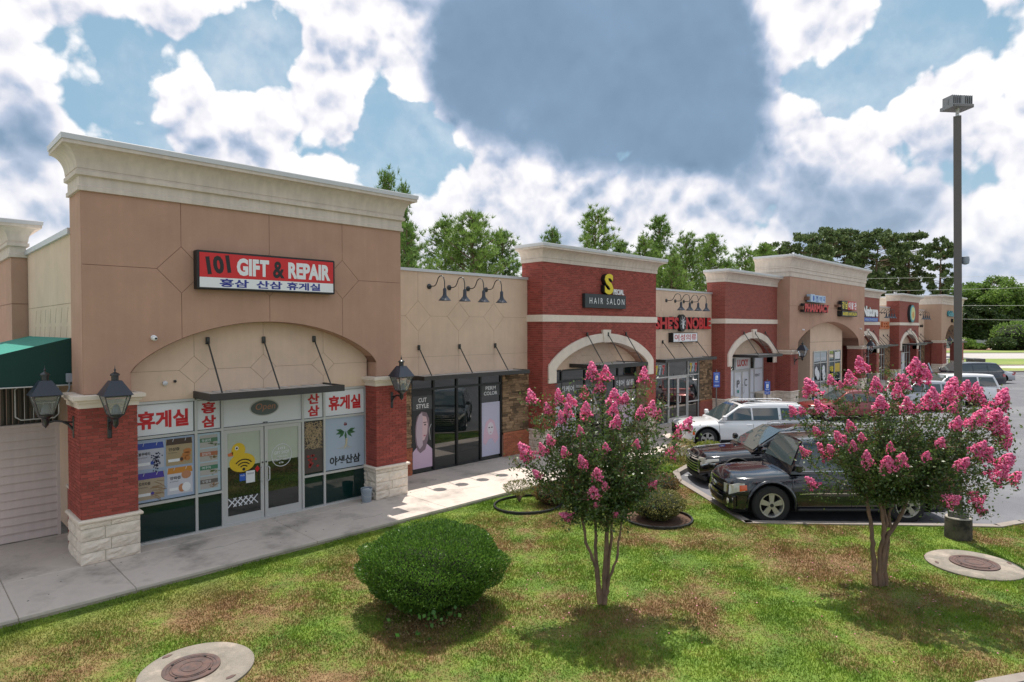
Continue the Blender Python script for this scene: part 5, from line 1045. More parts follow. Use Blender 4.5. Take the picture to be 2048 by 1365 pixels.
s = poster('white window lettering and tooth-white pictures on the pharmacy glass', 'window_print', 'lettering'); MB().box(40.26, 42.5, YP-.003, YP, 2.35, 2.95).build('panel', flat('film_pale', (.38,.42,.46)), s); text('lettering', 'COMPOUNDING', (40.3, 42.4, 2.45, 2.62), YP-.006, PRN, s)
[MB().prism(ell(a_, b_, .28, .32, 12), YP-.004-k*.001, YP).build('picture', PRN, s) for k, (a_, b_) in enumerate(((40.7, 1.7), (41.0, 1.45), (42.0, 1.75), (42.1, 1.35)))]
s = poster('yellow and black barber adverts on the window right of the pharmacy lettering', 'window_print', 'poster'); text('korean_lettering', '이발', (43.2, 43.9, 1.55, 1.95), YP, YEL, s, .05); text('korean_lettering', '미용', (43.2, 43.9, 1.10, 1.45), YP, YEL, s, .05); MB().box(44.2, 45.2, YP-.003, YP, 1.5, 2.1).build('panel', flat('ochre_print', (.55,.38,.03)), s); MB().box(44.2, 45.2, YP-.003, YP, 2.4, 2.9).build('pale_panel', PRN, s)
# ================================================================ vegetation
def quads(C, A, B):                 # centres, half axes -> diamond leaves
    n = len(C); V = np.empty((n, 4, 3), np.float32); V[:,0] = C-A; V[:,1] = C+B; V[:,2] = C+A; V[:,3] = C-B
    return V.reshape(-1, 3), np.arange(n*4).reshape(-1, 4)
def rdir(n, up=0.0):
    d = RNG.normal(size=(n, 3)); d[:,2] += up; return d/np.linalg.norm(d, axis=1, keepdims=True)
def leaf_quads(C, L_, W_, up=.3, out=None, k=0):
    n = len(C); a = rdir(n, up)
    if out is not None: a = a+out*k; a /= np.linalg.norm(a, axis=1, keepdims=True)
    b = np.cross(a, rdir(n)); b /= np.linalg.norm(b, axis=1, keepdims=True)+1e-9; s = (.7+.6*RNG.random((n, 1)))
    return quads(C+a*L_*s*.5, a*L_*s*.5, b*W_*s*.5)
BARK = mat('myrtle_bark', (.20,.125,.080), .85, var=.3, vs=14, bump=.6, bs=60, col2=(.11,.075,.055), c2s=7)
MLEAF = leafmat('myrtle_leaf', (.025,.060,.014), (.110,.165,.036), .38, .35, .6); RLEAF = leafmat('myrtle_seed_leaf', (.16,.06,.03), (.26,.14,.07), .6, .3)
FLOW = leafmat('myrtle_flower', (.74,.10,.30), (1.0,.46,.66), .7, .4, .1)
def flower_me(seed):
    r = np.random.default_rng(seed); n = 330; t = r.random(n)**.8; R = (1-t)**.75*(.85+.3*r.random(n)); q = r.random(n)*6.283; lump = 1+.25*np.sin(q*3+t*9+seed)
    C = np.stack([R*lump*np.cos(q)*.5, R*lump*np.sin(q)*.5, t*1.25-.3], 1); V = []; F = []
    O = C-np.array([0, 0, .2]); O /= np.linalg.norm(O, axis=1, keepdims=True)
    base = np.array([(1,0,0),(-1,0,0),(0,1,0),(0,-1,0),(0,0,1),(0,0,-1)], float); fc = [(0,2,4),(2,1,4),(1,3,4),(3,0,4),(2,0,5),(1,2,5),(3,1,5),(0,3,5)]
    for c in C:
        s = .062*(.7+.8*r.random()); M = r.normal(size=(3, 3)); Q, _ = np.linalg.qr(M); P = c+(base*(1+.5*r.normal(size=(6, 1))))@Q*s; k = len(V); V += list(P); F += [(a+k, b+k, d+k) for a, b, d in fc]
    return npmesh('flower_cluster', V, F, FLOW)
FLM = [flower_me(s) for s in range(5)]
def crape(name, base, scale, z0px, stems, flowers, label, crown, nleaf, seed, fill=None):
    """base: foot of the trunk; offsets in metres along the view's right axis, height and depth"""
    r = np.random.default_rng(seed); t = empty(name, base, 0, label, 'tree', 'pink flowering crape myrtle trees')
    def P(dx, dz, dd): return np.array([.7071*(dx+dd), .7071*(dd-dx), dz])
    tr = MB()
    tips = []
    for st_, r0 in stems:
        dd = r.uniform(-.12, .12); pts = []; n = len(st_)
        for i, (a, b_) in enumerate(st_): pts.append(P(a, b_, dd*i/n*2+r.uniform(-.02, .02)))
        fine = []
        for i in range(len(pts)-1):
            for q in np.linspace(0, 1, 5)[:-1]: fine.append(pts[i]*(1-q)+pts[i+1]*q+r.normal(size=3)*.007)
        fine.append(pts[-1]); m = len(fine); tr.tube(fine, [max(.012, .80*r0*(1-.5*i/m))*(1+.12*math.sin(i*2.3)) for i in range(m)], 8); tips.append(pts[-1])
    tr.build('trunk', BARK, t, smooth=60)
    cx_, cz_, hw, hh = crown; br = MB(); LV = []; RV = []
    def limb(tip, thick=.011, leaves=True, dens=1.0):
        s_ = min(tips, key=lambda p: np.linalg.norm(p-tip)+r.uniform(0, .5)); mid = (s_+tip)/2+r.normal(size=3)*.06-np.array([0, 0, .04]); pts = [s_*(1-q)**2+2*mid*q*(1-q)+tip*q*q for q in np.linspace(0, 1, 7)]; br.tube(pts, [thick*(1-.7*i/7) for i in range(7)], 4, caps=False)
        for i, p in enumerate(pts):
            if i < 1: continue
            k = int((12+i*3)*dens); LV.append(p+r.normal(size=(k, 3))*(.055+.012*i))
            if leaves and i > 2:       # side twigs
                for _ in range(2):
                    d = r.normal(size=3); d /= np.linalg.norm(d); d[2] = abs(d[2])*.5; e_ = p+d*r.uniform(.12, .28); br.tube([p, e_], .004, 3, caps=False); LV.append(p+(e_-p)*r.random((16, 1))+r.normal(size=(16, 3))*.035)
    fl = []
    for (a, b_, sz, kind) in flowers:
        u = (a-cx_)/hw; w = (b_-cz_)/hh; rr = min(.98, math.hypot(u, w)); dd = -math.sqrt(max(.02, 1-rr*rr))*hw*.85*(1 if r.random() < .85 else -.6); tip = P(a, b_, dd); fl.append((tip, sz, kind)); limb(tip-np.array([0, 0, sz*.25]), .010)
    fx, fz, fw, fh = fill or crown
    for k in range(nleaf):             # leafy limbs filling the crown
        q = rdir(1)[0]; rad = r.random()**.45; tip = P(fx+fw*rad*q[0], fz+fh*rad*q[2], fw*.85*rad*q[1]); limb(tip, .009, dens=1.0)
    br.build('branches', BARK, t, smooth=60)
    C = np.concatenate(LV); V, F = leaf_quads(C, .058, .030, .25); c = link('crown', npmesh('crown', V, F, MLEAF), t)
    for tip, sz, kind in fl:
        if kind:
            C = tip+r.normal(size=(90, 3))*np.array([.3, .3, .5])*sz; V, F = leaf_quads(C, .016, .014, 0); link('seed_cluster', npmesh('seed_cluster', V, F, RLEAF), t, kind='stuff')
        else:
            d = tip-P(cx_, cz_-.5, 0); d = d/np.linalg.norm(d)+np.array([0, 0, .9])+r.normal(size=3)*.12; rot = Vector(d).to_track_quat('Z', 'Y').to_euler()
            o = link('flower_cluster', FLM[r.integers(5)], t, loc=tuple(tip), rot=rot); q_ = r.uniform(.78, 1.0); o.scale = (sz*q_*r.uniform(.85, 1.1), sz*q_, sz*q_*r.uniform(.9, 1.15))
    # thin seed heads scattered over the outline
    C = np.concatenate([P(cx_+hw*.93*q[0], cz_+hh*.9*q[2], hw*.8*q[1])+r.normal(size=(40, 3))*.05 for q in rdir(26, .5)]); V, F = leaf_quads(C, .018, .014, 0); link('seed_heads', npmesh('seed_heads', V, F, RLEAF), t, kind='stuff')
    return t
K1 = 119.65; Z1 = lambda a, b: ((1000+a/2.529-1205)/K1, (1212-(700+b/2.529))/K1)
st1 = [([(500,1290),(485,1100),(475,1065),(430,960),(415,850),(395,780)], .042), ([(512,1290),(488,1080),(488,1000),(490,900),(478,810)], .045), ([(530,1290),(535,1100),(545,900),(545,820),(580,780)], .055), ([(540,1240),(545,1170),(560,1000),(575,830)], .045), ([(535,1240),(548,1170),(585,1060),(600,930),(622,800)], .034), ([(525,1290),(520,1150),(545,900)], .04)]
fl1 = [(160,245,62,0),(460,125,72,0),(525,130,78,0),(495,190,62,0),(300,252,66,0),(350,258,66,0),(240,300,60,0),(410,292,66,0),(440,240,66,0),(550,240,66,0),(535,285,62,0),(542,338,68,0),(600,240,52,0),(448,372,62,0),(380,372,44,0),(665,302,52,0),(722,295,62,0),(712,140,66,0),(805,345,62,0),(920,382,72,0),(905,438,56,0),(875,540,66,0),(245,430,48,0),(310,475,54,0),(215,480,58,0),(140,520,82,0),(190,608,54,0),(385,512,58,0),(395,588,58,0),(450,560,64,0),(505,555,40,0),(485,612,40,0),(438,650,54,0),(490,440,44,0),(605,645,44,0),(710,620,36,0),(335,812,52,0),(545,762,34,0),(630,430,38,0),(450,705,28,0),(190,345,60,1),(260,250,40,1),(415,200,45,1),(650,210,50,1),(730,220,60,1),(800,270,60,1),(700,300,60,1),(560,420,50,1),(680,400,50,1),(300,330,60,0),(330,300,55,0),(90,560,45,1),(560,540,40,1),(690,580,50,1)]
T1 = crape('crape_myrtle', (5.797, -7.975, LZ), 1, 0, [([Z1(*p) for p in s_], r_) for s_, r_ in st1], [(*Z1(a, b), sz/2.529/K1, k) for a, b, sz, k in fl1], 'pink crape myrtle with slender trunks in the middle of the lawn, before the hair salon', (.02, 2.50, 1.24, 1.15), 70, 3, (.05, 2.22, .86, .78))
K2 = 111.2; Z2 = lambda a, b: ((1560+a/2.73-1760)/K2, (1172-(700+b/2.73))/K2)
st2 = [([(520,1285),(515,1120),(512,1000),(500,870),(480,770)], .060), ([(545,1290),(545,1100),(562,1010),(548,880),(525,800)], .060), ([(575,1290),(578,1120),(585,1020),(625,950),(665,860),(692,780)], .062), ([(562,1020),(580,940),(562,860),(590,770)], .040), ([(600,975),(600,890),(640,830),(660,760)], .035), ([(555,1290),(556,1150),(575,1000)], .055)]
fl2 = [(95,350,62,0),(145,350,60,0),(190,235,98,0),(175,310,60,0),(330,165,80,0),(465,108,84,0),(515,112,60,1),(185,515,50,0),(185,585,60,0),(140,715,62,0),(215,452,66,0),(252,482,50,0),(160,440,48,0),(295,540,68,0),(370,555,80,0),(420,528,66,0),(365,615,100,0),(285,432,38,0),(235,335,48,0),(262,385,48,0),(410,285,88,0),(470,205,72,0),(530,225,74,0),(515,285,74,0),(550,292,40,0),(635,265,92,0),(610,190,66,0),(670,115,98,0),(715,160,84,0),(752,245,74,0),(730,290,50,0),(695,360,70,0),(590,437,54,0),(780,355,62,0),(840,342,80,0),(770,478,78,0),(815,500,76,0),(610,572,92,0),(680,540,60,0),(760,660,60,1),(695,732,66,0),(520,500,42,0),(380,468,46,0),(860,235,100,0),(930,230,84,0),(1000,258,92,0),(985,222,60,0),(1115,298,96,0),(1140,280,60,0),(990,358,90,0),(1050,382,92,0),(1005,395,70,0),(1100,420,76,0),(1030,430,66,0),(1085,478,80,0),(945,555,72,0),(925,612,86,0),(1085,600,88,0),(1190,690,76,0),(965,768,52,0),(1000,815,66,0),(1025,860,44,0),(860,430,66,1),(650,210,50,0),(590,165,50,0),(560,330,60,1),(300,300,66,1),(360,330,50,1),(280,190,40,0),(1010,470,50,0),(480,340,50,1),(900,300,60,1),(230,170,50,0)]
T2 = crape('crape_myrtle', (9.973, -11.017, LZ), 1, 0, [([Z2(*p) for p in s_], r_) for s_, r_ in st2], [(*Z2(a, b), sz/2.73/K2, k) for a, b, sz, k in fl2], 'wider pink crape myrtle by the lamp post, in front of the black vehicle', (.28, 2.50, 1.64, 1.12), 85, 4, (.30, 2.20, 1.02, .76))
def shrub(name, loc, rx, ry, h, n, ls, lw, m, label, z0=.0, up=.6, shape=2.4, stem=None, core=True, top=.0, extra=None):
    t = empty(name, loc, 0, label, 'shrub'); D = rdir(n); D[:,2] = np.abs(D[:,2])**.9*np.sign(D[:,2]); q = RNG.random(n)
    e = 1/((np.abs(D[:,0])**shape+np.abs(D[:,1])**shape+np.abs(D[:,2])**shape)**(1/shape)); lump = 1+.05*np.sin(D[:,0]*9+1)*np.sin(D[:,1]*8+2)+.04*np.sin(D[:,2]*13+D[:,0]*7)
    R = (1-.22*q**2)*lump*e; C = np.stack([D[:,0]*R*rx, D[:,1]*R*ry, z0+(h-z0)*.5+D[:,2]*R*(h-z0)*.5], 1); taper = np.clip(.55+.45*(C[:,2]-z0)/((h-z0)*.5), .5, 1.0); C[:,0] *= taper; C[:,1] *= taper; C[:,2] = np.maximum(C[:,2], .02)
    O = C-np.array([0, 0, h*.3]); O /= np.linalg.norm(O, axis=1, keepdims=True); V, F = leaf_quads(C, ls, lw, up, O, 1.0); link('foliage', npmesh('foliage', V, F, m), t)
    if core: 
        mb = MB(); pr = [(.02, max(.02, z0)), (rx*.48, z0+.1*h), (rx*.80, z0+(h-z0)*.35), (rx*.86, z0+(h-z0)*.6), (rx*.62, z0+(h-z0)*.85), (.02, h*.93)]; mb.lathe([(r_, z_) for r_, z_ in pr], 16); o = mb.build('shade_core', mat('shrub_inner_shade', (.012,.016,.006), .9), t); o.scale = (1, ry/rx, 1)  # near-black solid core: shade inside the foliage put in as colour
    if stem:
        mb = MB()
        for k in range(stem): q = RNG.random(2)*6.28; mb.tube([(0, 0, 0), (.08*math.cos(q[0]), .08*math.sin(q[0]), h*.3), (rx*.5*math.cos(q[0]), ry*.5*math.sin(q[0]), h*.65)], [.02, .014, .006], 5)
        mb.build('stems', BARK, t)
    return t
BOX = leafmat('boxwood_leaf', (.022,.07,.010), (.145,.27,.036), .42, .3, .5)
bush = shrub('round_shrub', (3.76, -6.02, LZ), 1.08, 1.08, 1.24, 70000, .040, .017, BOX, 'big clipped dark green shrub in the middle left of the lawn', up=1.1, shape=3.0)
SH = rdir(900, .5); SH[:,2] = np.abs(SH[:,2]); SP = SH*np.array([1.06, 1.06, .60])+np.array([0, 0, .68]); SU = SH*.5+np.array([0, 0, 1.0])+RNG.normal(size=SH.shape)*.25; SU /= np.linalg.norm(SU, axis=1, keepdims=True)
C = np.concatenate([SP+SU*h_ for h_ in (.0, .03, .055, .08, .10)]); V, F = leaf_quads(C, .042, .016, .6, np.tile(SU, (5, 1)), 1.5); link('shoots', npmesh('shoots', V, F, BOX), bush)
CR = rdir(2500); C = np.stack([CR[:,0]*.75-.35, CR[:,1]*.75-.45, np.abs(CR[:,2])*.30+.03], 1); V, F = leaf_quads(C, .035, .02, .2); link('dry_leaves', npmesh('dry_leaves', V, F, leafmat('dry_leaf', (.05,.04,.015), (.20,.15,.07), .7, .2)), bush)
C = np.array([-.5, -.72, .30])+RNG.normal(size=(70, 3))*np.array([.28, .15, .12]); V, F = leaf_quads(C, .075, .065, .2); link('vine_leaves', npmesh('vine_leaves', V, F, leafmat('vine_leaf', (.05,.16,.03), (.12,.28,.06), .45, .3)), bush)
AZL = leafmat('azalea_leaf', (.05,.075,.018), (.27,.24,.075), .45, .25, .5); AZR = leafmat('bronze_leaf', (.05,.055,.015), (.22,.11,.045), .45, .25, .5)
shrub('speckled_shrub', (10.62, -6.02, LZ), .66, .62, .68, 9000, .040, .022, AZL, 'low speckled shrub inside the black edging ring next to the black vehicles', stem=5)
shrub('thin_shrub', (9.36, -2.55, LZ), .42, .38, .55, 1500, .040, .022, AZL, 'thin airy little shrub at the left of the edging ring by the walk', z0=.18, stem=7, core=False)
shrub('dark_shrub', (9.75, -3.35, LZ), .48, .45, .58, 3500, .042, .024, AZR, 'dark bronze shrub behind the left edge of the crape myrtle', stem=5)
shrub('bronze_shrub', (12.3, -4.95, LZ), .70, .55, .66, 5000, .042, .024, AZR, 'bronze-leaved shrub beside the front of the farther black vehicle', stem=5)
shrub('yellow_shrub', (17.1, -2.95, LZ), .55, .45, .75, 3000, .045, .028, leafmat('yellow_leaf', (.12,.12,.03), (.42,.36,.14), .5, .3), 'yellowish shrub by the wheel of the white vehicle', stem=6, core=False)
shrub('lime_shrub', (18.0, -3.45, LZ), .60, .45, .62, 3000, .045, .026, leafmat('lime_leaf', (.10,.14,.02), (.30,.32,.05), .5, .3), 'lime green shrub between the white and the black vehicles', stem=6, core=False)
def petals():
    C = []
    for (x, y, r_, n) in ((5.8, -8.0, 1.5, 70), (10.0, -11.0, 1.9, 110), (9.2, -10.2, 3.0, 40)): C.append(np.stack([x+RNG.normal(size=n)*r_*.6, y+RNG.normal(size=n)*r_*.6, np.full(n, LZ+.035)], 1))
    C = np.concatenate(C); a = rdir(len(C)); a[:,2] *= .2; b = np.cross(a, np.tile([0, 0, 1.0], (len(C), 1))); V, F = quads(C, a*.016, b*.014); link('fallen_petals', npmesh('fallen_petals', V, F, FLOW), kind='stuff')
    mb = MB()
    for k in range(26): x, y, q = 10+RNG.normal()*1.6, -11.2+RNG.normal()*1.2, RNG.random()*6.28; mb.tube([(x, y, LZ+.03), (x+.09*math.cos(q), y+.09*math.sin(q), LZ+.045), (x+.17*math.cos(q+.4), y+.17*math.sin(q+.4), LZ+.03)], .004, 3)
    mb.build('fallen_twigs', BARK, kind='stuff')
petals()
# ---- trees behind
NEED = [leafmat('pine_needles', (.05,.11,.020), (.165,.265,.055), .5, .25, .35), leafmat('pine_needles_light', (.07,.14,.025), (.21,.31,.065), .5, .25, .35)]
PBARK = mat('pine_bark', (.16,.10,.07), .9, var=.3, vs=4)
def pine_me(seed, H, W, n=64, dark=False, tuft=.34, base=.25):
    r = np.random.default_rng(seed); br = MB(); C = []; A = []
    br.tube([(0, 0, 0), (.1*r.normal(), .1*r.normal(), H*.5), (0, 0, H*.98)], [H*.014, H*.010, .03], 6)
    for k in range(n):
        t = base+(1-base)*(k+.5)/n; z = H*t; L_ = W*(1-t)**.62*(.55+.6*r.random())+.25; q = k*2.4+r.normal()*.4; el = .15+.5*t+r.normal()*.12; d = np.array([math.cos(q)*math.cos(el), math.sin(q)*math.cos(el), math.sin(el)]); s0 = np.array([0, 0, z]); e = s0+d*L_; mid = (s0+e)/2-np.array([0, 0, .06*L_])
        pts = [s0*(1-u)**2+2*mid*u*(1-u)+e*u*u for u in np.linspace(0, 1, 5)]; br.tube(pts, [.05, .04, .03, .02, .01], 4, caps=False)
        for j in range(int(6+L_*9)):
            u = r.uniform(.3, 1.02); p = s0*(1-u)**2+2*mid*u*(1-u)+e*u*u+r.normal(size=3)*np.array([.16, .16, .13])*(1+.25*L_); C.append(p); A.append(d*.5+np.array([0, 0, .75]))
    C = np.array(C); A = np.array(A); m = 17; n_ = len(C); CC = np.repeat(C, m, 0); AA = np.repeat(A, m, 0)+r.normal(size=(n_*m, 3))*.75; AA /= np.linalg.norm(AA, axis=1, keepdims=True); ln = tuft*(.6+.6*r.random((n_*m, 1))); B = np.cross(AA, r.normal(size=(n_*m, 3))); B /= np.linalg.norm(B, axis=1, keepdims=True); w = tuft*.06
    V = np.stack([CC-B*w, CC+B*w, CC+AA*ln], 1).reshape(-1, 3); F = np.arange(len(V)).reshape(-1, 3)
    return br.mesh('trunk', PBARK), npmesh('crown', V, F, NEED[0 if dark else seed % 2])
PV = [pine_me(1, 11, 3.5), pine_me(2, 11, 3.0), pine_me(3, 11, 4.0, n=76), pine_me(4, 11, 2.2)]
def treeput(meshes, name, u, d, vtop, Href, label, group, wscale=1.0, rz=0):
    ztop = 4.53+d*(658-vtop)/1265; r_ = (u-1024)/1265*d; x, y = RW(d, r_); H = ztop-GZ; s = H/Href
    t = empty(name, (x, y, GZ), rz, label, 'tree', group); t.scale = (s*wscale, s*wscale, s)
    link('trunk', meshes[0], t); link('crown', meshes[1], t); return t
PG = 'pines behind the shopping strip'
for i, (u, vt, d, k, ws, lb) in enumerate([(775, 347, 36, 3, 1.0, 'slim pine tip peeping over the right end of the tan tower cornice'), (808, 372, 40, 3, .8, 'second pine tip just above the right end of the tower cornice'), (815, 455, 33, 1, .95, 'pine filling the gap at the right edge of the tan tower'), (890, 450, 38, 0, 1.0, 'pine rising over the left half of the low wall with lamps'), (945, 437, 36, 2, 1.05, 'broad bright pine above the CUT STYLE wall'), (1005, 470, 38, 1, 1.1, 'pine at the right end of the low wall, beside the hair salon bay'), (1105, 465, 52, 3, .9, 'small pine tip over the hair salon cornice'), (1190, 430, 50, 0, .95, 'round-topped pine right above the hair salon cornice'), (1240, 490, 52, 1, .9, 'lower pine at the right end of the hair salon cornice'), (1318, 440, 56, 1, .95, 'tall narrow pine over the SHE\'S NOBLE wall'), (1290, 485, 50, 2, .85, 'bushy pine left of the tall narrow one over the SHE\'S NOBLE wall'), (1372, 478, 58, 0, .95, 'pine between the low wall and the LUCKY bay'), (1345, 520, 48, 2, .9, 'low bushy pine just above the coping of the SHE\'S NOBLE wall'), (1420, 478, 60, 2, .95, 'pine rising over the left end of the LUCKY bay'), (1490, 505, 64, 0, 1.0, 'bushy pine over the middle of the LUCKY cornice'), (1530, 498, 70, 2, 1.0, 'pine behind the left end of the pharmacy cornice'), (1455, 530, 60, 1, 1.0, 'low pine behind the LUCKY cornice')]):
    treeput(PV[k], 'pine_tree', u, d, vt+(6 if u < 820 and vt < 400 else 0), 11, lb, PG, ws*(.62 if u < 820 and vt < 400 else 1.0), i*1.3)
# dark tall pines far right and broadleaf trees
DKL = leafmat('dark_pine_clumps', (.055,.09,.032), (.17,.22,.085), .55, .15, .3); MGL = leafmat('oak_leaf', (.06,.12,.022), (.20,.30,.065), .55, .25, .3); DGL = leafmat('magnolia_leaf', (.02,.05,.015), (.11,.15,.055), .35, .15, .5)
def clump_me(seed, H, W, m, n=95, trunk=.35, leaf=.30, flatc=.55, col=None, cs=1.0):
    r = np.random.default_rng(seed); br = MB(); br.tube([(0, 0, 0), (.2*r.normal(), .2*r.normal(), H*.5), (0, 0, H*.9)], [H*.018, H*.013, H*.004], 6); LC = []
    for k in range(n):
        t = trunk+(1-trunk)*r.random()**.8; w = W*math.sin(math.pi*min(1, max(.04, (1.02-t)/(1.02-trunk)))**.65)*(.3+.7*r.random()**.5); q = r.random()*6.283; c = np.array([w*math.cos(q), w*math.sin(q), H*t])
        br.tube([(0, 0, H*t-.2*w), tuple(c)], [.06, .02], 3, caps=False); s = cs*W*.17*(.7+.6*r.random()); D = rdir(150); LC.append(c+D*np.array([1, 1, flatc])*s*(.5+.5*r.random((150, 1))))
    C = np.concatenate(LC); V, F = leaf_quads(C, leaf, leaf*.6, .3); return br.mesh('trunk', PBARK), npmesh('crown', V, F, m)
CV = [clump_me(11, 20, 4.2, DKL, 95, .38, .42, .6, cs=.85), clump_me(12, 20, 3.4, DKL, 75, .40, .42, .6, cs=.85), clump_me(13, 20, 4.6, DKL, 115, .35, .42, .6, cs=.85)]
OV = [clump_me(21, 10, 4.6, MGL, 110, .18, .34, .8, cs=1.1), clump_me(22, 10, 4.2, MGL, 100, .15, .34, .8, cs=1.2), clump_me(23, 10, 4.4, DGL, 120, .08, .36, .8, cs=1.2)]
for i, (u, vt, d, k, ws, lb) in enumerate([(1610, 470, 100, 0, .9, 'leftmost tall dark pine beyond the pharmacy tower'), (1660, 460, 105, 2, .95, 'tall dark pine behind the middle of the pharmacy cornice'), (1700, 468, 110, 1, .9, 'dark pine above the right half of the pharmacy cornice'), (1755, 466, 104, 2, .95, 'tall dark pine just right of the pharmacy tower'), (1815, 470, 108, 0, 1.0, 'dark pine above the bay with the oval sign'), (1880, 482, 102, 1, .8, 'ragged dark pine left of the tall lamp post'), (1540, 492, 100, 1, 1.0, 'small dark pine crown behind the left end of the pharmacy cornice'), (1785, 520, 112, 2, 1.0, 'lower dark pine filling the gap between the tall ones')]):
    treeput(CV[k], 'tall_pine', u, d, vt, 20, lb, 'tall dark pines beyond the far shops', ws, i*1.1)
for i, (u, vt, d, k, ws, lb) in enumerate([(1945, 575, 168, 0, 1.2, 'broadleaf tree right behind the tall lamp post, over the fence'), (1985, 560, 165, 1, 1.1, 'tallest broadleaf tree right of the lamp post'), (2030, 580, 168, 0, 1.2, 'bright broadleaf tree at the right edge of the picture'), (1960, 612, 164, 2, 1.35, 'dark glossy evergreen behind the left end of the grey fence'), (2005, 620, 164, 2, 1.35, 'dark glossy evergreen behind the middle of the grey fence'), (2060, 600, 164, 1, 1.3, 'broadleaf tree cut by the right edge of the picture'), (1915, 590, 170, 1, 1.0, 'broadleaf tree hidden mostly by the lamp post'), (1870, 600, 164, 2, 1.2, 'dark evergreen behind the far end tower'), (1990, 600, 170, 0, 1.5, 'rear broadleaf tree in the mass beyond the fence'), (2110, 590, 168, 0, 1.4, 'broadleaf tree just outside the right edge')]):
    treeput(OV[k], 'broadleaf_tree', u, d, vt, 10, lb, 'trees beyond the grey fence', ws*.9, i*.9)
for (u, d, rx, h, m, lb) in ((2040, 131, 4.9, 6.0, MGL, 'big rounded olive shrub in front of the grey fence at the right'), (2003, 129, 2.4, 2.6, DGL, 'dark domed shrub beside the big olive shrub'), (1948, 133, 2.3, 1.3, MGL, 'low hedge-like shrub near the left end of the grey fence'), (1930, 134, 1.9, 2.2, MGL, 'pale grassy shrub right behind the lamp post'), (2050, 132, 4, 3.0, DGL, 'dark low shrub at the right edge by the fence')):
    x, y = RW(d, (u-1024)/1265*d); shrub('far_shrub', (x, y, AZ), rx, rx, h, 2600, .42, .26, m, lb, shape=2.3)
# ================================================================ vehicles
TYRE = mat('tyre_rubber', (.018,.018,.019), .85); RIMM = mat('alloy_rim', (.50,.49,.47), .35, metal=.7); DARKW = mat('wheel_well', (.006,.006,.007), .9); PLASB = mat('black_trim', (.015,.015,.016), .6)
CARG = mat('car_glass', (.010,.014,.016), .03, spec=1.0, coat=1.0); WSH = mat('windscreen_glass', (.06,.08,.085), .05, spec=1.0, coat=1.0); CHR = mat('chrome', (.62,.62,.64), .15, metal=1.0)
HLG = mat('headlight_lens', (.55,.53,.47), .12, spec=.8, coat=1.0); AMB = mat('amber_lens', (.70,.10,.015), .2, coat=.8); TLG = mat('tail_lens', (.35,.010,.012), .15, coat=.8)
def paint(n, c, metal=.3, rough=.28): return mat(n, c, rough, metal=metal, spec=.6, coat=1.0)
def wheel_meshes(R, w, spokes=5):
    ty = MB().lathe([(R*.62, -w/2), (R*.70, -w/2-.004), (R*.93, -w/2+.012), (R, -w/2+.05), (R, w/2-.05), (R*.93, w/2-.012), (R*.62, w/2)], 28, ax='y', cap=False)
    for k in range(28):
        q = 2*math.pi*(k+.5)/28; c, s = math.cos(q), math.sin(q); ty.add([((R+.004)*math.cos(q-.05), -w/2+.04, -(R+.004)*math.sin(q-.05)), ((R+.004)*math.cos(q+.05), -w/2+.04, -(R+.004)*math.sin(q+.05)), ((R+.004)*math.cos(q+.05), w/2-.04, -(R+.004)*math.sin(q+.05)), ((R+.004)*math.cos(q-.05), w/2-.04, -(R+.004)*math.sin(q-.05))], [(0,1,2,3)])
    tym = ty.mesh('tyre', TYRE, 40)
    r = MB().lathe([(R*.64, -.5*w+.0), (R*.64, -.5*w-.008), (R*.59, -.5*w-.006), (R*.55, -.5*w+.03), (R*.54, .1*w)], 28, ax='y', cap=False)
    for k in range(spokes):
        q = 2*math.pi*k/spokes+.3; dx, dz = math.cos(q), math.sin(q); nx, nz = -dz, dx; a, b = R*.12, R*.58; wa, wb = R*.10, R*.15; y0 = -.5*w+.012
        P = [(a*dx+wa*nx, a*dz+wa*nz), (b*dx+wb*nx, b*dz+wb*nz), (b*dx-wb*nx, b*dz-wb*nz), (a*dx-wa*nx, a*dz-wa*nz)]; r.prism(P, y0, y0+.035)
    r.lathe([(R*.17, -.5*w-.004), (R*.17, .0)], 14, ax='y')
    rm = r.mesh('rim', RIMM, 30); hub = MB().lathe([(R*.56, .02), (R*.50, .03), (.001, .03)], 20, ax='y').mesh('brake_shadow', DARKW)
    cap = MB().lathe([(R*.10, -.5*w-.012), (R*.10, -.5*w)], 10, ax='y').mesh('hub_cap', PLASB); return tym, rm, hub, cap
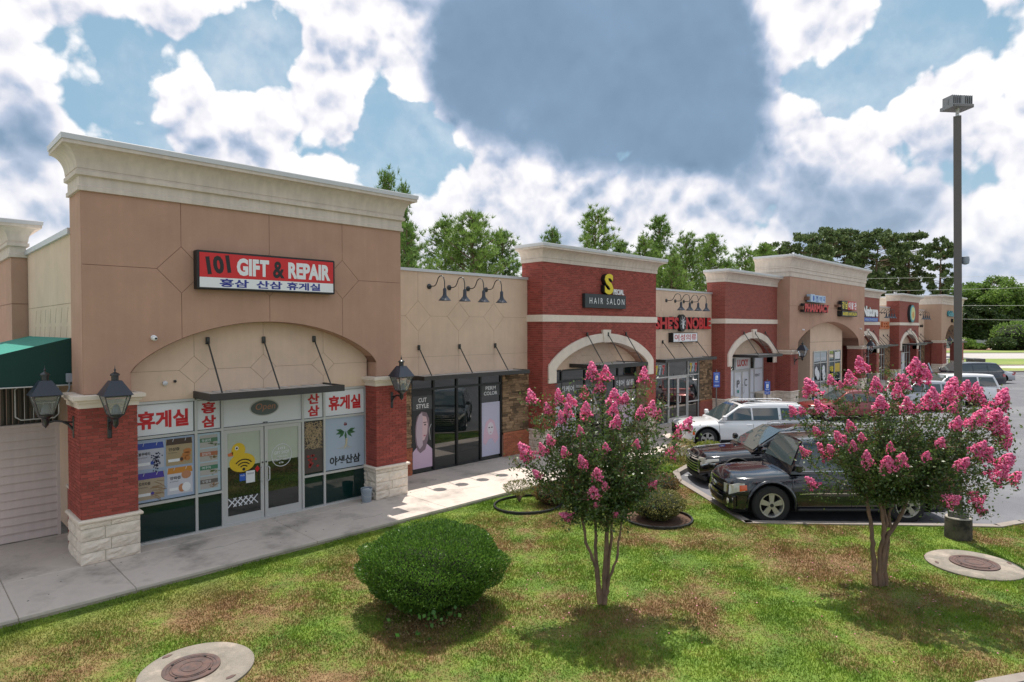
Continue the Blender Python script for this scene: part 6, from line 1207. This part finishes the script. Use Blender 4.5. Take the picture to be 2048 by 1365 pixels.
def car(label, loc, heading, L=4.9, W=1.95, H=1.75, wb=2.85, R=.37, fo=.95, hood=1.05, hoodf=.90, belt=1.10, cowl=1.35, wsx=.75, rear=.35, rearslope=.30, body=None, glass=None, ghz=None, detail=True, style='suv', flare=False, win=None, tailb=None, trim=False, rails=False, name='parked_car', cat='car', roofc=None, grp='cars parked beside the shopping strip', dpan=None):
    """local frame: +x forward, y left, z up"""
    t = empty(name, (loc[0], loc[1], AZ), heading, label, cat, grp); body = body or paint('paint', (.02, .02, .03)); glass = glass or CARG
    xf, xr = L/2, -L/2; wf, wr = xf-fo, xf-fo-wb; Ra = R*1.20
    tail_z = tailb or belt
    def ptop(x):                      # centre-line top of the lower body
        if x > xf-cowl: u = (xf-x)/cowl; return hoodf+(hood-hoodf)*min(1, u)**.6 - .10*max(0, 1-u*7)
        if style == 'sedan' and x < xr+.75: return tail_z-.06*(1-(x-xr)/.75)**2
        return hood+(belt-hood)*min(1, (xf-cowl-x)/.5) - .10*max(0, 1-(x-xr)/.12)*.5
    def hw(x):
        e = .95; r = max(0, (x-(xf-e))/e); r2 = max(0, ((xr+.7)-x)/.7); return W/2*(1-.29*r**2.4)*(1-.12*r2**2.6)
    def zb(x):
        b = .30
        if x > xf-.55: b = .30+.04*(x-(xf-.55))
        for wx in (wf, wr):
            d = abs(x-wx)
            if d < Ra: b = max(b, R+math.sqrt(Ra*Ra-d*d))
        return b
    xs = sorted(set([round(v, 4) for v in list(np.linspace(xr, xf, 26))+[xf-.02, xf-.06, xf-.12, xf-.22, xf-.34, xr+.03, xr+.08, xf-cowl]+[w_+Ra*math.cos(q) for w_ in (wf, wr) for q in np.linspace(0, math.pi, 15)]+[w_+s*(Ra+.004) for w_ in (wf, wr) for s in (1, -1)]]))
    T = [0, .06, .30, .52, .72, .86, .95, 1.0]; Y = [.945, .975, 1.0, 1.0, .985, .962, .925, .87]
    def S(x, t_):                     # right-hand (y>0) side surface, t along the section
        a, b = zb(x), ptop(x)-.05; k = np.interp(t_, T, Y); zabs = a+(b-a)*t_
        if a > .35:                   # keep the shape in absolute height above wheel arches
            k = np.interp((zabs-.3)/(b-.3), T, Y)
        nose = max(0, (x-(xf-.30))/.30); return (x-.05*nose*abs(t_-.45)*2*.6, hw(x)*k*(1-.03*nose*t_), zabs)
    mb = MB(); n = len(T); rows = []
    for x in xs:
        side = [S(x, q) for q in T]; z = ptop(x); h = hw(x); cr_ = [(x, h*.72, z-.012), (x, h*.40, z+.012), (x, 0, z+.02)]; half = side+cr_; row = [(p[0], -p[1], p[2]) for p in half]+[p for p in half[::-1][1:]]; rows.append(row)
    m = len(rows[0]); v = [p for r in rows for p in r]; f = [(i*m+k, i*m+k+1, (i+1)*m+k+1, (i+1)*m+k) for i in range(len(rows)-1) for k in range(m-1)]
    f += [tuple(range(m)), tuple((len(rows)-1)*m+k for k in range(m-1, -1, -1))]; mb.add(v, f); bo = mb.build('body', body, t, smooth=38)
    MB().box(xr+.12, xf-.12, -W*.36, W*.36, .22, .80).build('underbody', DARKW, t)
    # cabin
    xc, xrf = xf-cowl, xf-cowl-wsx; xb, xre = xr+rear+rearslope, xr+rear; zl = belt-.05; wbelt = W/2*.90; wroof = W/2*.70
    def wz(z): return wbelt-(wbelt-wroof)*max(0, (z-zl)/(H-zl))**1.15
    def zt(x):
        if x > xrf: u = (xc-x)/(xc-xrf); return zl+(H-.05-zl)*(u*(1.12-.12*u))
        if x < xb: u = (x-xre)/(xb-xre+1e-6); return zl+(H-.04-zl)*(u*(1.15-.15*u))
        u = (x-xb)/(xrf-xb); return H-.05*(2*u-1)**2*(1.2 if u > .5 else .9)
    cx_ = sorted(set([xc-.001, xc-.06, xc-.2, xc-.4, xrf+.12, xrf, xrf-.12, xrf-.4]+list(np.linspace(xb, xrf-.5, 7))+[xb-.03]+list(np.linspace(xre, xb, 4)))); rows = []
    for x in cx_:
        z = max(zt(x), zl+.004); row = [(wbelt, zl-.02)]+[(wz(zl+(z-zl)*q), zl+(z-zl)*q) for q in (.33, .66, .93)]; w_ = wz(z); row += [(w_-.05, z-.004+.0), (w_*.55, z+.018), (0, z+.026)]; half = [(x, a, b) for a, b in row]; rows.append([(p[0], -p[1], p[2]) for p in half]+half[::-1][1:])
    m = len(rows[0]); v = [p for r in rows for p in r]; f = [(i*m+k, i*m+k+1, (i+1)*m+k+1, (i+1)*m+k) for i in range(len(rows)-1) for k in range(m-1)]; f += [tuple(range(m)), tuple((len(rows)-1)*m+k for k in range(m-1, -1, -1))]
    MB().add(v, f).build('cabin', roofc or body, t, smooth=35)
    # glass
    def topq(x, y): return (x, y*wz(zt(x)), zt(x)+.018*(1-y*y)+.008)
    def tpanel(xa, xb2, wa, nm, mt):
        P = []; X = np.linspace(xa, xb2, 7); K = np.linspace(-wa, wa, 9)
        nrm = Vector((xb2-xa, 0, zt(xb2)-zt(xa))).cross(Vector((0, 1, 0))).normalized(); nrm = nrm if nrm.z > 0 else -nrm
        for x in X:
            for k in K: p = Vector(topq(x, k)); P.append(tuple(p+nrm*.010))
        F = [(i*9+k, i*9+k+1, (i+1)*9+k+1, (i+1)*9+k) for i in range(6) for k in range(8)]; return MB().add(P, F).build(nm, mt, t, smooth=60)
    ws = tpanel(xc-.07, xrf+.03, .90, 'windscreen', ghz or WSH); tpanel(xb-.03, xre+.10, .82, 'rear_window', glass)
    if detail:
        for k in (-.5, .15): MB().tube([topq(xc-.06, k), topq(xc-.14, k+.42)], .010, 4).build('wiper', PLASB, t)
    zhi = H-.16; zlo = belt+.015
    def spanel(poly, nm, mt, off=.008):
        for s_ in (1, -1):
            fine = []
            for i, p in enumerate(poly):
                q = poly[(i+1) % len(poly)]
                for u in (0, .34, .67): fine.append((p[0]*(1-u)+q[0]*u, p[1]*(1-u)+q[1]*u))
            MB().add([(x, s_*(wz(z)+off), z) for x, z in fine], [tuple(range(len(fine)))]).build(nm, mt, t)
    def xA(z): return xc-(xc-xrf)*((z-zl)/(H-.05-zl))*.97-.10
    def xD(z): return xre+(xb-xre)*((z-zl)/(H-.04-zl))*.95+.14
    wins = win or (.36, .68)
    xa0, xa1 = xA(zlo), xD(zlo); p1 = xa0+(xa1-xa0)*wins[0]; p2 = xa0+(xa1-xa0)*wins[1]; g = .035
    spanel([(xA(zlo), zlo), (p1+g, zlo), (p1+g, zhi), (min(xA(zhi), xA(zlo)-.1), zhi)], 'side_window', glass); spanel([(p1-g, zlo), (p2+g*1.6, zlo), (p2+g*1.6, zhi), (p1-g, zhi)], 'side_window', glass)
    if style != 'sedan': spanel([(p2-g*1.6, zlo), (xD(zlo), zlo+.02), (xD(zhi), zhi-.02), (p2-g*1.6, zhi)], 'side_window', glass)
    else: spanel([(p2-g, zlo), (xD(zlo), zlo), (p2-g, zhi-.05)], 'side_window', glass)
    for zz, rr in ((zlo-.012, .010),): 
        for s_ in (1, -1): MB().tube([(xa0, s_*(wz(zz)+.012), zz), ((xa0+xa1)/2, s_*(wz(zz)+.014), zz), (xa1, s_*(wz(zz)+.012), zz)], rr, 4).build('belt_strip', CHR if trim else PLASB, t)
    # side patches that follow the body
    def patch(xa, xb2, ta, tb, nm, mt, off=.010, nx=6, nt_=4, both=True, par=None):
        for s_ in ((1, -1) if both else (1,)):
            V = []
            for i in range(nx+1):
                for k in range(nt_+1):
                    x = xa+(xb2-xa)*i/nx; t0_ = ta if not isinstance(ta, tuple) else ta[0]+(ta[1]-ta[0])*i/nx; t1_ = tb if not isinstance(tb, tuple) else tb[0]+(tb[1]-tb[0])*i/nx; tt = t0_+(t1_-t0_)*k/nt_
                    if callable(tt): tt = tt(x)
                    p = S(x, tt); V.append((p[0], s_*(p[1]+off), p[2]))
            F = [(i*(nt_+1)+k, i*(nt_+1)+k+1, (i+1)*(nt_+1)+k+1, (i+1)*(nt_+1)+k) for i in range(nx) for k in range(nt_)]; o = MB().add(V, F).build(nm, mt, par or t, smooth=50)
        return o
    seams = [xf-cowl-.02, p1, p2]
    for x in seams:
        for s_ in (1, -1):
            pts = []
            for q in np.linspace(0.02, .99, 9):
                p = S(x, q); 
                if p[2] > .34: pts.append((p[0], s_*(p[1]+.001), p[2]))
            if len(pts) > 2: MB().tube(pts, .006, 4).build('door_seam', DARKW, t)
    if detail:
        for x in (p1+.16, p2+.20):
            for s_ in (1, -1): p = S(x, .84); MB().tube([(p[0]-.10, s_*(p[1]+.005), p[2]), (p[0]-.08, s_*(p[1]+.035), p[2]), (p[0]+.08, s_*(p[1]+.035), p[2]), (p[0]+.10, s_*(p[1]+.005), p[2])], .014, 5).build('door_handle', body if not trim else CHR, t)
    for s_ in (1, -1):
        mx, mz = xA(zlo)+.10-.12, zlo+.10; mm = MB(); y0 = s_*(wz(mz)+.02); y1 = s_*(wz(mz)+.24); mm.tube([(mx, y0, mz-.08), (mx+.01, s_*(wz(mz)+.12), mz-.03)], .028, 6); mm.cbox(mx-.07, mx+.09, min(y1-s_*.17, y1), max(y1-s_*.17, y1), mz-.10, mz+.09, .035); mm.build('mirror', body, t, smooth=40)
    # wheels
    tm, rm, hm, cm = wheel_meshes(R, W*.13, 5 if style != 'wagon' else 6)
    for wx in (wf, wr):
        for s_ in (1, -1):
            w_ = empty('wheel', (wx, s_*(W/2-W*.075), R), 0 if s_ < 0 else math.pi, parent=t)
            for me in (tm, rm, hm, cm): link(me.name.split('.')[0], me, w_)
            if flare or True:
                pts = []
                for q in np.linspace(-.12, math.pi+.12, 19):
                    x = wx+(Ra+.015)*math.cos(q); z = R+(Ra+.015)*math.sin(q); z = max(z, .30); bz = ptop(x)-.05; kk = np.interp((z-.3)/(bz-.3), T, Y); pts.append((x, s_*(hw(x)*kk+(.012 if flare else 0)), z))
                MB().tube(pts, .045 if flare else .022, 6).build('arch_flare', body if flare else (PLASB if style == 'suv' else body), t, smooth=60)
            MB().tube([(wx-.0, s_*(W/2-.12), R+Ra*.92*math.sin(1.57)), (wx, s_*(W/2-.3), R+Ra*.9)], Ra*.2, 6).build('wheel_well', DARKW, t) if False else None
    if dpan: dpan(t, dict(S=S, patch=patch, xf=xf, xr=xr, hw=hw, ptop=ptop, wz=wz, zt=zt, W=W, H=H, wf=wf, wr=wr, R=R, Ra=Ra, belt=belt, body=body, zhi=zhi, xb=xb, xre=xre, xrf=xrf, xc=xc))
    return t
def front_shape(D, x0, pts_yz, off, nm, mt, t, thick=.02):
    """plate lying on the curved nose: follows the plan curve of the front"""
    def X(y): r = min(1, abs(y)/(D['W']/2*.76)); return D['xf']+.012-.16*r**2.6+off
    fr = [(X(y), y, z) for y, z in pts_yz]; bk = [(X(y)-thick-.05, y, z) for y, z in pts_yz]; n = len(fr); return MB().add(fr+bk, [tuple(range(n)), tuple(range(2*n-1, n-1, -1))]+[(i, i+n, (i+1)%n+n, (i+1)%n) for i in range(n)]).build(nm, mt, t)
def strip_front(D, y0, y1, z0, z1, off, nm, mt, t, n=10, zarc=0.0):
    def X(y): r = min(1, abs(y)/(D['W']/2*.76)); return D['xf']+.012-.16*r**2.6+off
    V = []; Ys = np.linspace(y0, y1, n+1)
    for y in Ys:
        a = zarc*(y/(D['W']/2))**2; V += [(X(y), y, z0+a), (X(y), y, z1+a), (X(y)-.07, y, z1+a), (X(y)-.07, y, z0+a)]
    F = [(i*4+k, i*4+(k+1)%4, (i+1)*4+(k+1)%4, (i+1)*4+k) for i in range(n) for k in range(4)]+[(0,1,2,3), (n*4+3,n*4+2,n*4+1,n*4)]; return MB().add(V, F).build(nm, mt, t, smooth=30)
def emblem(D, t, z, r=.085, y=0, off=.06):
    x = D['xf']+off; m = MB().tube([(x, y+r*1.35*math.cos(q), z+r*.9*math.sin(q)) for q in np.linspace(0, 6.283, 19)], .010, 5); m.tube([(x, y+r*.5*math.cos(q), z+r*.85*math.sin(q)) for q in np.linspace(0, 6.283, 13)], .008, 4); m.tube([(x, y+r*.95*math.cos(q), z+.28*r+r*.4*math.sin(q)) for q in np.linspace(0, 6.283, 13)], .008, 4); m.build('emblem', CHR, t, smooth=60)
def dress_big(t, D):                 # nearer black vehicle: boxy nose, cream headlights with amber corners
    P = D['patch']; W2 = D['W']/2; xf = D['xf']
    strip_front(D, -.74, .74, .66, .93, .02, 'grille_opening', DARKW, t); 
    for z in (.72, .80, .88): strip_front(D, -.50, .50, z-.012, z+.012, .035, 'grille_bar', PLASB, t)
    strip_front(D, -.52, .52, .765, .835, .045, 'chrome_bar', CHR, t); emblem(D, t, .80, .08, 0, .10); strip_front(D, -.56, .56, .925, .965, .035, 'grille_surround', D['body'], t)
    bm = strip_front(D, -.93, .93, .36, .64, .075, 'bumper', D['body'], t, 16); strip_front(D, -.5, .5, .44, .56, .09, 'intake', PLASB, t)
    for z in (.47, .51): strip_front(D, -.48, .48, z-.006, z+.006, .10, 'intake_bar', D['body'], t)
    P(xf-.05, D['wf']+D['Ra']+.03, .04, .50, 'bumper_side', D['body'], .035, 8, 4)
    for s_ in (1, -1): m = MB().lathe([(.065, 0), (.068, .02), (.03, .03)], 14, (xf-.02, s_*.72, .50), 'x'); m.build('fog_lamp', HLG, t, smooth=40)
    P(xf-.02, xf-.36, (.56, .62), (.90, .86), 'headlight', HLG, .016, 8, 4); P(xf-.24, xf-.40, (.61, .66), (.80, .82), 'indicator', AMB, .024, 5, 3); P(xf-.02, xf-.30, (.50, .56), (.555, .61), 'lamp_surround', PLASB, .014, 6, 1)
    strip_front(D, .50, .80, .68, .90, .05, 'headlight', HLG, t, 5); strip_front(D, -.80, -.50, .68, .90, .05, 'headlight', HLG, t, 5)
    for s_ in (1, -1): MB().cbox(D['wr']+D['Ra']+.06, D['wf']-D['Ra']-.06, min(s_*(W2-.12), s_*(W2+.05)), max(s_*(W2-.12), s_*(W2+.05)), .33, .39, .02).build('running_board', PLASB, t)
    P(D['wf']-D['Ra']-.10, D['wr']+D['Ra']+.10, .49, .515, 'side_strip', CHR, .014, 16, 1); P(D['wf']-D['Ra']-.08, D['wr']+D['Ra']+.08, .45, .56, 'side_moulding', D['body'], .009, 16, 2)
    for s_ in (1, -1): MB().tube([(D['xb']+.1, s_*D['wz'](D['H'])*.93, D['H']-.01), (D['xb']+.25, s_*D['wz'](D['H'])*.93, D['H']+.055), (D['xrf']-.5, s_*D['wz'](D['H'])*.93, D['H']+.055), (D['xrf']-.3, s_*D['wz'](D['H'])*.93, D['H']-.01)], .018, 6).build('roof_rail', PLASB, t)
    P(D['xr']+.02, D['xr']+.22, .60, .95, 'tail_light', TLG, .015, 4, 3); P(D['wf']-D['Ra']-.005, D['wf']-D['Ra']-.10, .0, .10, 'mud_flap', PLASB, .01, 2, 2)
def dress_mid(t, D):                 # farther black vehicle: wide barred grille with chrome
    P = D['patch']; xf = D['xf']
    strip_front(D, -.60, .60, .34, .86, .02, 'grille_opening', DARKW, t, 12)
    for z in (.42, .50, .58, .66): strip_front(D, -.56, .56, z-.015, z+.015, .05, 'grille_bar', CHR, t, 12)
    strip_front(D, -.66, .66, .76, .80, .06, 'chrome_bar', CHR, t, 12); strip_front(D, -.5, .5, .83, .855, .055, 'chrome_bar', CHR, t, 12); emblem(D, t, .80, .08, 0, .11); strip_front(D, -.95, .95, .22, .33, .05, 'bumper_lip', PLASB, t, 16)
    P(xf-.02, xf-.52, (.68, .80), (.88, .90), 'headlight', HLG, .014, 8, 3); P(xf-.04, xf-.50, .66, .70, 'chrome_line', CHR, .018, 8, 1); P(D['xr']+.02, D['xr']+.35, .62, .86, 'tail_light', TLG, .015, 4, 3)
    for s_ in (1, -1): strip_front(D, min(s_*.60, s_*.80), max(s_*.60, s_*.80), .72, .86, .04, 'headlight', HLG, t, 4)
    for s_ in (1, -1): MB().tube([(D['xb']+.1, s_*D['wz'](D['H'])*.93, D['H']-.01), (D['xb']+.25, s_*D['wz'](D['H'])*.93, D['H']+.05), (D['xrf']-.3, s_*D['wz'](D['H'])*.93, D['H']+.05), (D['xrf']-.1, s_*D['wz'](D['H'])*.93, D['H']-.02)], .018, 6).build('roof_rail', CHR, t)
def dress_white(t, D):
    P = D['patch']; xf = D['xf']
    strip_front(D, -.70, .70, .50, .86, .02, 'grille', DARKW, t, 12); P(xf-.02, xf-.34, .80, .90, 'headlight', mat('slim_lamp', (.10,.10,.11), .2, coat=1), .012, 6, 2); P(D['wf']+D['Ra']+.10, D['wf']+D['Ra']+.02, .40, .62, 'side_marker', AMB, .02, 2, 2); P(D['wf']-D['Ra']-.05, D['wr']+D['Ra']+.05, .0, .10, 'sill_trim', PLASB, .012, 12, 1); P(D['xr']+.02, D['xr']+.14, .35, .95, 'tail_light', TLG, .012, 3, 3)
    MB().box(D['xrf']-1.1, D['xrf']-.15, -.52, .52, D['H']+.012, D['H']+.024).build('sunroof', CARG, t)
    for s_ in (1, -1): MB().tube([(D['xb']+.1, s_*D['wz'](D['H'])*.93, D['H']-.01), (D['xb']+.25, s_*D['wz'](D['H'])*.93, D['H']+.05), (D['xrf']-.3, s_*D['wz'](D['H'])*.93, D['H']+.05), (D['xrf']-.1, s_*D['wz'](D['H'])*.93, D['H']-.02)], .018, 6).build('roof_rail', D['body'], t)
def dress_far(t, D):
    P = D['patch']; P(D['xf']-.03, D['xf']-.40, .68, .88, 'headlight', HLG, .012, 5, 2); P(D['xr']+.01, D['xr']+.30, .64, .88, 'tail_light', TLG, .014, 4, 2)
    xr = D['xr']; 
    for s_ in (1, -1): MB().box(xr-.015, xr+.03, min(s_*.5, s_*.86), max(s_*.5, s_*.86), .82, .96).build('tail_light', TLG, t)
    MB().box(xr-.02, xr+.01, -.26, .26, .62, .78).build('number_plate', PRN, t); MB().box(xr-.03, xr+.06, -D['W']*.42, D['W']*.42, .28, .42).build('rear_bumper', PLASB, t)
BLKP = paint('black_paint', (.006,.008,.014), .2, .16); BLKP2 = paint('deep_black_paint', (.006,.006,.010), .2, .14); WHP = paint('white_paint', (.72,.72,.74), 0, .25); GRP = paint('grey_paint', (.16,.16,.19), .5, .3); SLP = paint('silver_paint', (.40,.42,.46), .6, .28); BLP = paint('dark_blue_paint', (.015,.020,.035), .3, .18)
HD = math.radians(135)
def place(front_wheel, yoff, L, fo, wb, W, hd=HD):
    """centre of a vehicle from the ground contact of its near front wheel"""
    f = Vector((math.cos(hd), math.sin(hd))); l = Vector((-f.y, f.x)); c = Vector(front_wheel)-l*(W/2-.15)*1.0 + f*(fo-L/2); return tuple(c)
# left side faces the viewer for heading NW, so shift the centre to the car's right
c1 = place((12.57, -7.93), 0, 5.45, .98, 3.26, 2.06, math.radians(134.5))
car('black boxy four-wheel-drive nearest the lawn, with cream headlights and amber corners', c1, math.radians(134.5), L=5.45, W=2.06, H=2.02, wb=3.26, R=.46, fo=.98, hood=1.20, hoodf=1.06, belt=1.26, cowl=1.46, wsx=.38, rear=.10, rearslope=.22, body=BLKP, flare=True, trim=True, dpan=dress_big, cat='car', name='parked_suv')
f2 = Vector((math.cos(HD), math.sin(HD))); 
c2 = Vector((14.55, -5.02))-f2*2.62+Vector((-f2.y, f2.x))*-.85
car('glossy black vehicle with a wide chrome-barred grille, behind the nearest one', tuple(c2), HD, L=5.25, W=2.08, H=1.71, wb=3.0, R=.40, fo=1.05, hood=1.06, hoodf=.90, belt=1.10, cowl=1.50, wsx=1.0, rear=.12, rearslope=.5, body=BLKP2, dpan=dress_mid, trim=True, name='parked_suv')
c3 = place((20.25, -2.20), 0, 5.4, 1.0, 3.1, 2.08, math.radians(137))
car('white large family car nose-in to the walk, behind the two black ones', c3, math.radians(137), L=5.4, W=2.08, H=1.74, wb=3.1, R=.40, fo=1.0, hood=1.08, hoodf=.96, belt=1.12, cowl=1.45, wsx=.95, rear=.12, rearslope=.45, body=WHP, dpan=dress_white, name='parked_suv', win=(.34, .66))
def far(label, tail, hd, **k):
    f = Vector((math.cos(hd), math.sin(hd))); c = Vector(tail)+f*(k.get('L', 4.8)/2); k.setdefault('dpan', dress_far); return car(label, (c.x, c.y), hd, detail=False, **k)
far('light grey hatch-backed car hidden behind the right-hand pink tree', (41.2, -6.6), HD, L=4.8, W=1.95, H=1.72, body=paint('light_grey_paint', (.42,.42,.45), .4), rear=.15, rearslope=.75, belt=1.12, hood=1.05)
far('maroon car mostly hidden behind the pink flowers', (34.6, -5.0), HD, L=4.7, W=1.9, H=1.55, body=paint('maroon_paint', (.22,.03,.03), .3), style='sedan', rear=.75, rearslope=.5, belt=1.0, hood=.95, hoodf=.8)
far('white family wagon with roof rails behind the tall lamp post', (45.9, -7.6), HD, L=5.2, W=2.0, H=1.92, body=WHP, rear=.08, rearslope=.25, belt=1.2, hood=1.1, dpan=dress_far)
far('white low car with its nose pointing out of the row, beside the wagon', (47.9-3.3, -3.9), HD+math.pi, L=4.9, W=1.9, H=1.46, body=WHP, style='sedan', rear=.7, rearslope=.8, belt=.98, hood=.92, hoodf=.72, cowl=1.4, wsx=1.0)
far('black family car with a bright chrome window line, tail towards the lane', (60.6, -6.0), HD, L=5.4, W=2.1, H=2.0, body=BLP, rear=.10, rearslope=.5, belt=1.28, hood=1.2, R=.42, trim=True)
far('silver sedan at the far end of the row, only its tail showing', (66.2, -6.0), HD, L=4.9, W=1.9, H=1.48, body=SLP, style='sedan', rear=.65, rearslope=.9, belt=1.02, hood=.95, hoodf=.75)
